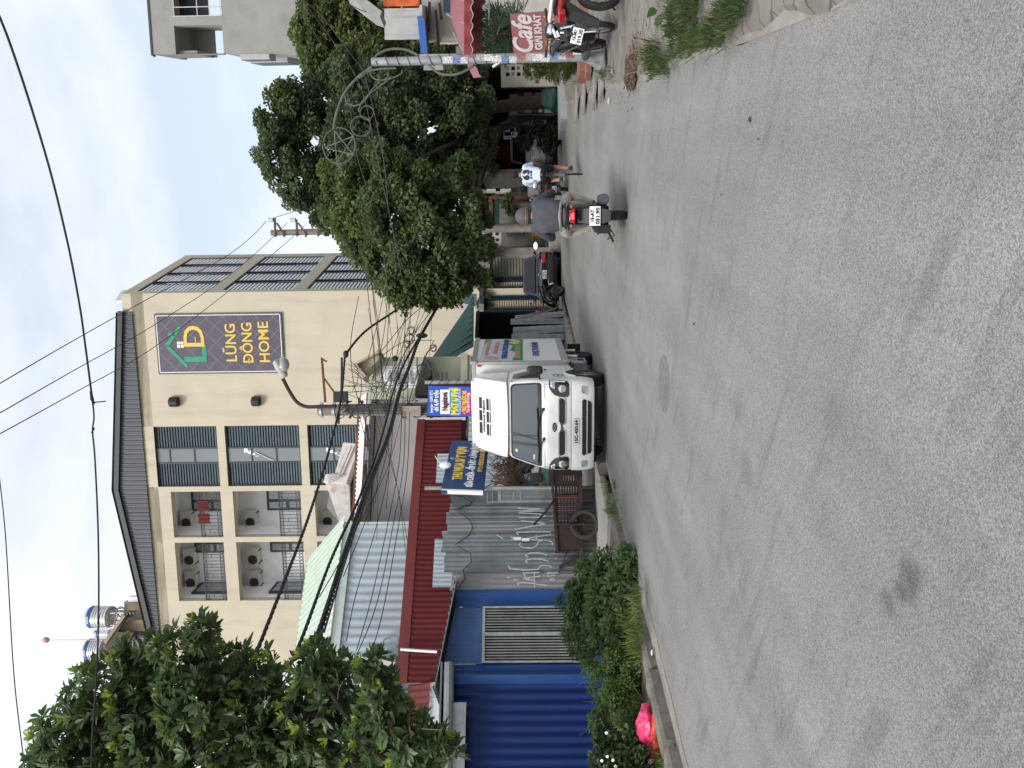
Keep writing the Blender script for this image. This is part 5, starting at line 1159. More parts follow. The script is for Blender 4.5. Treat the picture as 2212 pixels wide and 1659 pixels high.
for k in range(8):
    e0 = (rg.uniform(780, 880), rg.uniform(876, 888)); e2 = (rg.uniform(770, 900), rg.uniform(1060, 1200)); e1 = ((e0[0] + e2[0]) / 2 + rg.uniform(5, 18), (e0[1] + e2[1]) / 2); mb.tube(smooth([W(*e0, 18.2), W(*e1, 16.), W(*e2, 14.)], 5), .006, 4)
mb.ball(W(*z6(860, 615), 18.4), (.1, .08, .07), 8, 6); mb.ball(W(*z6(1585, 680), 18.8), (.08, .08, .08), 8, 6); mb.ball(W(*z6(1980, 340), 19.4), (.07, .06, .16), 8, 6)
mb.tube([W(*z6(*p), 18.4) for p in ((800, 660), (800, 900), (795, 1150), (775, 1350), (750, 1640))], .028, 6)
o_2 = single('wire_tangle', mb, m_cable, 'dense tangle of black wires gathered round the concrete pole top', 'cable tangle'); o_2['kind'] = 'stuff'

# ================================================================== RIGHT SIDE
YA = 13.4; pa = G(1300, 121, .15); YA = pa.y; 
ap = thing('arch_pole', 'grey pipe pole plastered with stickers carrying a curved decorative arch arm over the road', 'arch pole', (pa.x, pa.y, .15)); oa = Vector((pa.x, pa.y, .15))
ta = W(803, 134, YA); mb = MB(); mb.tube([(0, 0, 0), (0, 0, .4), ((ta - oa).x * .5, 0, (ta - oa).z * .5), ta - oa], [.095, .082, .075, .066], 14); part('shaft', mb, m_galv, ap)
mb = MB(); mb.lathe([(.2, 0), (.2, .02), (.1, .03), (.1, .1)], 14); 
for k in range(3): mb.beam((0, 0, .35), (.2 * math.cos(k * 2.1 + .4), .2 * math.sin(k * 2.1 + .4), .0), .02, .07)
part('foot', mb, m_galv, ap)
mb = MB(); P = [Vector(((ta - oa).x * t, 0, (ta - oa).z * t)) for t in [.38 + .6 * i / 160 for i in range(161)]]
mb.tube([p + Vector((.086 * math.cos(i * .5), .078 * math.sin(i * .5), 0)) for i, p in enumerate(P)], .006, 5); part('wound_cable', mb, m_cableg, ap)
rg = random.Random(8); cols_ = [(.55, .53, .5), (.14, .2, .4), (.5, .5, .55), (.35, .12, .12), (.4, .36, .34), (.6, .6, .6)]
mst = [M('sticker_%s' % n_, c, .7, var=.7, sc=55, dirt=.6, dcol=(.2, .2, .22), dsc=25) for n_, c in zip(('cream', 'blue', 'grey', 'red', 'tan', 'white'), cols_)]
for k in range(17):
    xx = 968 + k * 17.5; zz = W(xx, 128, YA).z - oa.z; t = zz / (ta - oa).z; c = (ta - oa).x * t; a0 = -PI / 2 + rg.uniform(-.7, .7); mb = MB(); vs = []; r_ = .086
    hh = rg.uniform(.05, .085)
    for j in range(7): aa = a0 + (j - 3) * .22; vs += [(c + r_ * math.cos(aa), r_ * math.sin(aa), zz - hh), (c + r_ * math.cos(aa), r_ * math.sin(aa), zz + hh)]
    mb.add(vs, [(2 * j, 2 * j + 2, 2 * j + 3, 2 * j + 1) for j in range(6)]); part('sticker', mb, mst[k % 6], ap, recalc=False)
mb = MB(); T = lambda f_, L_, Y=YA: [W(*f_(*p), Y) - oa for p in L_]
mb.tube(smooth(T(zq, ((1985, 540), (1900, 600), (1800, 700), (1745, 790), (1712, 880), (1690, 960), (1680, 1035)))), .024, 8); mb.tube(smooth(T(zq, ((2180, 548), (2050, 555), (1960, 575), (1880, 630)))), .016, 8)
m_arch = M('dull_arch_tube', (.125, .125, .112), .7, var=.3, sc=6, dirt=.5, dcol=(.1, .06, .04)); part('arch_arm', mb, m_arch, ap)
mb = MB(); cz = zq(1722, 1172); ring = [W(cz[0] + 35 * math.cos(t * PI / 18), cz[1] + 39 * math.sin(t * PI / 18), YA) - oa for t in range(36)]; mb.tube(ring, .009, 6, closed=True)
st5 = T(zq, ((1605, 1187), (1685, 1050), (1840, 1095), (1840, 1245), (1705, 1310)))
for i in range(5): mb.tube([st5[i], st5[(i + 2) % 5]], .011, 6)
part('star_ring', mb, m_arch, ap)
mb = MB()
for (a, b, r1) in ((1895, 1015, 21.5), (1945, 905, 14.5)): c = zq(a, b); mb.tube([W(c[0] + r1 * math.cos(t * PI / 14), c[1] + r1 * math.sin(t * PI / 14), YA) - oa for t in range(28)], .008, 5, closed=True)
mb.tube(smooth(T(zq, ((1985, 555), (1972, 585), (2010, 635), (2100, 640), (2212, 600), (2230, 560)))), .011, 5); mb.tube(smooth(T(zq, ((1770, 770), (1785, 830), (1850, 850), (1930, 810), (1985, 720), (2050, 660)))), .011, 5); mb.tube(smooth(T(zq, ((1880, 900), (1900, 830), (1960, 760), (2040, 700), (2110, 650)))), .011, 5)
part('scroll', mb, m_arch, ap)
mb = MB(); mb.tube(smooth(T(zq, ((1985, 495), (2030, 440), (2120, 398), (2230, 395))) + T(ze, ((500, 420), (580, 470), (650, 540), (720, 590), (800, 602), (880, 590), (960, 550), (1020, 505)))), .02, 8); part('hook_curve', mb, m_arch, ap)
mb = MB(); mb.tube(T(zf, ((800, 775), (700, 845))), .022, 8); part('stub_tube', mb, m_wht, ap)
# ---- cafe sign
cs = [W(*zf(965, 700), 14.9), W(*zf(918, 178), 14.9), W(*zf(1830, 95), 14.9), W(*zf(1848, 690), 14.9)]
m_cafe = M('faded_red_board', (.27, .095, .1), .6, var=.08, sc=1.5, dirt=.2, dcol=(.25, .12, .11))
cf, cw, chh = board('cafe_sign', 'faded red Cafe sign board with white script leaning behind the sticker pole', 'sign', cs, m_cafe, .04)
def cy_(a): return chh / 2 - (a - 940) / (1838 - 940) * chh
m_fadew = M('faded_white', (.55, .5, .5), .7)
text('Cafe', .55, m_fadew, cf, (-.03, -.012, cy_(1085)), bold=.014, wid=cw * .86, shear=.35)
text('GIẢI KHÁT', .2, m_fadew, cf, (.02, -.012, cy_(1275)), bold=.01, wid=cw * .8)
text('BÁNH MỲ', .2, M('faded_yellow', (.5, .38, .08), .7), cf, (.02, -.012, cy_(1440)), bold=.012, wid=cw * .84)
text('BÁN', .18, M('faded_blue', (.03, .08, .25), .7), cf, (-cw * .26, -.012, cy_(1605)), bold=.012); text('LAI', .18, M('faded_green', (.08, .3, .12), .7), cf, (-cw * .28, -.012, cy_(1755)), bold=.012)
# small brick steps, carton, red box by the sign
mb = MB(); a = W(*zf(1960, 620), 14.6); mb.box(a.x - .55, a.x + .9, a.y - .3, a.y + .3, .16, .34); mb.box(a.x - .75, a.x + .1, a.y - .7, a.y - .3, .15, .24); single('brick_step', mb, M('red_tile', (.26, .11, .085), .8, var=.15, dirt=.4), 'low red tiled step below the Cafe sign', 'step')
mb = MB(); a = W(*zf(1945, 560), 13.6); mb.box(a.x - .16, a.x + .14, 13.5, 13.8, .17, .5); single('carton', mb, M('cardboard', (.3, .16, .11), .9, var=.1), 'brown carton standing at the foot of the Cafe sign', 'carton')
mb = MB(); a = W(*zf(1950, 430), 12.9); mb.box(a.x - .14, a.x + .14, 12.8, 13.05, .17, .42); ob = single('red_box', mb, M('red_print', (.45, .03, .04), .6), 'small red and white printed box beside the carton', 'box')
mb = MB(); mb.box(-.13, .13, -.128, -.126, .02, .1); part('white_band', mb, m_wht, ob)
# ---- maroon awning
aw = thing('awning', 'maroon canvas awning with a scalloped valance over the cafe front', 'awning', (0, 0, 0))
m_can = M('maroon_canvas', (.2, .035, .045), .75, var=.12, sc=2, bump=.1); m_canl = M('lit_canvas', (.25, .1, .11), .75, var=.08)  # paler second canvas: light on the canopy top is painted into its colour
aw.location = W(1000, 60, 15); oo = Vector(aw.location)
A_ = [W(*zf(340, -120), 15) - oo, W(*zf(340, 720), 15) - oo, W(*zf(170, 240), 16.3) - oo, W(*zf(90, -120), 16.3) - oo]
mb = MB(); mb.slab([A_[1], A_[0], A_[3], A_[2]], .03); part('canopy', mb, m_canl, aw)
def valance(pa_, pb_, drop, nm, mat, seed=0):
    n = 64; vs = []; fs = []
    for i in range(n + 1):
        t = i / n; p = pa_.lerp(pb_, t); d = drop * (1 + .14 * math.cos(t * 11 * PI)); wv = .03 * math.sin(t * 19)
        for k in range(4): vs.append(p + Vector((0, wv * k / 3 - .01, -d * k / 3)))
    for i in range(n):
        for k in range(3): fs.append((i * 4 + k, (i + 1) * 4 + k, (i + 1) * 4 + k + 1, i * 4 + k + 1))
    mb = MB(); mb.add(vs, fs)
    # piping
    mb2 = MB(); mb2.tube([vs[i * 4 + 3] for i in range(n + 1)], .008, 4)
    o = part(nm, mb, mat, aw, recalc=False); part('piping', mb2, M('cream_piping', (.5, .4, .3), .8), o); return o
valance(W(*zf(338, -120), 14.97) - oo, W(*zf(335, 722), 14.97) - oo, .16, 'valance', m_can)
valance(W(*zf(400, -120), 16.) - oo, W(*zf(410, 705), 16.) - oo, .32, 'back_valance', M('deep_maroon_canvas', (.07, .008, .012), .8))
mb = MB(); mb.slab([W(*zf(365, 800), 15.1) - oo, W(*zf(455, 985), 15.1) - oo, W(*zf(555, 975), 15.) - oo, W(*zf(520, 930), 15.) - oo, W(*zf(500, 860), 15.) - oo, W(*zf(440, 800), 15.) - oo], .02); part('torn_flap', mb, m_canl, aw)
mb = MB()
for b_ in (0, 300, 690): mb.tube([W(*zf(200 if b_ > 400 else 120, b_ * .6), 16.3) - oo, W(*zf(345, b_), 15) - oo], .018, 6)
mb.tube([W(*zf(650, -60), 15.2) - oo, W(*zf(655, 700), 15.2) - oo], .015, 6)
part('frame_tube', mb, m_galv, aw)
# ---- cafe house
ch = thing('cafe_house', 'white plastered cafe house with a blue box awning and dark frames behind the maroon awning', 'house', (W(1130, 60, 19).x, 19, 0)); oc = Vector(ch.location)
def rb(mb, x0, x1, y0, y1, Y0, Y1, z0=None):
    p = W(x0, y1, Y0) - oc; q_ = W(x1, y0, Y0) - oc; k_ = .46; mb.M = Matrix(((1, k_, 0, -k_ * (Y0 - 19)), (0, 1, 0, 0), (0, 0, 1, 0), (0, 0, 0, 1))); mb.box(p.x, q_.x, Y0 - 19, Y1 - 19, q_.z if z0 is None else z0, p.z); mb.M = Matrix.Identity(4)
mb = MB(); rb(mb, 948, 1210, -120, 92, 19, 22, 0); rb(mb, 948, 1210, 86, 96, 18.92, 19, 0); part('wall', mb, M('cream_white', (.5, .48, .44), .85, var=.08, dirt=.25, dcol=(.3, .28, .24)), ch)
mb = MB()
for k in range(16): rb(mb, 1040 + k * 8, 1043 + k * 8, 96, 122, 19.3, 19.35)
rb(mb, 985, 1210, 95, 123, 19.4, 19.5, 0); part('shutter', mb, M('grey_slats', (.22, .21, .2), .7), ch)
mb = MB(); rb(mb, 831, 906, 17, 86, 17.6, 19.2); rb(mb, 906, 912, 10, 90, 17.5, 19.2); part('balcony_wall', mb, M('stained_white', (.42, .42, .41), .9, dirt=.7, dcol=(.14, .14, .13), dsc=1.5, streak=True), ch)
mb = MB(); P = [W(*ze(a, b), 17.4) - oc for a, b in ((540, 125), (598, 150), (622, 430), (570, 430))]; P2 = [p + Vector((.3, .7, .05)) for p in P]; mb.loft([P, P2]); part('blue_box_awning', mb, M('bright_blue', (.05, .13, .42), .6, var=.05), ch)
mb = MB(); rb(mb, 912, 950, -100, 92, 18.4, 18.6); part('window_band', mb, M('grey_curtain', (.36, .35, .34), .8, var=.1), ch)
mb = MB(); 
for (a0, b0, a1, b1) in ((605, 60, 625, 370), (640, 20, 630, 250), (690, 85, 715, 380), (720, 30, 735, 150)): mb.beam(W(*ze(a0, b0), 18.2) - oc, W(*ze(a1, b1), 18.2) - oc, .09, .06)
part('window_frame', mb, M('maroon_frame', (.05, .015, .02), .5), ch)
mb = MB(); rb(mb, 915, 957, 137, 152, 19, 20.5); part('side_canopy', mb, M('grey_canopy', (.36, .35, .33), .8), ch)
mb = MB(); rb(mb, 820, 909, -80, 3, 15.6, 15.7); o_ = part('upper_fascia', mb, M('teal_fascia', (.18, .35, .33), .6), ch)
mb = MB(); rb(mb, 828, 905, -20, 14, 15.5, 15.58); part('orange_banner', mb, M('orange_red_print', (.5, .1, .03), .6, var=.6, sc=4), ch)
mb = MB(); P = [W(*ze(a, b), 15.3) - oc for a, b in ((0, -60), (60, -60), (255, 90), (240, 130), (180, 110), (-40, -60))]; mb.loft([P, [p + Vector((0, .5, 0)) for p in P]]); part('eave_beam', mb, M('grey_eave', (.32, .32, .31), .8), ch)
mb = MB(); rb(mb, 902, 990, 116, 140, 20.5, 21); part('bracket_wall', mb, m_plg, ch)
mb = MB(); rb(mb, 958, 1002, -60, 27, 15.9, 15.95); sgn = part('shop_board', mb, M('dark_teal_board', (.012, .04, .06), .6), ch)
p = W(*zf(655, 80), 15.88) - oc; text('Tiệm', .22, M('pale_text', (.5, .55, .6), .7), ch, (p.x, p.y, p.z), bold=.004, shear=.2)
# ---- breeze block wall
bwp = Plane(tuple(W(1205, 150, 26.5).xy), (1, -.2)); bwk = thing('breeze_block_wall', 'cream garden wall with patterned breeze blocks left of the sticker pole', 'wall', tuple(bwp.o), bwp.a)
x0 = bwp.st(1150, 187)[0]; x1 = bwp.st(1150, 118)[0]; xm_ = bwp.st(1150, 166)[0]; zt = bwp.st(1082, 160)[1]; xr9 = bwp.st(1150, 60)[0]
m_brz = M('cream_wall', (.42, .39, .33), .9, var=.08, dirt=.3, dcol=(.25, .23, .2))
mb = MB(); mb.box(x0, xm_, 0, .2, 0, zt); part('pier', mb, m_brz, bwk)
cs_ = .2; holes = []; nx = int((xr9 - xm_) / cs_); nz_ = int(zt / cs_)
bars = MB()
for i in range(nx):
    for j in range(nz_):
        a = xm_ + i * cs_; c = j * cs_ + .02; holes.append((a + .035, a + cs_ - .035, c + .035, c + cs_ - .035))
        if (i + j) % 2 == 0:
            h = cs_ / 2; cx, cz = a + h, c + h
            for t in range(4): dx, dz = math.cos(t * PI / 4) * .075, math.sin(t * PI / 4) * .075; bars.beam((cx - dx, .05, cz - dz), (cx + dx, .05, cz + dz), .02, .05)
mb = MB(); mb.holed(xm_, xm_ + nx * cs_, 0, zt, holes, .1); part('breeze_blocks', mb, m_brz, bwk); part('block_pattern', bars, m_brz, bwk)
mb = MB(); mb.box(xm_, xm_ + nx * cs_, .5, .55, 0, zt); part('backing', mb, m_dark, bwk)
c = bwp.st(1160, 176); mb = MB(); mb.box(c[0] - .06, c[0] + .06, -.02, 0, c[1] - .06, c[1] + .06); part('socket', mb, m_dkgrey, bwk)
# ---- shelf rack with green tarp
YS = 27.3; sh_ = thing('shelf_rack', 'metal shelf rack loaded with pale goods next to the breeze block wall', 'shelf', (W(1200, 212, YS).x, YS, 0)); os_ = Vector(sh_.location)
xa, xb = W(1200, 233, YS).x - os_.x, W(1200, 190, YS).x - os_.x; z9 = W(1118, 210, YS).z
mb = MB()
for x in (xa, (xa + xb) / 2, xb):
    for y in (0, .5): mb.box(x - .025, x + .025, y - .025, y + .025, 0, z9)
for t in (.15, .4, .65, .98): mb.box(xa, xb, 0, .5, z9 * t, z9 * t + .03)
part('frame', mb, m_navyb, sh_)
mb = MB(); mb.box(xa - .05, xb, .52, .55, 0, z9 + .3); part('back_panel', mb, M('grey_back', (.16, .155, .145), .9, var=.3), sh_)
rg = random.Random(2); gm = [M('goods_%s' % n_, c, .7, var=.3, sc=8) for n_, c in zip(('white', 'grey', 'yellow', 'pale', 'red'), ((.65, .67, .68), (.2, .2, .2), (.55, .4, .05), (.45, .45, .42), (.35, .08, .08)))]
for k in range(16):
    t = (.15, .4, .65)[k % 3]; x = xa + .05 + (xb - xa - .15) * (k // 3) / 5.; mb = MB(); hh = rg.uniform(.12, .33); w9 = rg.uniform(.06, .11)
    mb.box(x - w9, x + w9, .05, .35, z9 * t + .03, z9 * t + .03 + hh)
    o_ = single('packed_goods', MB().add([tuple(Vector(v) + os_) for v in mb.v], mb.f), gm[rg.choice((0, 0, 1, 2, 3, 1, 4))], 'small packet or box among the goods on the metal shelf rack', 'goods', 'goods on the shelf rack')
c = W(1198, 213, 26.9); single('green_tarp', lump((c.x, c.y, .32), (.4, .28, .33), 4, amp=.26), M('green_tarpaulin', (.022, .08, .06), .6, var=.15), 'crumpled green tarpaulin heap at the foot of the shelf rack', 'tarpaulin')
mb = MB(); c = G(1222, 205, 0); mb.box(c.x - 1.0, c.x + .9, c.y - .6, c.y + 1.4, .0, .19); single('concrete_ramp', mb, M('smooth_concrete', (.33, .34, .35), .9, dirt=.3), 'smooth grey concrete ramp before the shelf rack and wall', 'ramp')
# ---- dark shop under the trees
ds = thing('dark_shop', 'deeply shaded open shop front under the big tree', 'shop', (W(1200, 260, 29).x, 29, 0)); od = Vector(ds.location)
xa, xb = W(1200, 372, 29).x - od.x, W(1200, 190, 29).x - od.x + 1.0
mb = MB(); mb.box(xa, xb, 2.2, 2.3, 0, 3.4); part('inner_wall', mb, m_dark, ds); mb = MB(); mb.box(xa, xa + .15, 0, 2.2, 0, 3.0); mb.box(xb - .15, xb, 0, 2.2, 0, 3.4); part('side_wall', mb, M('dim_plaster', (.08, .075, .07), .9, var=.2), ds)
mb = MB(); mb.slab([(xa - .3, -1.3, 2.75), (xb + .2, -1.3, 2.75), (xb + .2, 2.4, 3.5), (xa - .3, 2.4, 3.5)], .06); part('roof', mb, M('dark_grey_roof', (.07, .068, .065), .9), ds)  # roof slab in one even dark grey
mb = MB(); mb.box(xa + .1, xb - .1, .9, 1.8, 0, .7); mb.box(xb - 2.2, xb - .9, .3, .8, 0, .45); part('counter', mb, M('black_brown', (.03, .025, .022), .9, var=.5), ds)
c = W(1113, 262, 28.4); single('brown_drum', lump((c.x, c.y, c.z), (.55, .3, .28), 9, amp=.08), M('dim_brown', (.06, .03, .025), .8), 'dim reddish brown bundle hanging in the dark shop front', 'bundle')
c = W(1180, 243, 28.2); single('grey_sack', lump((c.x, c.y, c.z - .1), (.12, .14, .36), 12, amp=.08), M('grey_plastic', (.1, .11, .12), .7), 'grey rounded plastic can standing in the dark shop', 'can')
for k, (xx, yy, col, s_) in enumerate(((1100, 285, (.7, .72, .75), .14), (1108, 279, (.12, .25, .5), .1), (1096, 292, (.4, .5, .6), .12), (1112, 290, (.6, .6, .6), .08))):
    c = W(xx, yy, 28); mb = MB(); mb.box(c.x - s_, c.x + s_, 28, 28.1, c.z - s_ * 1.2, c.z + s_ * 1.2); single('hanging_packet', mb, M('packet_%d' % k, col, .5, var=.4, sc=6), ('white packet hanging at the dark shop edge', 'blue packet hanging at the dark shop edge', 'pale blue packet hanging nearest the van', 'small grey packet hanging low by the van')[k], 'packet', 'packets hanging at the shop')
# ---- far houses to close the lane end on the right
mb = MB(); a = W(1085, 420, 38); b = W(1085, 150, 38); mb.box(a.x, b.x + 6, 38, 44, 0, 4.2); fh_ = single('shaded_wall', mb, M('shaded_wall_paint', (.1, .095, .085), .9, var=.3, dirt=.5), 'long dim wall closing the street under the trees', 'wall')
mb = MB(); a = W(1078, 355, 31); b = W(1078, 310, 31); mb.slab([W(1105, 362, 30.5), W(1072, 340, 31), W(1078, 318, 31), W(1106, 312, 30.5)], .03); single('red_tent_roof', mb, m_redr, 'small red tent roof peeking out over the white van', 'tent')

# ================================================================== GREY TOWER HOUSE, UPPER RIGHT
PC_ = Plane(tuple(W(600, 113, 40).xy), (1, -.137))
tw = thing('concrete_house', 'tall grey rendered house with an open roof loggia and grilled window at the upper right', 'building', tuple(PC_.o), PC_.a)
def c2(a, b): return PC_.st(*zq(a, b))
m_rend = M('grey_render', (.3, .3, .285), .92, var=.07, sc=.8, bump=.05, dirt=.35, dcol=(.17, .16, .15), dsc=.9)
xL = 0; xR_ = 8; zT = (c2(222, 420)[1] + c2(195, 0)[1]) / 2; zA = c2(400, 300)[1]; zB_ = c2(787, 300)[1]
xw1 = c2(500, 132)[0]; xl2 = c2(500, 205)[0]
mb = MB(); mb.holed(0, xR_, 0, zT, [(xw1, xR_ - 1, c2(775, 60)[1], c2(385, 60)[1]), (-.0, xl2, zB_, zA)], .3); part('wall', mb, m_rend, tw)
mb = MB(); mb.M = Matrix(((1, .209, 0, 0), (0, 1, 0, 0), (0, 0, 1, 0), (0, 0, 0, 1))); mb.box(0, xR_, .3, 3.6, zT - .3, zT - .02); mb.box(0, xl2 + .2, .3, 2.6, zA, zA + .15); mb.box(xl2, xl2 + .2, .3, 2.6, zB_, zA); mb.box(0, .25, 2.4, 2.6, (zA * .52 + zB_ * .48), zA); mb.box(0, xl2, 2.4, 2.6, (zA * .54 + zB_ * .46), zA); mb.box(0, xl2, .3, 2.6, zB_ - .2, zB_ - .02); mb.box(-.002, .2, .31, 2.6, zT - 2.3, zT - .01)
part('loggia', mb, m_rend, tw)
mb = MB(); wa, wb = c2(775, 60)[1], c2(385, 60)[1]; mb.box(xw1, xR_, 1.5, 1.6, (wa + wb) / 2, wb + .3); part('room_dark', mb, m_dkgrey, tw)
mb = MB(); n = 9
for k in range(12): x = xw1 + (xR_ - 1 - xw1) * k / 11 * 1.0; mb.box(x - .02, x + .02, -.06, -.02, wa, wb)
for z in (wa + .05, (wa + wb) / 2, wb - .05, (wa * 3 + wb) / 4): mb.box(xw1, xR_ - 1, -.05, -.03, z - .02, z + .02)
part('window_grille', mb, M('cream_bars', (.55, .54, .48), .5), tw)
mb = MB(); mb.box(-.04, xR_, -.05, .3, zT, zT + .1); part('coping', mb, m_dkgrey, tw)
# left face, seen as a sliver, with slits
mb = MB(); hs = []
for z in (zB_ - 2.2, zB_ - 5.4, zB_ - 8.6, zB_ - 11.8): hs += [(.8, 2.0, z, z + 1.6), (3.2, 5.6, z - .3, z + 1.9)]
mb.holed(0, 6.5, 0, zB_ - .001, hs, .3); part('side_wall', mb, M('pale_render', (.45, .46, .46), .9, var=.05), tw, rz=R(78))
mb = MB()
for h in hs: mb.box(h[0], h[1], .28, .3, h[2], h[3])
part('window_dark', mb, m_dkgrey, tw, rz=R(78))

# ================================================================== ROOFTOP WITH WATER TANKS, UPPER LEFT
def zl_(a, b): return (.26857 * a, 1213.5 + .26857 * b)
YW = 42.0
def wl(a, b, Y=YW): return W(*zl_(a, b), Y)
rt_ = thing('rooftop_house', 'brown rooftop house with a dark slanted canopy behind the gable, upper left', 'house', (wl(1100, 500).x, YW, 0)); orr = Vector(rt_.location)
m_rb = M('tan_render', (.36, .28, .2), .9, var=.08, dirt=.3)
def qb(mb, a0, a1, b0, b1, Y0, Y1, down=0):
    p = wl(a0, b1, Y0) - orr; q_ = wl(a1, b0, Y0) - orr; mb.box(p.x, q_.x, Y0 - YW, Y1 - YW, q_.z - down, p.z)
mb = MB(); qb(mb, 1000, 1300, 320, 470, 42.2, 46, 12); qb(mb, 965, 1300, 470, 560, 41.8, 46, 12); qb(mb, 1040, 1300, 560, 900, 42.5, 46, 12); part('wall', mb, m_rb, rt_)
mb = MB(); P = [wl(a, b, 41.2) - orr for a, b in ((820, 655), (985, 430), (1010, 455), (945, 565), (1075, 570), (1000, 705), (870, 720))]; mb.loft([P, [p + Vector((0, .3, 0)) for p in P]]); part('canopy', mb, M('dark_tin', (.08, .07, .065), .8, var=.2), rt_)
mb = MB(); P = [wl(a, b, 41.1) - orr for a, b in ((830, 640), (990, 420), (1005, 440), (848, 665))]; mb.loft([P, [p + Vector((0, .2, 0)) for p in P]]); part('canopy_edge', mb, m_rb, rt_)
mb = MB(); qb(mb, 1010, 1180, 570, 800, 42.3, 42.45); part('window', mb, m_glassg, rt_)
mb = MB(); qb(mb, 1015, 1030, 570, 800, 42.2, 42.3); qb(mb, 1075, 1090, 570, 800, 42.2, 42.3); qb(mb, 1010, 1180, 705, 715, 42.2, 42.3); part('window_frame', mb, m_navyb, rt_)
mb = MB(); qb(mb, 1030, 1120, 285, 325, 42.2, 42.6); part('awning_strip', mb, m_white, rt_)
mb = MB(); a = wl(1090, 260, 42.5) - orr
mb = MB(); P = [wl(*p, 41.6) - orr for p in ((940, 395), (960, 440), (1140, 400), (1140, 430))]; mb.beam(P[0], P[2], .08); mb.beam(P[1], P[3], .08)
for k in range(8): mb.beam(P[0].lerp(P[2], k / 7), P[1].lerp(P[3], k / 7), .05)
part('ladder', mb, m_navyb, rt_)
m_tank = M('stainless_tank', (.62, .63, .64), .3, metal=.55, var=.12, sc=2); m_bandb = M('blue_band', (.03, .1, .35), .5)
mb = MB(); 
def tank(a0, a1, b0, b1, Y, lb):
    top, bot = wl(a0, (b0 + b1) / 2, Y), wl(a1, (b0 + b1) / 2, Y); r = (wl(a0, b0, Y).x - wl(a0, b1, Y).x) / 2; h = top.z - bot.z
    t = thing('water_tank', lb, 'water tank', (top.x, Y, bot.z), group='water tanks on the roof')
    mb = MB(); pr = [(.01, 0)] + sum([[(r * .96, h * (.04 + .1 * k)), (r, h * (.07 + .1 * k)), (r * .965, h * (.12 + .1 * k))] for k in range(8)], []) + [(r * .85, h * .93), (.01, h)]
    mb.lathe(pr, 28); part('shell', mb, m_tank, t)
    mb = MB(); mb.lathe([(r * 1.01, h * .66), (r * 1.012, h * .8)], 28); part('band', mb, m_bandb, t, recalc=False)
    text('SIGMA', h * .1, m_wht, t, (0, -r * 1.03, h * .73), bold=.004)
    mb = MB()
    for k in range(4): aa = k * PI / 2 + .7; mb.beam((r * .8 * math.cos(aa), r * .8 * math.sin(aa), 0), (r * .9 * math.cos(aa), r * .9 * math.sin(aa), -.9), .06)
    mb.torus((0, 0, -.02), r * .9, .03, 'z', 20, 6); mb.torus((0, 0, -.45), r * .9, .025, 'z', 20, 6); part('stand', mb, m_galv, t)
    mb = MB(); mb.tube([(-r * 1.1, -.2, h * 1.1), (-r * 1.1, -.2, -.3)], .025, 5); mb.tube([(-r * 1.1, -.2, h * 1.1), (-r * 1.35, -.3, h * .95)], .025, 5); part('pipe', mb, m_wht, t)
tank(698, 900, 358, 530, 42, 'rightmost steel water tank, whole, with a blue band'); tank(750, 890, 540, 612, 43.5, 'partly hidden steel water tank between the other two'); tank(683, 850, 622, 790, 42, 'leftmost steel water tank, just above the leaves')
mb = MB(); p = wl(830, 628, 41.5); q_ = wl(312, 630, 41.5); mb.cyl(p, q_, .03, .02, 6); r9 = wl(368, 630, 41.5); mb.ball(r9, (.18, .18, .2), 12, 8); single('lightning_rod', mb, M('red_white_rod', (.6, .4, .4), .6), 'slim lightning rod with a ball standing between the water tanks', 'lightning rod')
# ================================================================== TRUCK
TA = -.205
tk = thing('truck', 'white light truck with refrigerated box and roof fairing parked facing the camera', 'truck', (-.78, 13.17, 0), TA)
def itp(tab, z):
    if z <= tab[0][0]: return tab[0][1]
    for (a, b), (c, d) in zip(tab[:-1], tab[1:]):
        if z <= c: return b + (d - b) * (z - a) / (c - a)
    return tab[-1][1]
YFT = [(.55, .02), (.66, .0), (.95, .015), (1.1, .055), (1.17, .1), (1.2, .12), (1.72, .46), (1.78, .53), (1.83, .66), (1.85, .85)]
HWT = [(.22, .78), (.4, .825), (1.0, .835), (1.2, .82), (1.45, .785), (1.72, .725), (1.79, .69), (1.83, .63), (1.85, .5)]
def cu_(u): return .2 * (1 - (1 - min(1, abs(u)) ** 4.2) ** (1 / 4.2))
def fp(u, z, off=0.): return (u * itp(HWT, z), itp(YFT, z) + cu_(u) * (1 if z < 1.2 else .9) - off, z)
US = [-1, -.985, -.95, -.88, -.78, -.65, -.5, -.25, 0, .25, .5, .65, .78, .88, .95, .985, 1]
rings = []
for z in (.58, .64, .8, .95, 1.05, 1.12, 1.17, 1.2, 1.35, 1.5, 1.65, 1.72, 1.77, 1.8, 1.83, 1.85):
    rings.append([fp(u, z) for u in US] + [(itp(HWT, z), .9, z), (itp(HWT, z), 1.5, z), (-itp(HWT, z), 1.5, z), (-itp(HWT, z), .9, z)])
mb = MB(); mb.loft(rings); cab = part('cab', mb, m_whitep, tk, ang=.7)
def patch(poly_rows, off, mat, nm, par, nu=10, **k):
    """rows of (z, u0, u1) laid on the cab front"""
    vs = []; fs = []
    for z, a, b in poly_rows:
        for i in range(nu + 1): vs.append(fp(a + (b - a) * i / nu, z, off))
    for r in range(len(poly_rows) - 1):
        for i in range(nu): q = r * (nu + 1) + i; fs.append((q, q + 1, q + nu + 2, q + nu + 1))
    mb = MB(); mb.add(vs, fs); return part(nm, mb, mat, par, recalc=False, **k)
patch([(1.175, -.9, .9), (1.2, -.945, .945), (1.3, -.95, .95), (1.66, -.95, .95), (1.715, -.93, .93), (1.735, -.86, .86)], .004, m_black, 'windscreen_seal', cab, 24)
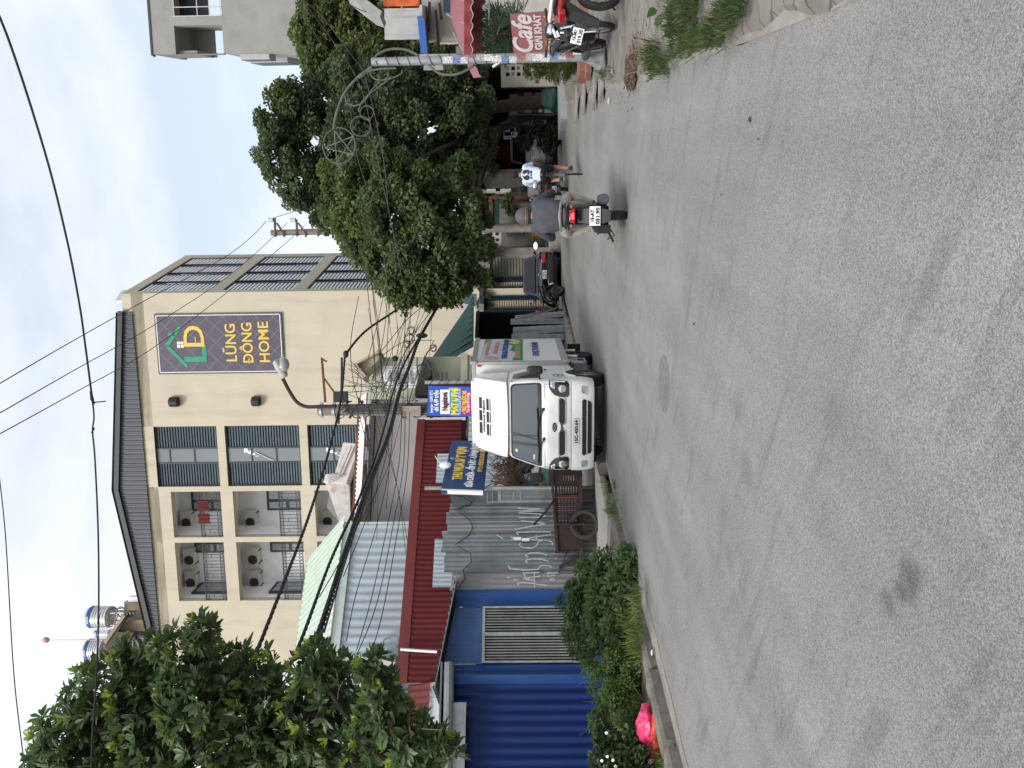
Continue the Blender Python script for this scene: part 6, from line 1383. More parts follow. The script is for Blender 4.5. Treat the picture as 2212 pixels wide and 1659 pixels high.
ws = patch([(1.205, -.88, .88), (1.25, -.915, .915), (1.62, -.915, .915), (1.68, -.89, .89), (1.705, -.82, .82)], .008, MG('windscreen_glass', (.07, .082, .09), .06, spec=.5), 'windscreen', cab, 24)
patch([(1.2, -.9, .9), (1.245, -.91, .91)], .01, m_black, 'cowl_strip', cab, 20)
mb = MB(); a = fp(-.3, 1.69, .014); mb.beam(fp(-.28, 1.7, .013), fp(-.33, 1.22, .013), .014, .004); part('glass_divider', mb, m_blackg, ws)
mb = MB(); a = Vector(fp(-.72, 1.63, .012)); mb.cyl(a, a + Vector((0, -.004, .003)), .032, n=16); part('sticker', mb, M('pale_sticker', (.6, .62, .45), .6), ws)
mb = MB(); a = Vector(fp(-.74, 1.31, .013)); mb.box(a.x - .05, a.x + .04, a.y - .005, a.y, a.z - .012, a.z + .02); part('sticker', mb, m_wht, ws)
for (u0, z0, u1, z1_, u2) in ((.38, 1.15, .02, 1.235, -.25), (-.28, 1.14, -.6, 1.225, -.85)):
    mb = MB(); mb.tube([fp(u0, z0, .03), fp((u0 + u1) / 2, (z0 + z1_) / 2 + .02, .05), fp(u1, z1_, .035)], .011, 6); mb.tube([fp(u1 + .38, z1_ + .02, .03), fp(u1, z1_ + .005, .035), fp(u2, z1_ + .015, .03)], .013, 6); mb.ball(fp(u0, z0, .02), .028, 8, 6); part('wiper', mb, m_black, cab)
# bonnet seams
mb = MB()
for z in (1.12, .655):
    for i in range(20): mb.beam(fp(-.97 + 1.94 * i / 20, z, .0015), fp(-.97 + 1.94 * (i + 1) / 20, z, .0015), .004, .007)
for u in (-.93, .93):
    for (z0, z1_) in ((.97, 1.04), (1.04, 1.12)): mb.beam(fp(u, z0, .0015), fp(u * .985, z1_, .0015), .004, .006)
part('panel_seam', mb, m_dkgrey, cab)
# grille slots
for s_ in (-1, 1):
    rows = [(.765, .1, .58), (.79, .07, .62), (.845, .06, .64), (.865, .12, .6)] if s_ > 0 else [(.765, -.58, -.1), (.79, -.62, -.07), (.845, -.64, -.06), (.865, -.6, -.12)]
    patch(rows, .004, m_black, 'grille_slot', cab, 6)
mb = MB()
for s_ in (-1, 1):
    pts = [fp(s_ * u, z, .008) for u, z in ((.02, .795), (.07, .785), (.12, .752), (.58, .752), (.645, .78), (.66, .85), (.6, .878), (.12, .878))]; mb.tube(smooth(pts, 3), .006, 5)
part('chrome_trim', mb, m_steel, cab)
patch([(.795, -.1, .1), (.84, -.1, .1)], .006, m_dkgrey, 'grille_centre', cab, 4)
mb = MB(); a = Vector(fp(0, .95, .006)); mb.prism([(a.x + .085 * math.cos(t * PI / 12), a.z + .04 * math.sin(t * PI / 12)) for t in range(24)], a.y - .006, a.y); em = part('emblem', mb, m_blackg, cab)
text('KIA', .058, m_steel, em, (0, a.y - .008, a.z), bold=.001, wid=.12)
# headlights
for s_ in (-1, 1):
    def rr(L_): return [(z, s_ * a, s_ * b) for z, a, b in L_]
    hl = patch(rr([(.69, .70, .93), (.72, .66, .985), (.85, .66, .997), (.95, .70, .999), (1.0, .76, .999), (1.045, .86, .995)]), .006, m_blackg, 'headlight', cab, 8)
    for (u, z, r) in ((.83, .81, .072), (.9, .98, .035)):
        mb = MB(); a = Vector(fp(s_ * u, z, .008)); mb.lathe([(0.001, -.012), (r * .5, -.016), (r * .9, -.01), (r, 0)], 16, a, 'y'); part('reflector', mb, m_lens, hl)
    patch(rr([(.945, .82, .985), (1.02, .87, .99)]), .01, m_lens, 'indicator', hl, 4)
# bumper
def bp(u, z, off=0): w_ = itp(HWT, z) + .012; return (u * w_, -.035 + (0 if z > .3 else .05 * (.3 - z) / .1) + .02 * max(0, (z - .55) / .1) + cu_(u) * 1.1 - off, z)
rings = []
for z in (.25, .28, .34, .45, .56, .62, .648): rings.append([bp(u, z) for u in US] + [(itp(HWT, z) + .012, .4, z), (-itp(HWT, z) - .012, .4, z)])
mb = MB(); mb.loft(rings); bm_ = part('bumper', mb, m_whitep, tk, ang=.7)
def bpatch(rows, off, mat, nm, nu=12):
    vs = []; fs = []
    for z, a, b in rows:
        for i in range(nu + 1): vs.append(bp(a + (b - a) * i / nu, z, off))
    for r in range(len(rows) - 1):
        for i in range(nu): q = r * (nu + 1) + i; fs.append((q, q + 1, q + nu + 2, q + nu + 1))
    mb = MB(); mb.add(vs, fs); return part(nm, mb, mat, bm_, recalc=False)
bpatch([(.295, -.52, .52), (.31, -.58, .58), (.44, -.62, .62), (.465, -.58, .58)], .004, m_black, 'air_intake', 16)
bpatch([(.372, -.6, .6), (.385, -.6, .6)], .009, m_whitep, 'intake_bar', 16)
for s_ in (-1, 1): bpatch([(.36, s_ * .74, s_ * .86), (.375, s_ * .73, s_ * .88), (.46, s_ * .74, s_ * .9), (.475, s_ * .76, s_ * .88)], .005, m_lens, 'fog_lamp', 5)
mb = MB(); a = bp(-.09, .565, .012); mb.box(a[0] - .24, a[0] + .24, a[1] - .006, a[1], .515, .615); pl_ = part('number_plate', mb, m_plate, bm_)
mb = MB(); mb.box(a[0] - .243, a[0] + .243, a[1] - .004, a[1] + .002, .512, .618); part('plate_frame', mb, m_black, bm_)
text('15C-450.64', .085, m_black, pl_, (a[0], a[1] - .008, .564), bold=.003, wid=.42)
# sides: window, arch, handle, seams, logo
sx = lambda z, o=.004: itp(HWT, z) + o
for s_ in (-1, 1):
    poly = [(1.22, .42, 1.18), (1.3, .46, 1.2), (1.5, .6, 1.2), (1.66, .72, 1.18), (1.7, .78, 1.1)]
    vs = [(s_ * sx(z), y, z) for z, a, b in poly for y in (a, b)]; mb = MB(); mb.add(vs, [(2 * i, 2 * i + 1, 2 * i + 3, 2 * i + 2) for i in range(len(poly) - 1)]); part('side_window', mb, m_glass, cab, recalc=False)
    mb = MB(); n = 14; c0 = (.78, .33); vs = [(s_ * sx(.6, .003), c0[0], .58)]
    for i in range(n + 1): t = PI * i / n; vs.append((s_ * sx(.6, .003), c0[0] + .4 * math.cos(t), max(.58, c0[1] + .4 * math.sin(t))))
    mb.add(vs, [(0, i + 1, i + 2) for i in range(n)]); part('wheel_arch', mb, m_black, cab, recalc=False)
    mb = MB(); mb.tube([(s_ * sx(.6, .006), c0[0] + .4 * math.cos(PI * i / 14), max(.56, c0[1] + .4 * math.sin(PI * i / 14))) for i in range(15)], .022, 6); part('arch_lip', mb, m_whitep, cab)
    mb = MB(); mb.ball((s_ * sx(1.08, .008), 1.12, 1.08), (.012, .07, .025), 12, 8); part('door_handle', mb, m_blackg, cab)
    mb = MB()
    for (a, b) in (((1.26, 1.7), (1.26, .66)), ((.36, 1.18), (.32, .72)), ((.36, 1.18), (.66, 1.72))): mb.beam((s_ * sx(a[1], .001), a[0], a[1]), (s_ * sx(b[1], .001), b[0], b[1]), .006, .006)
    part('door_seam', mb, m_dkgrey, cab)
    mb = MB(); cx = s_ * 1.0; mb.ball((cx, .2, 1.29), (.085, .05, .145), 16, 10, e=.55); mb.tube([(s_ * .8, .3, 1.2), (s_ * .93, .23, 1.22), (cx, .21, 1.25)], .018, 6); part('mirror', mb, m_black, tk)
mb = MB(); mb.torus((sx(.86, .003), .55, .86), .1, .006, 'x', 24, 5); lg = part('door_badge', mb, m_dkgrey, cab); lg.scale = (1, 1, 1)
mb = MB(); mb.box(sx(.86, .002), sx(.86, .004), .5, .6, .845, .875); part('badge_mark', mb, m_dkgrey, lg)
mb = MB(); mb.box(sx(1.69, 0), sx(1.69, .01), .52, .58, 1.7, 1.72); part('side_marker', mb, m_redlens, cab)
# roof fairing
FY = [(1.79, .46), (1.86, .5), (2.1, .74), (2.34, 1.0), (2.42, 1.12)]; FHW = [(1.79, .72), (1.86, .73), (2.34, .7), (2.42, .68)]
rings = []
for z in (1.79, 1.83, 1.95, 2.1, 2.25, 2.34, 2.4, 2.42):
    w_ = itp(FHW, z); y0 = itp(FY, z); rings.append([(u * w_, y0 + .16 * (1 - (1 - abs(u) ** 4) ** .25), z + .02 * abs(u) ** 3) for u in US] + [(w_, 1.48, z), (-w_, 1.48, z)])
mb = MB(); mb.loft(rings); fa = part('roof_fairing', mb, m_whitep, tk, ang=.7)
def fq(x, z, off): w_ = itp(FHW, z); u = x / w_; return Vector((x, itp(FY, z) + .16 * (1 - (1 - min(1, abs(u)) ** 4) ** .25) - off, z))
mb = MB()
for (x0, x1) in ((-.36, -.14), (-.11, .1), (.13, .35)):
    for (z0, z1_) in ((2.285, 2.345), (2.15, 2.2), (2.115, 2.135)):
        mb.loft([[fq(x0, z0, .004), fq(x1, z0, .004), fq(x1, z1_, .004), fq(x0, z1_, .004)]], cap=False); mb.add([fq(x0, z0, .005), fq(x1, z0, .005), fq(x1, z1_, .005), fq(x0, z1_, .005)], [(0, 1, 2, 3)])
mb.f = [f for f in mb.f]; part('vent_slot', mb, m_black, fa, recalc=False)
mb = MB(); mb.tube(smooth([fq(x, z, .0) for x, z in ((-.5, 2.4), (-.47, 2.3), (-.42, 2.12), (-.36, 2.07), (0, 2.06), (.36, 2.07), (.42, 2.12), (.47, 2.3), (.5, 2.4))], 3), .014, 6); part('recess_lip', mb, m_whitep, fa)
p = fq(0, 2.245, .008); text('HWASUNG THERMO', .07, m_black, fa, tuple(p), rot=(PI / 2 - .78, 0, 0), bold=.002, wid=.62)
mb = MB(); mb.box(-.62, .62, 1.15, 1.6, 2.42, 2.5); part('cooling_unit', mb, m_whitep, tk, bevel=.02)
# box body
bx = .9; y0, y1 = 1.6, 4.78
mb = MB(); mb.loft([[(-bx, y0, .6), (bx, y0, .6), (bx, y0, 2.5), (-bx, y0, 2.5)], [(-bx, y1, .6), (bx, y1, .6), (bx, y1, 2.62), (-bx, y1, 2.62)]])
m_boxp = M('box_panel_white', (.72, .72, .7), .4, var=.04, sc=1, dirt=.15, dcol=(.5, .47, .4), dsc=1.5); box_ = part('cargo_box', mb, m_boxp, tk)
m_alu = M('aluminium_trim', (.42, .42, .42), .45, metal=.5, var=.12, sc=3)
mb = MB(); e = .012
for s_ in (-1, 1):
    mb.box(s_ * bx - e if s_ > 0 else s_ * bx - e, s_ * bx + e, y0 - e, y0 + .09, .6, 2.48); mb.box(s_ * bx - .05 if s_ > 0 else -bx - e, bx + e if s_ > 0 else -bx + .05, y0 - e * 1.1, y0 - .001, .6, 2.5)
    mb.beam((s_ * (bx + .002), y0, 2.46), (s_ * (bx + .002), y1, 2.58), .02, .1); mb.box(min(s_ * bx, s_ * (bx + e * 1.2)), max(s_ * bx, s_ * (bx + e * 1.2)), y0 - e, y1, .6, .74)
mb.box(-bx, bx, y0 - e * 1.2, y0 - .001, 2.44, 2.51); part('edge_trim', mb, m_alu, box_)
mb = MB()
for s_ in (-1, 1):
    for (yy, zz) in ((y0 + .03, 2.47), (y0 + .03, .64), (y1 - .04, 2.58)): mb.box(s_ * (bx + .004) - .03, s_ * (bx + .004) + .03, yy - .07, yy + .09, zz - .07, zz + .06)
part('corner_cap', mb, m_alu, box_, bevel=.015)
mb = MB()
for s_ in (-1, 1): mb.ball((s_ * .84, y0 - .015, 2.36), (.022, .012, .05), 10, 8)
part('marker_lamp', mb, m_redlens, box_)
X_ = bx + .0015
def side(name, y_a, y_b, z_a, z_b, mat, off=0., par=box_): mb = MB(); mb.box(X_, X_ + .002 + off, y_a, y_b, z_a, z_b); return part(name, mb, mat, par)
st_ = side('side_decal', 1.8, 4.7, 1.5, 2.38, M('decal_lilac', (.5, .5, .56), .6, var=.05, sc=1))
mg = M('decal_green', (.02, .22, .06), .6, var=.15, sc=1.5)
mb = MB(); P = [(1.8, 1.5), (4.7, 1.5), (4.7, 1.95), (4.2, 1.88), (3.6, 1.72), (3.1, 1.78), (2.7, 1.63), (2.2, 1.68), (1.8, 1.72)]
mb.add([(X_ + .004, a, b) for a, b in P], [tuple(range(len(P)))]); mb.add([(X_ + .004, a, b) for a, b in ((3.8, 2.38), (4.7, 2.38), (4.7, 2.18), (4.4, 2.32))], [(0, 1, 2, 3)]); part('green_field', mb, mg, box_, recalc=False)
RR = (PI / 2, 0, PI / 2); m_orp = M('decal_pink_text', (.55, .25, .2), .7); m_bltx = M('decal_blue_text', (.03, .07, .25), .7)
def stx(s_, size, mat, y, z, wid): text(s_, size, mat, box_, (X_ + .007, y, z), RR, bold=.004, wid=wid, ext=.002)
stx('CÔNG TY TNHH CHẾ BIẾN', .1, m_orp, 3.35, 2.26, 1.9); stx('HẢI YẾN HẢI PHÒNG', .12, m_orp, 3.45, 2.07, 1.6); stx('CHUYÊN CUNG CẤP THỰC PHẨM AN TOÀN', .16, m_bltx, 3.3, 1.87, 2.6); stx('GIAO HÀNG TẬN NƠI', .15, m_orp, 2.9, 1.6, 1.7)
mb = MB(); mb.torus((X_ + .006, 2.08, 2.13), .15, .008, 'x', 24, 4); mb.torus((X_ + .006, 2.08, 2.13), .09, .006, 'x', 20, 4); part('decal_ring', mb, m_orp, box_)
for k in range(5): mb = MB(); mb.ball((X_ + .004, 4.05 + .12 * k, 1.68 + .05 * math.sin(k * 2)), (.004, .12, .1), 12, 8); part('decal_fruit', mb, M('decal_yellow', (.5, .45, .2), .6, var=.3, sc=10) if k == 0 else bpy.data.materials['decal_yellow'], box_)
stx('XE PHỤC VỤ HUYỆN ĐẢO', .19, m_bltx, 3.25, 1.22, 1.9)
# chassis, wheels, fuel frame
mb = MB(); mb.box(-.42, -.32, .35, 4.7, .42, .55); mb.box(.32, .42, .35, 4.7, .42, .55); mb.box(-.75, .75, 1.65, 4.7, .54, .6); mb.box(-.6, .6, .5, 1.4, .3, .58); mb.box(-.5, .2, 1.7, 2.6, .28, .5); mb.cyl((-.7, .78, .33), (.7, .78, .33), .05); mb.cyl((-.7, 3.2, .33), (.7, 3.2, .33), .06); mb.box(-.7, .7, .1, .3, .3, .5); part('chassis', mb, m_black, tk)
def wheel(par, c, r, w_, axis='x', name='wheel', rimr=.6, spokes=5, rim_mat=None, side=1):
    mb = MB(); cx, cyy, cz = c; mb.lathe([(r * rimr, -w_ / 2), (r * .93, -w_ / 2), (r, -w_ * .36), (r, w_ * .36), (r * .93, w_ / 2), (r * rimr, w_ / 2)], 32, c, 'x', cap=False); o = part(name, mb, m_rubber, par)
    mb = MB(); x1 = cx + side * w_ * .5
    mb.lathe([(r * rimr, -w_ * .45), (r * rimr * .92, -w_ * .45), (r * rimr * .92, w_ * .45), (r * rimr, w_ * .45)], 28, c, 'x', cap=False); mb.lathe([(0.001, 0), (r * .16, 0), (r * .18, -.02 * side)], 16, (x1 - .02 * side, cyy, cz), 'x')
    for k in range(spokes): t = 2 * PI * k / spokes + .3; mb.beam((x1 - .03 * side, cyy, cz), (x1 - .025 * side, cyy + r * rimr * math.cos(t), cz + r * rimr * math.sin(t)), .045 if spokes < 9 else .012, .02)
    part('rim', mb, rim_mat or m_steel, o); mb = MB(); mb.lathe([(.001, 0), (r * (rimr if spokes < 9 else .3), 0)], 24, (cx - side * .02, cyy, cz), 'x'); part('brake_disc', mb, m_dkgrey, o, recalc=False); return o
for s_ in (-1, 1): wheel(tk, (s_ * .72, .78, .32), .32, .2, side=s_); wheel(tk, (s_ * .68, 3.2, .32), .32, .22, side=s_, rim_mat=m_dkgrey)
mb = MB(); mb.tube([(.8, 3.2 + .4 * math.cos(PI * i / 12), .34 + .36 * math.sin(PI * i / 12)) for i in range(13)], .03, 6)
n = 12; vs = []; 
for i in range(n + 1): t = PI * i / n; vs += [(.55, 3.2 + .4 * math.cos(t), .34 + .36 * math.sin(t)), (.82, 3.2 + .4 * math.cos(t), .34 + .36 * math.sin(t))]
mb.add(vs, [(2 * i, 2 * i + 1, 2 * i + 3, 2 * i + 2) for i in range(n)]); part('rear_mudguard', mb, m_whitep, tk)
mb = MB()
for (y, z) in ((2.05, .5), (2.55, .5), (2.05, .22), (2.55, .22)): mb.box(.66, .8, y - .02, y + .02, z - .02, z + .02)
mb.box(.78, .8, 2.0, 2.6, .48, .52); mb.box(.78, .8, 2.0, 2.6, .2, .24); mb.box(.78, .8, 2.0, 2.04, .2, .5); mb.box(.78, .8, 2.56, 2.6, .2, .5); part('side_guard', mb, m_steel, tk)
mb = MB(); mb.box(.5, .76, 2.1, 2.5, .25, .48); part('battery_box', mb, m_plg, tk)
mb = MB(); mb.box(.4, .8, 4.5, 4.55, .15, .45); mb.box(-.8, -.4, 4.5, 4.55, .15, .45); part('mud_flap', mb, m_black, tk)

# ================================================================== CART
ct = thing('hand_cart', 'rusty iron hand cart with spoked wheels standing on the verge left of the truck', 'cart', (-2.55, 14.0, .12), .22)
m_ir = M('rusty_brown_iron', (.034, .026, .023), .85, var=.45, sc=12, bump=.3, dirt=.5, dcol=(.12, .05, .03), dsc=6)
mb = MB(); L0, L1 = -.62, 1.0
mb.beam((L0, 0, .78), (L1, 0, .86), .06, .05); mb.beam((L0, .75, .78), (L1, .75, .86), .06, .05); mb.beam((L0 - .1, 0, .34), (L1, 0, .3), .05, .06); mb.beam((L0 - .1, .75, .34), (L1, .75, .3), .05, .06)
for x in (L0, -.1, .42, L1): mb.beam((x, 0, .3), (x, 0, .82), .035); mb.beam((x, .75, .3), (x, .75, .82), .035)
part('frame', mb, m_ir, ct)
mb = MB(); mb.box(L0 - .1, L1, .02, .73, .32, .345); part('floor', mb, m_ir, ct)
for y in (.005, .745):
    hs = []
    for i in range(12):
        for j in range(6): hs.append((-.05 + i * .038, -.05 + i * .038 + .014, .4 + j * .062, .4 + j * .062 + .03))
    for i in range(2):
        for j in range(8): hs.append((.47 + i * .24, .47 + i * .24 + .18, .38 + j * .05, .38 + j * .05 + .016))
    mb = MB(); mb.holed(L0, L1, .33, .8, hs, .006, y=y); part('mesh_panel', mb, M('perforated_iron', (.035, .02, .018), .8, var=.3) if y < .1 else bpy.data.materials['perforated_iron'], ct, recalc=False)
mb = MB(); mb.slab([(L0 - .28, .0, .74), (L0 - .28, .75, .74), (L0 - .1, .75, .22), (L0 - .1, .0, .22)], .02); mb.beam((L0 - .3, 0, .75), (L0 - .12, 0, .2), .02, .03); part('tail_board', mb, m_ir, ct)
mb = MB(); mb.beam((-.05, .3, .4), (-.05, .3, .81), .005, .01); mb.box(.38, .4, -.012, -.002, .36, .8); part('red_stripe', mb, M('worn_red', (.25, .03, .03), .7), ct)
for yy in (-.1, .85):
    mb = MB(); c = (-.12, yy, .27); mb.lathe([(.205, -.03), (.25, -.035), (.27, -.015), (.27, .015), (.25, .035), (.205, .03), (.205, -.03)], 32, c, 'y', cap=False); w_ = part('wheel', mb, M('dusty_tyre', (.05, .047, .044), .9, var=.2, sc=9), ct)
    mb = MB(); mb.torus(c, .21, .012, 'y', 28, 6); mb.lathe([(.001, -.05), (.04, -.05), (.04, .05), (.001, .05)], 12, c, 'y')
    for k in range(12): t = k * PI / 6; mb.beam((c[0], yy, c[2]), (c[0] + .2 * math.cos(t), yy, c[2] + .2 * math.sin(t)), .01)
    part('spoked_rim', mb, m_ir, w_)
mb = MB(); mb.beam((-.12, -.14, .27), (-.12, -.14, .8), .06, .03); mb.cyl((-.12, -.12, .27), (-.12, .87, .27), .02); part('axle_bracket', mb, m_ir, ct)
mb = MB(); mb.tube([(.35, -.03, .82), (.1, -.08, 1.0), (-.1, -.1, 1.2)], .02, 6); mb.tube([(-.14, -.16, .8), (-.4, -.2, .72), (-.62, -.22, .62), (-.85, -.25, .7), (-1.0, -.25, .78)], .008, 5); mb.ball((-.64, -.22, .62), .025, 6, 5); mb.ball((-.1, -.1, 1.2), .03, 6, 5)
part('lever_and_rope', mb, m_black, ct)

# ================================================================== TWO WHEELERS
def scooter(label, cat, loc, rz, shell, trim, plate, lit=False, mirrors=True, front_on=True, ground=0., group=None, wide=1., old=False):
    t = thing('motor_scooter', label, cat, loc, rz, group)
    for (y, r, w_) in ((-.62, .285, .1), (.66, .28, .08)):
        wheel(t, (0, y, r), r, w_, rimr=.72, spokes=14 if old else 6, side=1)
    R_ = []
    for (y, z, hw_, hh) in ((-.93, .80, .04, .02), (-.88, .80, .1, .05), (-.72, .77, .14, .09), (-.45, .72, .165, .14), (-.15, .62, .16, .18), (.08, .48, .13, .16), (.16, .38, .11, .06)):
        R_.append([(hw_ * math.copysign(abs(math.cos(a)) ** .8, math.cos(a)), y, z + hh * math.copysign(abs(math.sin(a)) ** .8, math.sin(a))) for a in [q * PI / 8 for q in range(16)]])
    mb = MB(); mb.loft(R_); part('body_shell', mb, shell, t)
    R_ = []
    for (y, z, hw_, hh) in ((-.8, .86, .07, .02), (-.6, .86, .12, .035), (-.3, .83, .14, .045), (0, .78, .11, .04), (.08, .76, .06, .02)):
        R_.append([(hw_ * math.cos(a), y, z + hh * math.sin(a)) for a in [q * PI / 6 for q in range(12)]])
    mb = MB(); mb.loft(R_); part('seat', mb, m_black, t)
    mb = MB(); mb.tube(smooth([(.13, -.5, .86), (.15, -.75, .87), (.08, -.95, .89), (0, -.98, .9), (-.08, -.95, .89), (-.15, -.75, .87), (-.13, -.5, .86)]), .018, 8); part('grab_rail', mb, trim, t)
    # footboard and leg shield
    mb = MB(); mb.loft([[(-.13, .1, .28), (.13, .1, .28), (.13, .1, .36), (-.13, .1, .36)], [(-.14, .4, .26), (.14, .4, .26), (.14, .4, .33), (-.14, .4, .33)], [(-.17, .5, .34), (.17, .5, .34), (.15, .44, .42), (-.15, .44, .42)], [(-.2, .52, .62), (.2, .52, .62), (.17, .44, .64), (-.17, .44, .64)], [(-.11, .42, .95), (.11, .42, .95), (.1, .36, .93), (-.1, .36, .93)]]); part('leg_shield', mb, shell, t, bevel=.02)
    mb = MB(); mb.ball((0, .5, .96), (.12, .1, .09), 14, 10, e=.8); mb.ball((0, .56, .55), (.07, .1, .12), 12, 8); part('front_cowl', mb, shell, t)
    mb = MB(); mb.tube([(-.34, .34, 1.02), (-.22, .42, 1.01), (0, .46, .98), (.22, .42, 1.01), (.34, .34, 1.02)], .014, 8); part('handlebar', mb, m_black, t)
    mb = MB()
    for s_ in (-1, 1): mb.tube([(s_ * .36, .32, 1.02), (s_ * .24, .40, 1.01)], .02, 8)
    part('grip', mb, m_rubber, t)
    mb = MB()
    for s_ in (-1, 1): mb.tube([(s_ * .05, .66, .28), (s_ * .05, .58, .6), (s_ * .03, .5, .8)], .02, 8)
    mb.add([], []); part('fork', mb, m_steel, t)
    mb = MB(); vs = []; n = 10
    for i in range(n + 1): a = PI * (.15 + .75 * i / n); vs += [(-.06, .66 + .32 * math.cos(a), .28 + .32 * math.sin(a)), (.06, .66 + .32 * math.cos(a), .28 + .32 * math.sin(a))]
    mb.add(vs, [(2 * i, 2 * i + 1, 2 * i + 3, 2 * i + 2) for i in range(n)]); part('front_mudguard', mb, shell, t, recalc=False)
    mb = MB(); mb.prism([(-.08, .70), (.08, .70), (.055, .775), (-.055, .775)], -.945, -.89); mb.add([], []); tl = part('tail_lamp', mb, m_redlens, t, bevel=.008)
    if lit: mb = MB(); mb.prism([(-.035, .715), (.035, .715), (.025, .755), (-.025, .755)], -.952, -.9455); part('lit_bulb', mb, m_lampred, tl)
    mb = MB()
    for s_ in (-1, 1): mb.ball((s_ * .1, -.86, .74), (.028, .03, .024), 10, 8)
    part('rear_indicator', mb, M('amber_lens', (.25, .12, .06), .2) if 'amber_lens' not in bpy.data.materials else bpy.data.materials['amber_lens'], t)
    mb = MB(); mb.loft([[(-.07, -.8, .66), (.07, -.8, .66), (.07, -.7, .68), (-.07, -.7, .68)], [(-.085, -.95, .42), (.085, -.95, .42), (.085, -.9, .42), (-.085, -.9, .42)], [(-.06, -.98, .25), (.06, -.98, .25), (.06, -.95, .25), (-.06, -.95, .25)]]); part('rear_mudguard', mb, m_black, t)
    mb = MB(); mb.box(-.1, .1, -.985, -.975, .38, .52); pz = part('number_plate', mb, m_plate, t, bevel=.003)
    text(plate[0], .058, m_black, pz, (0, -.989, .485), bold=.0015, wid=.12); text(plate[1], .065, m_black, pz, (0, -.989, .415), bold=.0015, wid=.17)
    mb = MB(); mb.lathe([(.001, 0), (.05, 0), (.062, .05), (.06, .38), (.045, .5), (.001, .5)], 16, (.17, -.88, .32), 'y'); part('exhaust', mb, m_dkgrey if not old else m_steel, t)
    mb = MB(); mb.ball((0, -.35, .34), (.15, .26, .13), 14, 10, e=.7); mb.box(-.19, -.1, -.75, -.1, .22, .38); mb.cyl((-.1, -.62, .285), (.1, -.62, .285), .05); mb.beam((-.1, -.2, .25), (-.3, -.25, .12), .025); mb.tube([(-.14, -.45, .2), (-.22, -.5, .14), (-.26, -.42, .22)], .01, 5); mb.tube([(-.22, -.1, .32), (.22, -.1, .32)], .016, 6)
    part('engine', mb, m_black, t)
    if mirrors:
        for s_ in (-1, 1):
            mb = MB(); mb.tube([(s_ * .2, .4, 1.02), (s_ * .27, .42, 1.12), (s_ * .33, .4, 1.17)], .007, 5); mb.ball((s_ * .36, .4, 1.18), (.055, .014, .04), 14, 8); mr = part('mirror', mb, m_black, t)
            mb = MB(); mb.ball((s_ * .36, .388, 1.18), (.047, .006, .033), 14, 8); part('mirror_glass', mb, m_lens if s_ > 0 else m_wht, mr)
    mb = MB(); mb.ball((0, .59, .95), (.08, .03, .055), 12, 8); part('headlamp', mb, m_lens, t)
    return t
m_silv = M('silver_paint', (.3, .31, .32), .3, metal=.4, var=.08, coat=.5)
p = G(1352, 458); sc1 = scooter('black and silver scooter with its red tail lamp lit carrying a rider in grey', 'scooter', (p.x + .1, p.y + .6, 0), -.235, m_blackg, m_silv, ('15-AT', '051.90'), lit=True); sc1.scale = (1.3, 1.1, 1.08)
p = G(1227, 403); sc2 = scooter('dark red motorbike carrying the rider in pale pink, half hidden by the cyclist', 'scooter', (p.x + .1, p.y + .62, 0), -.28, M('dark_red_shell', (.08, .012, .014), .35, coat=.4), m_silv, ('15-B1', '624.08'))
p = G(1222, 645); sc3 = scooter('red and black motorbike parked at the kerb left of the black car', 'scooter', (p.x - .1, p.y + .1, .0), 2.35, m_blackg, m_black, ('15-K1', '380.21'), old=True); sc3.rotation_euler.y = .08
for c_ in sc3.children:
    if c_.name.startswith(('front_cowl', 'front_mud')): c_.data.materials[0] = m_red
# ---- bicycle
p = G(1258, 372); bk = thing('bicycle', 'thin dark bicycle ridden by the person in the light blue jersey', 'bicycle', (p.x + .1, p.y + .5, 0), -.285); bko = bk
m_bike = M('bike_frame_paint', (.03, .03, .035), .4, coat=.5)
for y in (-.5, .5):
    mb = MB(); mb.torus((0, y, .34), .325, .017, 'x', 36, 8); wv = part('wheel', mb, m_rubber, bk)
    mb = MB(); mb.torus((0, y, .34), .3, .008, 'x', 32, 5)
    for k in range(14): a = k * PI / 7; mb.beam((0, y, .34), (0, y + .3 * math.cos(a), .34 + .3 * math.sin(a)), .003)
    part('rim', mb, m_steel, wv)
mb = MB()
for a, b in (((0, -.08, .3), (0, -.2, .82)), ((0, -.08, .3), (0, .38, .76)), ((0, -.17, .76), (0, .36, .8)), ((.02, -.5, .34), (.02, -.08, .3)), ((-.02, -.5, .34), (-.02, -.08, .3)), ((.015, -.5, .34), (.01, -.18, .74)), ((-.015, -.5, .34), (-.01, -.18, .74)), ((.02, .5, .34), (0, .36, .88)), ((-.02, .5, .34), (0, .36, .88))): mb.tube([a, b], .014, 7)
part('frame', mb, m_bike, bk)
mb = MB(); mb.tube(smooth([(-.22, .3, .9), (-.23, .42, .97), (-.1, .4, 1.0), (.1, .4, 1.0), (.23, .42, .97), (.22, .3, .9)]), .013, 7); mb.tube([(0, .36, .85), (0, .38, 1.0)], .014, 7); part('handlebar', mb, m_bike, bk)
mb = MB(); mb.loft([[(-.07, -.32, .84), (.07, -.32, .84), (.06, -.32, .88), (-.06, -.32, .88)], [(-.03, -.1, .85), (.03, -.1, .85), (.025, -.1, .88), (-.025, -.1, .88)], [(-.015, -.02, .85), (.015, -.02, .85), (.01, -.02, .87), (-.01, -.02, .87)]]); part('saddle', mb, m_black, bk, bevel=.01)
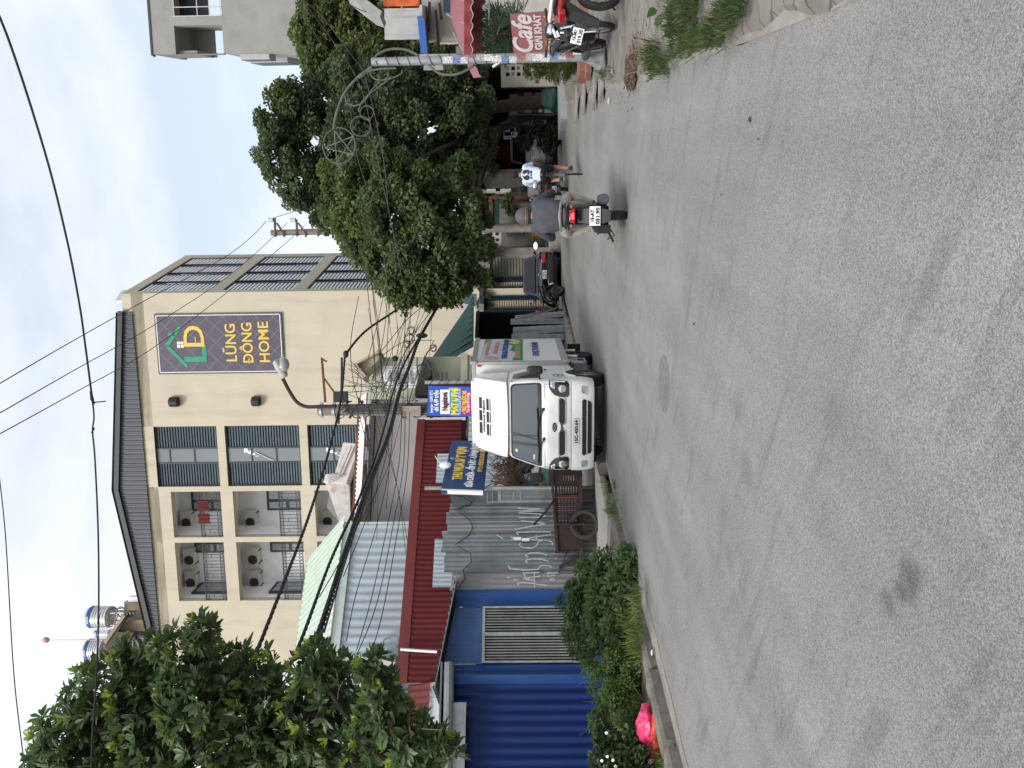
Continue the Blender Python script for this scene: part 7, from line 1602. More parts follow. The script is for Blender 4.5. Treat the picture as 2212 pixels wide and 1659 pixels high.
mb = MB(); mb.lathe([(.001, -.004), (.09, -.004), (.09, .004), (.001, .004)], 18, (.05, -.08, .3), 'x'); mb.tube([(-.06, -.08, .3), (.06, -.08, .3)], .012, 6); mb.beam((.07, -.08, .3), (.08, .02, .17), .02); mb.beam((-.07, -.08, .3), (-.08, -.18, .43), .02); mb.box(.07, .15, -.0, .05, .15, .18); mb.box(-.15, -.07, -.2, -.15, .42, .45); part('crankset', mb, m_steel, bk)
for y in (-.5, .5): mb = MB(); vs = []; n = 12; [vs.extend([(-.025, y + .36 * math.cos(a), .34 + .36 * math.sin(a)), (.025, y + .36 * math.cos(a), .34 + .36 * math.sin(a))]) for a in [PI * (.1 + .8 * i / n) for i in range(n + 1)]]; mb.add(vs, [(2 * i, 2 * i + 1, 2 * i + 3, 2 * i + 2) for i in range(n)]); part('mudguard', mb, m_dkgrey, bk, recalc=False)

# ---- foreground motorbike at the right edge: rear wheel, silencer, plate overhang, red flank
def fm(x, y, Y): return W(x, y, Y)
p0 = W(1368, 10, 9.55); gz_ = .17
fmb = thing('motorbike', 'red and black motorbike with big spoked wheel and chrome silencer, cut by the right edge', 'motorbike', (5.04, 9.6, gz_), -1.12)
# local: +y forward (world right), rear wheel at y=0
wheel(fmb, (0, 0, .29), .29, .1, rimr=.8, spokes=18, side=1); wheel(fmb, (0, 1.25, .29), .29, .08, rimr=.8, spokes=18, side=1)
m_redp = M('red_flank_paint', (.27, .014, .016), .3, coat=.6, var=.1)
mb = MB(); mb.loft([[(.05 * math.cos(a), -.42, .8 + .02 * math.sin(a)) for a in [q * PI / 6 for q in range(12)]], [(.13 * math.cos(a), -.3, .79 + .06 * math.sin(a)) for a in [q * PI / 6 for q in range(12)]], [(.15 * math.cos(a), .05, .72 + .12 * math.sin(a)) for a in [q * PI / 6 for q in range(12)]], [(.15 * math.cos(a), .5, .58 + .15 * math.sin(a)) for a in [q * PI / 6 for q in range(12)]], [(.1 * math.cos(a), .8, .5 + .1 * math.sin(a)) for a in [q * PI / 6 for q in range(12)]]]); fb = part('flank', mb, m_redp, fmb)
text('EX', .12, M('orange_mark', (.7, .25, .02), .5), fb, (.158, .12, .7), (PI / 2, 0, PI / 2), bold=.004)
mb = MB(); mb.loft([[(.09 * math.cos(a), -.3, .86 + .03 * math.sin(a)) for a in [q * PI / 6 for q in range(12)]], [(.14 * math.cos(a), 0, .86 + .05 * math.sin(a)) for a in [q * PI / 6 for q in range(12)]], [(.12 * math.cos(a), .55, .76 + .05 * math.sin(a)) for a in [q * PI / 6 for q in range(12)]]]); part('seat', mb, m_black, fmb)
mb = MB(); mb.lathe([(.001, 0), (.045, 0), (.058, .04), (.058, .42), (.03, .62), (.001, .62)], 18, (.17, -.36, .3), 'y'); ex_ = part('silencer', mb, m_steel, fmb); ex_.rotation_euler.x = -.06
mb = MB(); mb.tube([(.17, .22, .3), (.14, .5, .2), (.1, .8, .3)], .022, 8); mb.ball((0, .55, .32), (.14, .2, .16), 12, 8); mb.tube([(-.25, .3, .26), (.27, .3, .26)], .014, 6); mb.beam((.1, 0, .29), (.1, .5, .35), .03, .05); part('engine', mb, m_dkgrey, fmb)
mb = MB(); mb.tube([(.1, -.02, .3), (.12, .12, .68)], .03, 10); mb.tube([(.1 + .035 * math.cos(i * .9), -.02 + .14 * i / 60, .3 + .38 * i / 60 + .0 * math.sin(i)) for i in range(61)], .006, 4); part('shock_absorber', mb, M('brass_spring', (.4, .26, .08), .4, metal=.6), fmb)
mb = MB(); mb.tube(smooth([(.12, .1, .88), (.14, -.2, .9), (.07, -.42, .93), (0, -.46, .94), (-.07, -.42, .93), (-.14, -.2, .9)]), .02, 8); part('grab_rail', mb, m_wht, fmb)
mb = MB(); mb.box(-.08, .08, -.46, -.38, .74, .82); part('tail_lamp', mb, m_redlens, fmb, bevel=.01)
mb = MB(); mb.loft([[(-.08, -.38, .72), (.08, -.38, .72), (.08, -.2, .74), (-.08, -.2, .74)], [(-.08, -.5, .5), (.08, -.5, .5), (.08, -.44, .5), (-.08, -.44, .5)], [(-.06, -.6, .32), (.06, -.6, .32), (.06, -.56, .32), (-.06, -.56, .32)]]); part('rear_mudguard', mb, m_black, fmb)
# number plate faces backward and toward the camera
pe = W(1247, 78, 9.3); po = bpy.data.objects.new('number_plate', None)
mb = MB(); mb.box(-.095, .095, -.006, 0, -.07, .07); pz = part('number_plate', mb, m_plate, fmb, bevel=.003); pz.matrix_parent_inverse = Matrix.Identity(4)
loc_ = (Matrix.Translation(fmb.location) @ Matrix.Rotation(-1.12, 4, 'Z')).inverted() @ pe; pz.location = loc_; pz.rotation_euler = (-.15, .25, 1.12 - .25)
text('15-M1', .058, m_black, pz, (0, -.009, .032), bold=.0015, wid=.115); text('019.30', .065, m_black, pz, (0, -.009, -.034), bold=.0015, wid=.16)
mb = MB(); a = (Matrix.Translation(fmb.location) @ Matrix.Rotation(-1.12, 4, 'Z')).inverted(); q0 = a @ W(1222, 72, 9.35); mb.tube([q0, loc_ + Vector((0, .02, .05)) if isinstance(loc_, Vector) else loc_], .03, 6); mb.ball(a @ W(1226, 74, 9.36), (.06, .07, .05), 10, 8); part('plate_arm', mb, m_black, fmb)
mb = MB(); mb.box(.1, .25, .2, .23, .2, .25); mb.beam((-.1, .1, .25), (-.25, .0, .05), .025); part('foot_rest', mb, m_black, fmb)
# second motorbike behind it, only its front shows
sc4 = scooter('black motorbike with silver headlamp trim and one round blue mirror by the Cafe sign', 'motorbike', (0, 0, 0), 2.9, m_blackg, m_black, ('15-H2', '071.55'), mirrors=False)
c = W(1200, 75, 10.6); sc4.location = (c.x + .22, 11.15, .13); sc4.scale = (.9, .9, .96)
mb = MB(); i4 = (Matrix.Translation(sc4.location) @ Matrix.Rotation(2.9, 4, 'Z')).inverted(); a = i4 @ W(1187, 98, 10.6); b = i4 @ W(1176, 101, 10.6)
mb.tube([i4 @ W(1198, 84, 10.6), a], .008, 5); mb.ball(a, (.012, .045, .045), 14, 10); part('mirror', mb, M('mirror_blue', (.2, .26, .35), .15, metal=.6), sc4)
mb = MB(); mb.tube([i4 @ W(1190, 62, 10.5), i4 @ W(1196, 80, 10.4), i4 @ W(1203, 78, 10.4), i4 @ W(1198, 66, 10.4)], .018, 6); part('silver_trim', mb, m_wht, sc4)

# ================================================================== CARS
def car(label, loc, rz, paint, Lc, Wc, Hc, plate, suv=False):
    t = thing('parked_car' if not suv else 'parked_van', label, 'car' if not suv else 'van', loc, rz); hw_ = Wc / 2
    def ring(y, hwid, z0, z1_, e=.35):
        return [(hwid * math.copysign(abs(math.cos(a)) ** e, math.cos(a)), y, (z0 + z1_) / 2 + (z1_ - z0) / 2 * math.copysign(abs(math.sin(a)) ** e, math.sin(a))) for a in [(q + .5) * PI / 14 for q in range(28)]]
    belt = Hc * .62
    mb = MB(); mb.loft([ring(0, hw_ * .86, .38, belt - .12), ring(.06, hw_ * .95, .24, belt - .04), ring(.35, hw_, .2, belt), ring(Lc * .5, hw_, .18, belt), ring(Lc * .78, hw_, .2, belt - .06), ring(Lc * .96, hw_ * .93, .22, belt - .22), ring(Lc, hw_ * .8, .3, belt - .34)]); part('body', mb, paint, t)
    ys = [(.62, .0), (1.15, 1), (2.2, 1), (3.05, 0)] if not suv else [(.08, 0), (.3, 1), (2.6, 1), (3.4, 0)]
    mb = MB(); rs_ = []
    for y, k in ys:
        z = Hc if k else belt - .02; wt = hw_ * (.74 if k else .92)
        rs_.append([(-hw_ * .93, y, belt - .05), (hw_ * .93, y, belt - .05), (wt, y, z - .03), (wt * .9, y, z), (-wt * .9, y, z), (-wt, y, z - .03)])
    mb.loft(rs_); cb = part('cabin', mb, paint, t, ang=.5)
    y0, y1 = ys[0][0], ys[1][0]
    def rg_(f, x): return (x, y0 + (y1 - y0) * f - .012, belt + (Hc - belt) * f + .012)
    mb = MB(); a = .14; mb.add([rg_(a, -hw_ * .8), rg_(a, hw_ * .8), rg_(.86, hw_ * .66), rg_(.86, -hw_ * .66)], [(0, 1, 2, 3)]); part('rear_window', mb, m_glass, t, recalc=False)
    for s_ in (-1, 1):
        mb = MB(); q = lambda y, f: (s_ * (hw_ * .925 + (hw_ * .74 - hw_ * .925) * f + .006), y, belt + (Hc - belt) * f); mb.add([q(y0 + .35, .12), q(ys[3][0] - .4, .12), q(ys[2][0] - .02, .85), q(y1 + .05, .85)], [(0, 1, 2, 3)]); part('side_window', mb, m_glass, t, recalc=False)
        mb = MB(); mb.box(min(s_ * hw_ * .5, s_ * hw_ * .9), max(s_ * hw_ * .5, s_ * hw_ * .9), -.03, .14, belt - .3, belt - .15) if not suv else mb.box(min(s_ * hw_ * .84, s_ * hw_ * .95), max(s_ * hw_ * .84, s_ * hw_ * .95), -.02, .2, belt - .45, belt + .05); part('tail_lamp', mb, m_redlens, t, bevel=.015)
        wheel(t, (s_ * (hw_ - .1), .85, .32), .32, .2, side=s_); wheel(t, (s_ * (hw_ - .1), Lc - .8, .32), .32, .2, side=s_)
        mb = MB(); mb.ball((s_ * (hw_ + .1), ys[3][0] - .35, belt + .06), (.1, .06, .07), 12, 8); part('door_mirror', mb, paint, t)
    mb = MB(); mb.box(-hw_ * .86, hw_ * .86, -.07, .1, .3, .52); part('bumper', mb, paint if not suv else m_dkgrey, t, bevel=.03)
    mb = MB(); mb.box(-hw_ * .5, hw_ * .5, -.04, -.01, belt - .14, belt - .115); part('chrome_strip', mb, m_steel, t)
    mb = MB(); mb.box(-.16, .16, -.035, -.02, belt - .34, belt - .18); pz = part('number_plate', mb, m_plate, t); text(plate[0], .065, m_black, pz, (0, -.04, belt - .225), wid=.2, bold=.001); text(plate[1], .065, m_black, pz, (0, -.04, belt - .3), wid=.26, bold=.001)
    mb = MB(); mb.ball((0, -.02, belt - .05), (.05, .012, .035), 12, 8); part('emblem', mb, m_steel, t)
    mb = MB(); mb.box(-hw_ * .8, hw_ * .8, .1, Lc - .1, .16, .25); part('underbody', mb, m_black, t); return t
p = G(1214, 590); car('black sedan seen from behind, parked at the left kerb before the striped building', (p.x, p.y + .3, 0), -.1, M('black_car_paint', (.006, .006, .008), .15, coat=1, var=.02), 4.5, 1.78, 1.45, ('15A', '102.47'))
p = G(1206, 316); car('silver white van seen from behind, parked under the big tree on the right', (p.x + .2, p.y + .3, 0), -.3, M('silver_car_paint', (.42, .42, .4), .3, metal=.3, coat=.6, var=.04), 4.6, 1.85, 1.9, ('15A', '337.81'), suv=True)
# ================================================================== PEOPLE
def add_geo(o, mb):
    me = o.data; bm = bmesh.new(); bm.from_mesh(me); vs = [bm.verts.new(v) for v in mb.v]
    for f in mb.f:
        try: fc = bm.faces.new([vs[i] for i in f]); fc.smooth = True
        except ValueError: pass
    bm.to_mesh(me); bm.free()
def hand_geo(mb, w_, d, up_=Vector((0, 0, 1)), grip=True, side=1, s=1.):
    """palm and five separate fingers curled round a bar that runs along x"""
    w_ = Vector(w_); d = Vector(d).normalized(); r_ = d.cross(up_).normalized(); u = r_.cross(d).normalized(); K = .001 * s
    mb.M = Matrix.Identity(4); c = w_ + d * 45 * K
    mb.loft([[w_ + d * t * K + r_ * a * K + u * b * K for a, b in ((-wd, -h), (wd, -h), (wd, h), (-wd, h))] for t, wd, h in ((0, 26, 15), (30, 38, 15), (80, 41, 12), (92, 38, 9))])
    for k, (o_, L_) in enumerate(((-30, 70), (-10, 80), (10, 76), (29, 62))):
        b = w_ + d * 88 * K + r_ * o_ * K; p1 = b + d * L_ * .42 * K - u * 6 * K
        if grip: p2 = p1 - u * L_ * .36 * K + d * 4 * K; p3 = p2 - u * L_ * .12 * K - d * L_ * .28 * K
        else: p2 = p1 + d * L_ * .3 * K - u * 14 * K; p3 = p2 + d * L_ * .2 * K - u * 16 * K
        mb.tube([b - d * 8 * K, b, p1, p2, p3], [9 * K, 9.5 * K, 9 * K, 8 * K, 6.5 * K], 7)
    b = w_ + d * 30 * K - r_ * side * 30 * K; mb.tube([b, b - r_ * side * 22 * K + d * 22 * K - u * 8 * K, b - r_ * side * 18 * K + d * 48 * K - u * 22 * K, b - r_ * side * 4 * K + d * 60 * K - u * 34 * K], [12 * K, 11 * K, 9.5 * K, 7.5 * K], 7)
def person(label, loc, rz, J, shirt, pants, hairm=None, pant_len=1., sleeve=.5, sc=1., foot_mat=None, shirt_hw=(.17, .185, .21, .2, .1), skinm=None):
    t = thing('person', label, 'person', loc, rz); t.scale = (sc,) * 3; skinm = skinm or m_skin
    js = []; ed = []
    def add(p, r, par=None):
        js.append((*p, r)); 
        if par is not None: ed.append((par, len(js) - 1))
        return len(js) - 1
    pv, sp, chs, nk, hd = J['pelvis'], J['spine'], J['chest'], J['neck'], J['head']
    a = add(pv, .12); b = add(sp, .115, a); c = add(chs, .12, b); d = add(nk, .055, c); e = add(Vector(nk).lerp(Vector(hd), .4), .05, d); f = add(hd, .085, e); g_ = add(tuple(Vector(hd) + (Vector(hd) - Vector(nk)).normalized() * .06), .07, f)
    for s_ in (-1, 1):
        L_ = lambda k: tuple((v[0] * s_ if not isinstance(J[k], dict) else 0, v[1], v[2]) for v in [J[k]])[0]
        P = lambda k: J[k + ('_r' if s_ > 0 else '_l')] if (k + '_r') in J else (J[k][0] * s_, J[k][1], J[k][2])
        sh, el, wr = P('shoulder'), P('elbow'), P('wrist'); i = add(sh, .055, c); i = add(el, .042, i); i = add(wr, .03, i)
        hp, kn, an, to = P('hip'), P('knee'), P('ankle'), P('toe'); i = add(hp, .095, a); i = add(tuple(Vector(hp).lerp(Vector(kn), .5)), .078, i); i = add(kn, .058, i); i = add(tuple(Vector(kn).lerp(Vector(an), .3)), .056, i); i = add(an, .038, i); i = add(to, .03, i)
    body = skin('body', js, ed, skinm, t, 2)
    mb = MB(); hv_ = Vector(hd); fwd = Vector(J.get('face', (0, 1, 0))).normalized(); sd_ = Vector((0, 0, 1)).cross(fwd).normalized() * -1
    for s_ in (-1, 1): mb.ball(hv_ + sd_ * s_ * .088 - Vector((0, 0, .01)), (.012, .022, .032), 8, 6)
    mb.tube([hv_ + fwd * .08 + Vector((0, 0, .02)), hv_ + fwd * .112 - Vector((0, 0, .025)), hv_ + fwd * .09 - Vector((0, 0, .035))], [.01, .016, .008], 6)
    mb.tube([hv_ + fwd * .09 + sd_ * -.025 - Vector((0, 0, .06)), hv_ + fwd * .098 - Vector((0, 0, .06)), hv_ + fwd * .09 + sd_ * .025 - Vector((0, 0, .06))], .006, 5)
    for s_ in (-1, 1): mb.ball(hv_ + fwd * .082 + sd_ * s_ * .032 + Vector((0, 0, .02)), .012, 8, 6)
    for s_ in (-1, 1):
        P = lambda k: J[k + ('_r' if s_ > 0 else '_l')] if (k + '_r') in J else (J[k][0] * s_, J[k][1], J[k][2])
        w9 = Vector(P('wrist')); e9 = Vector(P('elbow')); hand_geo(mb, w9, (w9 - e9).normalized() * .5 + Vector((0, .8, -.1)), side=s_)
    add_geo(body, mb)
    # shirt: torso loft and sleeves
    pts = [Vector(pv) - (Vector(sp) - Vector(pv)) * .15, Vector(pv).lerp(Vector(sp), .55), Vector(sp).lerp(Vector(chs), .6), Vector(chs).lerp(Vector(nk), .45), Vector(nk) - (Vector(nk) - Vector(chs)) * .12]
    hd_ = (.15, .14, .135, .105, .06); rings = []; n = 24
    up_ = (Vector(nk) - Vector(pv)).normalized(); fx = Vector((1, 0, 0)); fy = up_.cross(fx).normalized() * -1; fy = fy if fy.y > 0 else -fy
    dense = []
    for i in range(len(pts) - 1):
        for k in range(4): t_ = k / 4; dense.append((pts[i].lerp(pts[i + 1], t_), shirt_hw[i] * (1 - t_) + shirt_hw[i + 1] * t_, hd_[i] * (1 - t_) + hd_[i + 1] * t_))
    dense.append((pts[-1], shirt_hw[-1], hd_[-1]))
    for q, (p, hw_, hh) in enumerate(dense):
        rings.append([p + fx * (hw_ * math.copysign(abs(math.cos(a_)) ** .75, math.cos(a_)) * (1 + .03 * math.sin(5 * a_ + q * 1.1))) + fy * (hh * math.sin(a_) * (1 + .05 * math.sin(7 * a_ + q * .9))) for a_ in [j * 2 * PI / n for j in range(n)]])
    mb = MB(); mb.loft(rings)
    for s_ in (-1, 1):
        P = lambda k: Vector(J[k + ('_r' if s_ > 0 else '_l')] if (k + '_r') in J else (J[k][0] * s_, J[k][1], J[k][2]))
        sh, el, wr = P('shoulder'), P('elbow'), P('wrist'); inn = sh.lerp(Vector(chs), .45) + Vector((0, 0, .03))
        if sleeve <= .5: e2 = sh.lerp(el, sleeve * 1.6); mb.tube(smooth([inn, sh, sh.lerp(e2, .5), e2], 3), [.075, .08, .082, .08, .077, .075, .074, .073, .072, .072], 12)
        else: mb.tube(smooth([inn, sh, el, wr], 3), [.07, .078, .08, .078, .073, .067, .062, .058, .052, .046], 12)
    mb.M = Matrix.Identity(4); sh_o = part('shirt', mb, shirt, t, ang=1.5)
    mb = MB(); 
    for s_ in (-1, 1):
        P = lambda k: Vector(J[k + ('_r' if s_ > 0 else '_l')] if (k + '_r') in J else (J[k][0] * s_, J[k][1], J[k][2]))
        hp, kn, an = P('hip'), P('knee'), P('ankle')
        if pant_len >= 1: mb.tube(smooth([Vector(pv) + Vector((s_ * .05, -.04, 0)), hp, hp.lerp(kn, .5), kn, kn.lerp(an, .5), an], 3), [.13, .13, .128, .12, .112, .106, .1, .094, .09, .086, .083, .08, .076, .072, .068, .066], 14)
        else: mb.tube(smooth([Vector(pv) + Vector((s_ * .05, -.03, 0)), hp, hp.lerp(kn, .45), hp.lerp(kn, pant_len)], 3), [.13, .132, .13, .122, .114, .106, .1, .098, .096, .094], 14)
    mb.loft([[Vector(pv) + Vector((.2 * math.cos(a_) * f_, -.01 + .14 * math.sin(a_) * f_, z_)) for a_ in [j * PI / 8 for j in range(16)]] for z_, f_ in ((-.1, .65), (-.02, .88), (.05, .7), (.08, .5))])
    part('trousers' if pant_len >= 1 else 'shorts', mb, pants, t, ang=1.5)
    mb = MB()
    for s_ in (-1, 1):
        P = lambda k: Vector(J[k + ('_r' if s_ > 0 else '_l')] if (k + '_r') in J else (J[k][0] * s_, J[k][1], J[k][2]))
        an, to = P('ankle'), P('toe'); dd = (to - an); dd.z = 0; dd.normalize(); base = Vector((an.x, an.y, an.z - .05))
        rs_ = []
        for t_, w2, h0, h1 in ((-.07, .03, 0, .05), (-.03, .04, -.005, .09), (.05, .043, -.01, .07), (.12, .048, -.01, .045), (.19, .03, -.005, .03)):
            c_ = base + dd * t_; sx_ = Vector((dd.y, -dd.x, 0)); rs_.append([c_ - sx_ * w2 + Vector((0, 0, h0)), c_ + sx_ * w2 + Vector((0, 0, h0)), c_ + sx_ * w2 * .8 + Vector((0, 0, h1)), c_ - sx_ * w2 * .8 + Vector((0, 0, h1))])
        mb.loft(rs_)
    part('shoes', mb, foot_mat or m_black, t, bevel=.012)
    if hairm:
        mb = MB(); mb.ball(hv_ + Vector((0, 0, .035)) - fwd * .015, (.1, .112, .095), 16, 10); part('hair', mb, hairm, t)
    return t, sh_o
def helmet(t, hd, shell, band):
    mb = MB(); h = Vector(hd); pr = []
    mb.lathe([(.001, .16)] + [(.13 * math.sin(a), .02 + .14 * math.cos(a)) for a in [i * .157 for i in range(1, 11)]] + [(.134, -.03), (.12, -.05)], 24, h, 'z', cap=False); o = part('helmet', mb, shell, t)
    mb = MB(); mb.tube([h + Vector((.132 * math.cos(a), .132 * math.sin(a), .0)) for a in [j * PI / 12 for j in range(24)]], .008, 5, closed=True); part('helmet_band', mb, band, o)
    mb = MB(); mb.lathe([(.12, -.06), (.115, -.12), (.09, -.13)], 20, h - Vector((0, .01, 0)), 'z', cap=False); part('helmet_lining', mb, m_black, o)
    mb = MB(); mb.tube([h + Vector((s, .02, -.1)) for s in (-.1, .1)], .006, 4); part('helmet_strap', mb, m_black, o); return o
m_gshirt = M('dark_grey_jersey', (.06, .063, .075), .9, var=.2, sc=6, bump=1., bs=9); m_pantb = M('pale_beige_cloth', (.4, .37, .32), .9, var=.2, sc=8, bump=1., bs=10)
J1 = dict(pelvis=(0, -.32, .92), spine=(0, -.31, 1.06), chest=(0, -.24, 1.2), neck=(0, -.15, 1.35), head=(0, -.1, 1.44), shoulder=(.19, -.19, 1.26), elbow=(.33, -.02, 1.05), wrist=(.3, .26, 1.02), hip=(.12, -.24, .88), knee=(.26, .14, .78), ankle=(.17, .14, .42), toe=(.18, .3, .37))
loc1 = tuple(sc1.location); t1, s1 = person('rider in dark grey shirt, beige trousers and grey helmet, seen from behind on the scooter', loc1, -.235, J1, m_gshirt, m_pantb, sleeve=.95, foot_mat=M('brown_shoe', (.08, .05, .035), .7), shirt_hw=(.215, .235, .26, .235, .1))
helmet(t1, (0, -.1, 1.43), M('grey_helmet', (.075, .075, .073), .65), M('red_stripe_trim', (.5, .03, .03), .4))
J2 = dict(pelvis=(0, -.2, .98), spine=(0, -.12, 1.14), chest=(0, -.01, 1.3), neck=(0, .09, 1.48), head=(0, .13, 1.6), shoulder=(.18, .05, 1.38), elbow=(.27, .2, 1.14), wrist=(.22, .36, 1.02), hip=(.1, -.14, .94), knee_r=(.17, .18, .66), ankle_r=(.14, .04, .26), toe_r=(.17, .18, .2), knee_l=(-.15, .22, .78), ankle_l=(-.12, -.1, .5), toe_l=(-.13, .05, .46))
J2['hip_r'] = (.1, -.14, .94); J2['hip_l'] = (-.1, -.14, .94)
m_jers = M('light_blue_jersey', (.5, .6, .74), .8, var=.04, bump=.15, bs=18); m_shorts = M('black_shorts', (.012, .012, .018), .8)
t2_, s2 = person('cyclist in light blue jersey number 63 and black shorts, seen from behind', tuple(bk.location), -.285, J2, m_jers, m_shorts, hairm=m_hair, pant_len=.75, sleeve=.42, shirt_hw=(.17, .18, .21, .2, .09), skinm=M('tanned_skin', (.4, .2, .13), .6, var=.05))
upv = (Vector(J2['neck']) - Vector(J2['pelvis'])).normalized(); ang = math.atan2(upv.y, upv.z); nrm = Vector((0, -math.cos(ang), math.sin(ang)))
for (txt, sz, t_, wd, bl) in (('63', .23, .6, .25, .006), ('LÔ NGHIỆP', .05, .37, .2, .002), ('- - --- - -- -', .04, .8, .26, .0)):
    c = Vector(J2['pelvis']).lerp(Vector(J2['neck']), t_) + nrm * .152; text(txt, sz, m_shorts, s2, tuple(c), (PI / 2 - ang, 0, 0), bold=bl, wid=wd, ext=.012)
mb = MB(); mb.box(-.02, .02, -.345, -.335, .98, 1.02); part('shorts_print', mb, M('orange_print', (.5, .15, .03), .6), t2_)
J3 = dict(J1); m_pink = M('pale_pink_shirt', (.5, .43, .44), .85, bump=.2)
t3, s3 = person('rider in a pale pink shirt on the red motorbike, partly hidden by the cyclist', tuple(sc2.location), -.28, J3, m_pink, m_shorts, sleeve=.5)
t3.scale = (.95, .95, .95); helmet(t3, (0, -.13, 1.49), M('dark_helmet', (.05, .03, .03), .4), m_black)

# ================================================================== TREES AND PLANTS
rng = np.random.default_rng(12)
def LM(name, col, trans=.25, rough=.55, spec=.35): return M(name, col, rough, var=.25, sc=.8, spec=spec, tint=True, trans=trans)
def limbs(t, base, tops, r0, mat=m_bark, name='trunk', mid=.45):
    mb = MB(); base = Vector(base); fork = base + (sum((Vector(q) for q in tops), Vector()) / len(tops) - base) * mid; fork.x = base.x + (fork.x - base.x) * .5; fork.y = base.y + (fork.y - base.y) * .5
    mb.tube(smooth([base, base.lerp(fork, .5) + Vector((.06, .03, 0)), fork], 4), [r0 * (1.25 - .06 * i) for i in range(9)], 12)
    for q in tops:
        q = Vector(q); m1 = fork.lerp(q, .5) + Vector((random.uniform(-.2, .2), random.uniform(-.2, .2), random.uniform(0, .3))); pts = smooth([fork, m1, q], 4); mb.tube(pts, [r0 * .62 * (1 - .1 * i) for i in range(9)], 8)
    return part(name, mb, mat, t)
def tree(name, label, base, bl, leaf, mat, r0, group=None, dens=.9, yellow=.15, nlimb=9, sub=22, **k):
    t = thing(name, label, 'tree' if 'tree' in name else 'shrub', base, group=group); B = Vector(base)
    blobs = [(tuple(W(x, y, Y) - B), r * Y / F) for x, y, Y, r in bl]
    C_, D_, N_, L_, T_ = crown(blobs, leaf, rng, dens=dens, yellow=yellow, sub=sub, **k)
    leaf_mesh('crown', C_, D_, N_, L_, L_ * .72, T_, mat, t)
    idx = list(range(len(blobs))); random.shuffle(idx); limbs(t, (0, 0, 0), [blobs[i][0] for i in idx[:nlimb]], r0)
    return t
gt_ = 'street trees over the far end of the road'
m_l1 = LM('deep_green_leaf', (.105, .145, .072), .5); m_l2 = LM('mid_green_leaf', (.125, .17, .075), .5); m_l3 = LM('olive_leaf', (.125, .16, .064), .5)
tree('street_tree', 'tall dark green tree with the highest crown over the right side of the street', (10.4, 27.2, .1), [(620, 222, 25, 48), (608, 285, 25, 52), (598, 345, 25, 50), (640, 395, 25, 48), (665, 240, 25.5, 60), (690, 320, 26, 75), (652, 428, 25, 30), (700, 445, 25, 40), (770, 205, 25, 70), (780, 290, 25, 80), (740, 370, 25.5, 70), (850, 230, 25, 80), (930, 180, 25.5, 70), (900, 300, 25, 75), (960, 250, 25.5, 75), (1010, 210, 26, 60), (1030, 290, 26, 50), (1000, 350, 25.5, 55), (1040, 350, 26.5, 35), (1000, 140, 26.5, 50), (720, 180, 25.5, 40), (830, 310, 24.6, 70)], .13, m_l1, .24, gt_, nlimb=10, dens=1.2)
tree('street_tree', 'lighter green tree leaning out left over the road in front of the power pole', (10.9, 29.2, .1), [(750, 395, 22, 60), (735, 455, 22.5, 45), (785, 470, 21.5, 62), (820, 390, 21.5, 75), (790, 540, 22, 40), (850, 480, 21, 78), (830, 560, 21.5, 50), (900, 420, 21.5, 75), (910, 520, 21, 78), (865, 600, 21, 48), (920, 610, 20.8, 52), (960, 585, 21, 60), (970, 470, 21.5, 70), (1000, 535, 21.5, 60), (990, 400, 22, 60), (1015, 600, 21.5, 32), (870, 640, 20.6, 30), (935, 645, 20.6, 28), (985, 630, 20.8, 30), (760, 520, 23, 32), (1030, 470, 22.5, 35), (690, 470, 23.5, 22)], .12, m_l2, .2, gt_, yellow=.22, nlimb=9, dens=1.15)
tree('street_tree', 'olive green tree at the right behind the arch pole and cafe house', (14.6, 28.5, .1), [(690, 30, 27, 50), (680, 85, 27, 50), (700, 140, 27, 55), (745, 60, 27, 60), (760, 130, 26.5, 65), (800, 40, 27, 55), (830, 100, 26.5, 55), (820, 160, 26, 60), (880, 120, 26.5, 50), (650, 70, 27.5, 28), (700, -30, 28, 70), (780, -40, 28, 60), (905, 160, 26.5, 45), (860, 30, 27.5, 50), (950, 125, 27, 35)], .15, m_l3, .22, gt_, yellow=.3, nlimb=8, dens=1.1)
tree('far_tree', 'small pale green tree behind the meter boxes at the street end', (8.9, 36.5, 0), [(1045, 385, 37, 26), (1060, 415, 37, 26), (1035, 440, 37, 22), (1080, 380, 37, 20), (1020, 400, 38, 26)], .14, LM('grey_green_leaf', (.07, .1, .05)), .1, nlimb=4)
tree('dark_bush', 'very dark bush standing right of the silver van', (9.7, 27.4, .1), [(1135, 300, 27, 22), (1165, 290, 27, 28), (1185, 312, 26.8, 22), (1192, 285, 26.8, 20)], .09, LM('blackish_leaf', (.02, .03, .016), .15), .05, nlimb=3)
tree('roadside_shrub', 'green plants in front of the old stall house at the street end', (7.5, 33.0, 0), [(1095, 440, 33, 12), (1105, 455, 33, 12), (1098, 425, 33, 10)], .08, m_l2, .03, nlimb=2)
for k, (xx, yy) in enumerate(((1048, 545), (1050, 600), (1045, 655))):
    tree('climbing_shrub', ('scraggly plants hanging over the shuttered shop top', 'scraggly plants on top of the striped gatehouse, middle', 'scraggly plants above the left end of the striped gatehouse')[k], tuple(W(1090, yy, 31.2)), [(xx, yy - 8, 31, 14), (xx + 8, yy + 10, 31, 12), (xx - 6, yy + 6, 31, 12)], .09, m_l1, .02, nlimb=2)
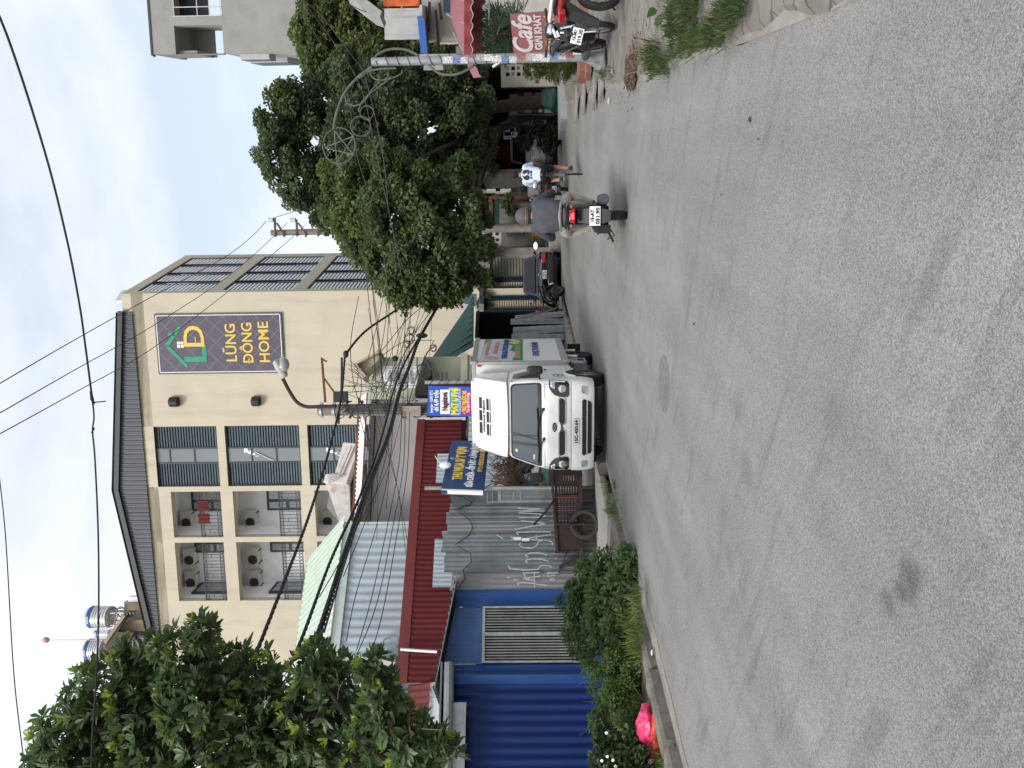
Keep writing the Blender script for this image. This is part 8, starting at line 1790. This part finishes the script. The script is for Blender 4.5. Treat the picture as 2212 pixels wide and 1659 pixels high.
# ---- big leafy tree at the left edge: whorls of broad leaves
bt = thing('broadleaf_tree', 'big broad leaved tree at the left edge in front of the sheds', 'tree', (-4.9, 8.3, .08)); B = Vector(bt.location)
bl = [(150, 1600, 8, 80), (235, 1500, 8, 85), (210, 1590, 8.2, 95), (300, 1430, 8, 55), (330, 1520, 8, 95), (400, 1420, 7.8, 70), (440, 1500, 7.8, 95), (330, 1610, 8.2, 110), (470, 1600, 8, 110), (540, 1450, 8, 62), (600, 1550, 8.1, 90), (680, 1440, 7.8, 50), (690, 1530, 8, 85), (760, 1600, 8.2, 80), (720, 1470, 8, 55), (830, 1480, 7.6, 48), (820, 1560, 7.8, 70), (880, 1600, 7.8, 62), (950, 1625, 7.7, 48), (600, 1640, 8.3, 90), (90, 1650, 8, 45), (250, 1720, 8.5, 120), (450, 1740, 8.5, 130), (650, 1750, 8.5, 120), (850, 1720, 8.2, 90), (440, 1365, 7.6, 30), (800, 1440, 7.5, 28)]
Cs, Ds, Ns, Ls, Ts = [], [], [], [], []; twigs = MB()
for x, y, Y, r in bl:
    c = np.array(W(x, y, Y) - B); rr = r * Y / F; nt_ = int(16 + 100 * (rr / .45) ** 2)
    for q in range(nt_):
        d = rnd_unit(rng, 1)[0]; rad = rr * (rng.uniform(.8, 1.08) if rng.uniform() < .72 else rng.uniform(.3, .8)); p = c + d * rad * np.array([1, 1, .9]); ax = d * .7 + np.array([0, 0, .75]) + rng.normal(size=3) * .25; ax /= np.linalg.norm(ax)
        if rng.uniform() < .35: twigs.tube([tuple(c + d * rad * .45), tuple(p - ax * .05), tuple(p)], [.008, .005, .004], 4)
        n = rng.integers(8, 13); young = rng.uniform() < (.14 + .2 * (d[2] > .4)) and rad > rr * .8; tone = rng.uniform(.7, 1.25)
        e1 = np.cross(ax, [0.3, .9, .1]); e1 /= np.linalg.norm(e1); e2 = np.cross(ax, e1)
        for j in range(n):
            a = 2 * PI * j / n + rng.uniform(-.25, .25); sp_ = rng.uniform(.45, 1.3) if not young else rng.uniform(.3, .9)
            dr = ax * math.cos(sp_) + (e1 * math.cos(a) + e2 * math.sin(a)) * math.sin(sp_); dr = dr + np.array([0, 0, -.15 if not young else .1])
            Cs.append(p + dr * .01); Ds.append(dr); Ns.append(ax + rng.normal(size=3) * .15); Ls.append((.135 if not young else .1) * rng.uniform(.6, 1.25))
            Ts.append(np.array([1., 1., 1.]) * tone * rng.uniform(.85, 1.15) if not young else np.array([2.6, 2.3, .9]) * rng.uniform(.8, 1.15))
Ls = np.array(Ls)
leaf_mesh('crown', np.array(Cs), np.array(Ds), np.array(Ns), Ls, Ls * .37, np.array(Ts), LM('broad_glossy_leaf', (.11, .17, .072), .45, .42, .5), bt, curl=.08, ob=.24)
part('twig', twigs, m_bark, bt); bt.children[-1]['kind'] = 'stuff'
limbs(bt, (0, 0, 0), [tuple(W(x, y, Y) - B) for x, y, Y, r in bl[1:24:2]], .13)
mb = MB()
for k in range(14):
    x, y, Y, r = random.choice(bl[4:20]); p = W(x + random.uniform(-20, 40), y + random.uniform(-30, 30), Y - r * Y / F * .9) - B; d = Vector((random.gauss(0, .6), 0, random.gauss(.2, .6))) * .18; mb.tube(smooth([p, p + d * .5 + Vector((0, 0, .02)), p + d]), .0035, 4)
part('flower_spike', mb, M('pale_spike', (.2, .22, .1), .8), bt); bt.children[-1]['kind'] = 'stuff'
# ---- shrubs on the left verge
def GP(x, y, z=.08): return G(x, y, z)
def shrub(label, bl_, leaf, mat, dens=1.1, yellow=.2, wr=.45, name='roadside_shrub', **k):
    x, y, Y, r = bl_[0]; c = W(x, y, Y); t = thing(name, label, 'shrub', (c.x, c.y, .08)); B = Vector(t.location)
    blobs = [(tuple(W(x, y, Y) - B), r * Y / F) for x, y, Y, r in bl_]; C_, D_, N_, L_, T_ = crown(blobs, leaf, rng, dens=dens, yellow=yellow, droop=.1, **k)
    leaf_mesh('foliage', C_, D_, N_, L_, L_ * wr, T_, mat, t)
    mb = MB()
    for q in range(26): b = Vector(blobs[q % len(blobs)][0]); e = b + Vector((random.gauss(0, .12), random.gauss(0, .1), random.gauss(.05, .12))); mb.tube(smooth([(b.x * .5 + random.gauss(0, .05), b.y * .5, 0), (b.x * .8, b.y * .8, b.z * .6), e]), [.01, .009, .009, .008, .008, .007, .006, .006, .005, .004, .003], 4)
    part('stem', mb, M('green_stem', (.06, .08, .03), .8) if 'green_stem' not in bpy.data.materials else bpy.data.materials['green_stem'], t); t.children[-1]['kind'] = 'stuff'; return t
m_sh = LM('fresh_green_leaf', (.13, .2, .08), .45)
shrub('large bushy green shrub at the kerb in front of the tin fence and blue shed', [(1318, 1225, 10.6, 38), (1350, 1215, 10.2, 30), (1290, 1260, 10.8, 38), (1340, 1265, 10.2, 42), (1260, 1290, 11, 30), (1310, 1310, 10.4, 45), (1355, 1300, 9.9, 30), (1340, 1350, 10, 42), (1285, 1345, 10.6, 32), (1240, 1275, 11, 15), (1250, 1360, 10.8, 26), (1310, 1385, 10.2, 36), (1370, 1250, 10, 26), (1265, 1235, 11, 24), (1245, 1320, 11, 22), (1375, 1210, 10, 20)], .085, m_sh, dens=1.3)
shrub('slim feathery plant rising above the big shrub before the barred window', [(1225, 1372, 10.8, 16), (1215, 1300, 11.2, 14), (1250, 1400, 10.4, 22), (1235, 1345, 11, 16), (1262, 1420, 10.2, 18)], .06, LM('feathery_leaf', (.06, .11, .04), .3), wr=.28, dens=.9)
shrub('yellow green low shrub between the big shrub and the pink bag', [(1325, 1440, 9.6, 34), (1300, 1480, 9.6, 32), (1335, 1500, 9.2, 36), (1360, 1460, 9.2, 26), (1310, 1530, 9.2, 30), (1350, 1545, 8.9, 28), (1290, 1555, 9.2, 20), (1275, 1450, 9.9, 20)], .045, LM('yellow_green_leaf', (.12, .185, .06), .45), dens=1.1, yellow=.35)
vn = shrub('low creeping vine with white flowers at the left edge of the verge', [(1320, 1600, 8.4, 32), (1345, 1640, 8.2, 36), (1300, 1655, 8.4, 34), (1375, 1650, 8.0, 30), (1370, 1600, 8.2, 22), (1340, 1700, 8, 40), (1390, 1700, 7.8, 34)], .06, LM('vine_leaf', (.055, .085, .03), .3), wr=.7, name='flowering_vine')
mb = MB(); B = Vector(vn.location)
for (x, y) in ((1310, 1583), (1312, 1634), (1324, 1642), (1300, 1643), (1318, 1672), (1305, 1690), (1330, 1655)):
    c = W(x, y, 7.95) - B
    for j in range(5): a = j * 1.257; mb.ball(c + Vector((.01 * math.cos(a), -.002, .01 * math.sin(a))), (.009, .004, .009), 6, 4)
part('flower', mb, m_wht, vn); vn.children[-1]['kind'] = 'stuff'
# pink bag
c = GP(1417, 1560, .1)
pb_ = single('plastic_bag', lump((c.x - .03, c.y + .05, .19), (.165, .11, .095), 31, amp=.36), M('pink_plastic', (.85, .06, .2), .35, var=.15, sc=5, spec=.6, trans=.2), 'bright pink crumpled plastic bag lying on the verge beside the kerb', 'plastic bag')
mb = MB(); mb.M = Matrix.Identity(4); mb.add(*(lambda q: (q.v, q.f))(lump((-.24, -.04, .03), (.07, .05, .05), 5, n=20, m_=12))); mb.add(*(lambda q: (q.v, q.f))(lump((0, -.12, .03), (.17, .05, .05), 6, n=24, m_=12))); part('knotted_end', mb, M('orange_red_plastic', (.55, .06, .04), .4, spec=.6), pb_)
# ---- grass
def grass(name, label, areas, mat, seed=1):
    rg_ = np.random.default_rng(seed); C_, D_, L_, T_ = [], [], [], []
    for (fx, n, L0, z0) in areas:
        for _ in range(n):
            p = fx(rg_)
            if math.sin(p.x * 6.1 + p.y * 2.3) + math.sin(p.y * 5.3 - p.x * 4) < -.5: continue
            hv_ = .35 + .9 * (math.sin(p.x * 9 + p.y * 5) * math.sin(p.y * 7 - p.x * 3) * .5 + .5) ** 1.2
            for b in range(rg_.integers(3, 8)):
                C_.append([p[0] + rg_.normal() * .02, p[1] + rg_.normal() * .02, z0]); D_.append([rg_.normal() * .45, rg_.normal() * .45, 1]); L_.append(L0 * hv_ * rg_.uniform(.3, 1.4)); T_.append(np.array([1, 1, 1.]) * rg_.uniform(.45, 1.4) * (.7 + .5 * hv_) * (np.array([1.5, 1.25, .8]) if rg_.uniform() < .2 else 1))
    C_ = np.array(C_); D_ = np.array(D_); L_ = np.array(L_); T_ = np.array(T_); N_ = rg_.normal(size=C_.shape); N_[:, 2] += .3
    o = leaf_mesh(name, C_, D_, N_, L_, np.maximum(.006, L_ * .05), T_, mat, None, curl=.0); tagp(o, label, 'grass', kind='stuff'); return o
def quadf(pts, z=.08):
    P_ = [G(a, b, z) for a, b in pts]
    def f(rg_):
        u, v = rg_.uniform(), rg_.uniform(); a = P_[0].lerp(P_[1], u); b = P_[3].lerp(P_[2], u); return a.lerp(b, v)
    return f
m_gr = LM('grass_blade', (.11, .155, .045), .35, .7, .2)
grass('grass', 'grass and weeds along the left verge behind the kerb stones', [(quadf([(1392, 1270), (1400, 1560), (1345, 1560), (1345, 1270)]), 1500, .2, .08), (quadf([(1325, 1560), (1420, 1560), (1445, 1659), (1360, 1690)]), 420, .12, .08), (quadf([(1340, 1040), (1345, 1115), (1322, 1115), (1318, 1040)]), 110, .14, .12), (quadf([(1352, 1120), (1362, 1170), (1350, 1190), (1335, 1120)]), 40, .08, .13)], m_gr, 3)
grass('grass', 'grass growing over the broken pavement edge at the right', [(quadf([(1610, 0), (1590, 95), (1500, 100), (1500, -40)], .12), 900, .1, .1), (quadf([(1500, -20), (1510, 110), (1440, 125), (1440, -20)], .12), 700, .12, .1), (quadf([(1445, 95), (1445, 160), (1405, 165), (1400, 95)], .12), 260, .14, .1), (quadf([(1330, 145), (1335, 165), (1300, 175), (1300, 155)], .1), 60, .14, .1), (quadf([(1262, 158), (1265, 175), (1240, 185), (1240, 160)], .1), 30, .14, .1)], LM('grass_blade_right', (.06, .09, .036), .35, .7, .2), 4)
# dry stalks on the right
mb = MB(); rg = random.Random(3)
for k in range(34):
    c = G(rg.uniform(1385, 1425), rg.uniform(90, 165), .1); d = Vector((rg.gauss(0, 1), rg.gauss(0, 1), rg.uniform(.2, 1.2))).normalized() * rg.uniform(.1, .3); mb.tube([c, c + d * .5 + Vector((0, 0, .03)), c + d], .003, 4)
o_ = single('dry_stalks', mb, M('straw', (.26, .22, .14), .9), 'dry straw coloured stalks in the weeds at the right kerb', 'dry stalks'); o_['kind'] = 'stuff'
# creeping plant with heart leaves hanging in from the right
hp = thing('leafy_sapling', 'sapling with large heart shaped leaves leaning in at the right edge', 'sapling', tuple(G(1470, -30, .12))); B = Vector(hp.location); Cs, Ds, Ns, Ls, Ts = [], [], [], [], []
for (x, y, dx, dz, L_) in ((1432, 28, -.6, .3, .16), (1420, 22, -.3, .8, .13), (1448, 50, -.8, -.5, .19), (1458, 30, -.3, -.9, .2), (1445, 8, .3, -.6, .2), (1470, 12, .5, -.8, .18), (1425, 40, -.8, .3, .12), (1438, 60, -.7, -.4, .14), (1490, -5, .3, -.5, .2), (1425, -10, .3, .6, .18), (1455, -20, .6, 0, .2), (1408, 30, -.4, .5, .08)):
    Cs.append(np.array(W(x, y, 6.6) - B)); Ds.append(np.array([dx, -.2, dz])); Ns.append(np.array([rng.normal() * .2, -.9, .5])); Ls.append(L_ * .75); Ts.append(np.array([1.1, 1.1, 1]) * rng.uniform(.7, 1.6))
leaf_mesh('leaf', np.array(Cs), np.array(Ds), np.array(Ns), np.array(Ls), np.array(Ls) * .8, np.array(Ts), LM('heart_leaf', (.05, .1, .03), .3, .4, .5), hp)
mb = MB(); mb.tube(smooth([(0, 0, 0), W(1455, -10, 6.6) - B, W(1440, 25, 6.6) - B, W(1425, 35, 6.6) - B]), .007, 5); part('stem', mb, m_bark, hp)
# potted palm and pine like bush by the cafe
pm_ = thing('palm', 'dark spiky palm standing behind the Cafe sign', 'palm', tuple(W(1260, 70, 15.4))); pm_.location.z = .16; B = Vector(pm_.location); Cs, Ds, Ns, Ls, Ts = [], [], [], [], []; mb = MB()
for q in range(30):
    c = W(1085 + rng.uniform(-28, 45), 72 + rng.uniform(-45, 45), 15.4 + rng.uniform(-.4, .5)) - B; ax = np.array([rng.normal() * .6, rng.normal() * .4, rng.uniform(.1, 1)]); ax /= np.linalg.norm(ax)
    mb.tube([(c.x * .2, c.y * .2, 0), (c.x * .6, c.y * .6, c.z * .7), tuple(c)], .012, 4)
    e1 = np.cross(ax, [.1, 1, .2]); e1 /= np.linalg.norm(e1); e2 = np.cross(ax, e1)
    for j in range(26):
        a = PI * (j / 25 * 1.5 - .25); dr = e1 * math.cos(a) + ax * math.sin(a) + e2 * rng.normal() * .15; dr[2] -= .12; Cs.append(np.array(c)); Ds.append(dr); Ns.append(e2 + rng.normal(size=3) * .1); Ls.append(rng.uniform(.28, .45)); Ts.append(np.array([1, 1, 1]) * rng.uniform(.5, 1.4))
leaf_mesh('frond', np.array(Cs), np.array(Ds), np.array(Ns), np.array(Ls), np.array(Ls) * .06, np.array(Ts), LM('palm_leaf', (.03, .055, .024), .15), pm_, curl=.0); part('stem', mb, m_bark, pm_); pm_.children[-1]['kind'] = 'stuff'
pb2 = [(1150, 150, 18, 20), (1175, 135, 17.8, 28), (1205, 150, 17.5, 26), (1225, 140, 17.3, 20), (1190, 112, 17.8, 24), (1140, 120, 18, 18)]
shrub('feathery green bush left of the sticker pole in front of the breeze blocks', pb2, .09, LM('conifer_leaf', (.075, .105, .025), .25), wr=.12, dens=2.2, yellow=.35, name='feathery_bush')
# litter and leaves on the road edge
mb = MB(); rg = random.Random(77)
for (x, y, s_) in ((1316, 218, .03), (1308, 1400, .0), (1410, 1410, .02), (1437, 1640, .02), (1325, 152, .04)):
    if s_ > 0:
        c = G(x, y, .03); single('litter', lump((c.x, c.y, .04), (s_ * 1.4, s_, s_ * .6), int(x), n=14, m_=8), M('pale_litter_%d' % x, (.6, .58, .55), .7), {1316: 'scrap of white litter at the right kerb near the ramp', 1410: 'scrap of white litter on the left gutter before the shrub', 1437: 'scrap of pale litter on the left kerb near the picture edge', 1325: 'crumpled white litter in the earth by the sticker pole'}[x], 'litter')
rl = []
m_dl = M('dead_leaf', (.06, .045, .035), .9)
for k, (x, y) in enumerate(((1318, 250), (1344, 234), (1240, 348), (1622, 255), (1620, 261), (1640, 300), (1560, 420), (1330, 175), (1500, 700))):
    c = G(x, y, .004); mb = MB(); s_ = rg.uniform(.008, .018); P = [(c.x + s_ * math.cos(a) * rg.uniform(.5, 1.4), c.y + s_ * math.sin(a) * rg.uniform(.5, 1.6), .006 + rg.uniform(0, .012)) for a in [j * 1.05 for j in range(6)]]; mb.add(P, [(0, 1, 2), (0, 2, 3), (0, 3, 4), (0, 4, 5)])
    single('dead_leaf', mb, m_dl, 'small dead leaf lying loose on the grey asphalt', 'leaf', 'dead leaves on the road', recalc=False)

n = 260; rr_ = np.random.default_rng(9); c0 = G(1368, 160, .08); P = np.stack([c0.x + .1 + rr_.normal(size=n) * .17, c0.y + rr_.normal(size=n) * .38, .07 + rr_.uniform(0, .03, n)], 1)
D = rr_.normal(size=(n, 3)); D[:, 2] *= .25; Nn = rr_.normal(size=(n, 3)) * .3; Nn[:, 2] += 1; Lf = rr_.uniform(.02, .06, n); Tn = rr_.uniform(.4, 2.2, (n, 1)) * np.array([[1, .85, .7]])
o_ = leaf_mesh('leaf_litter', P, D, Nn, Lf, Lf * .5, Tn, M('dry_leaf', (.075, .058, .045), .9, tint=True)); tagp(o_, 'drift of dry brown leaf litter in the gap of the right pavement', 'leaf litter', kind='stuff')
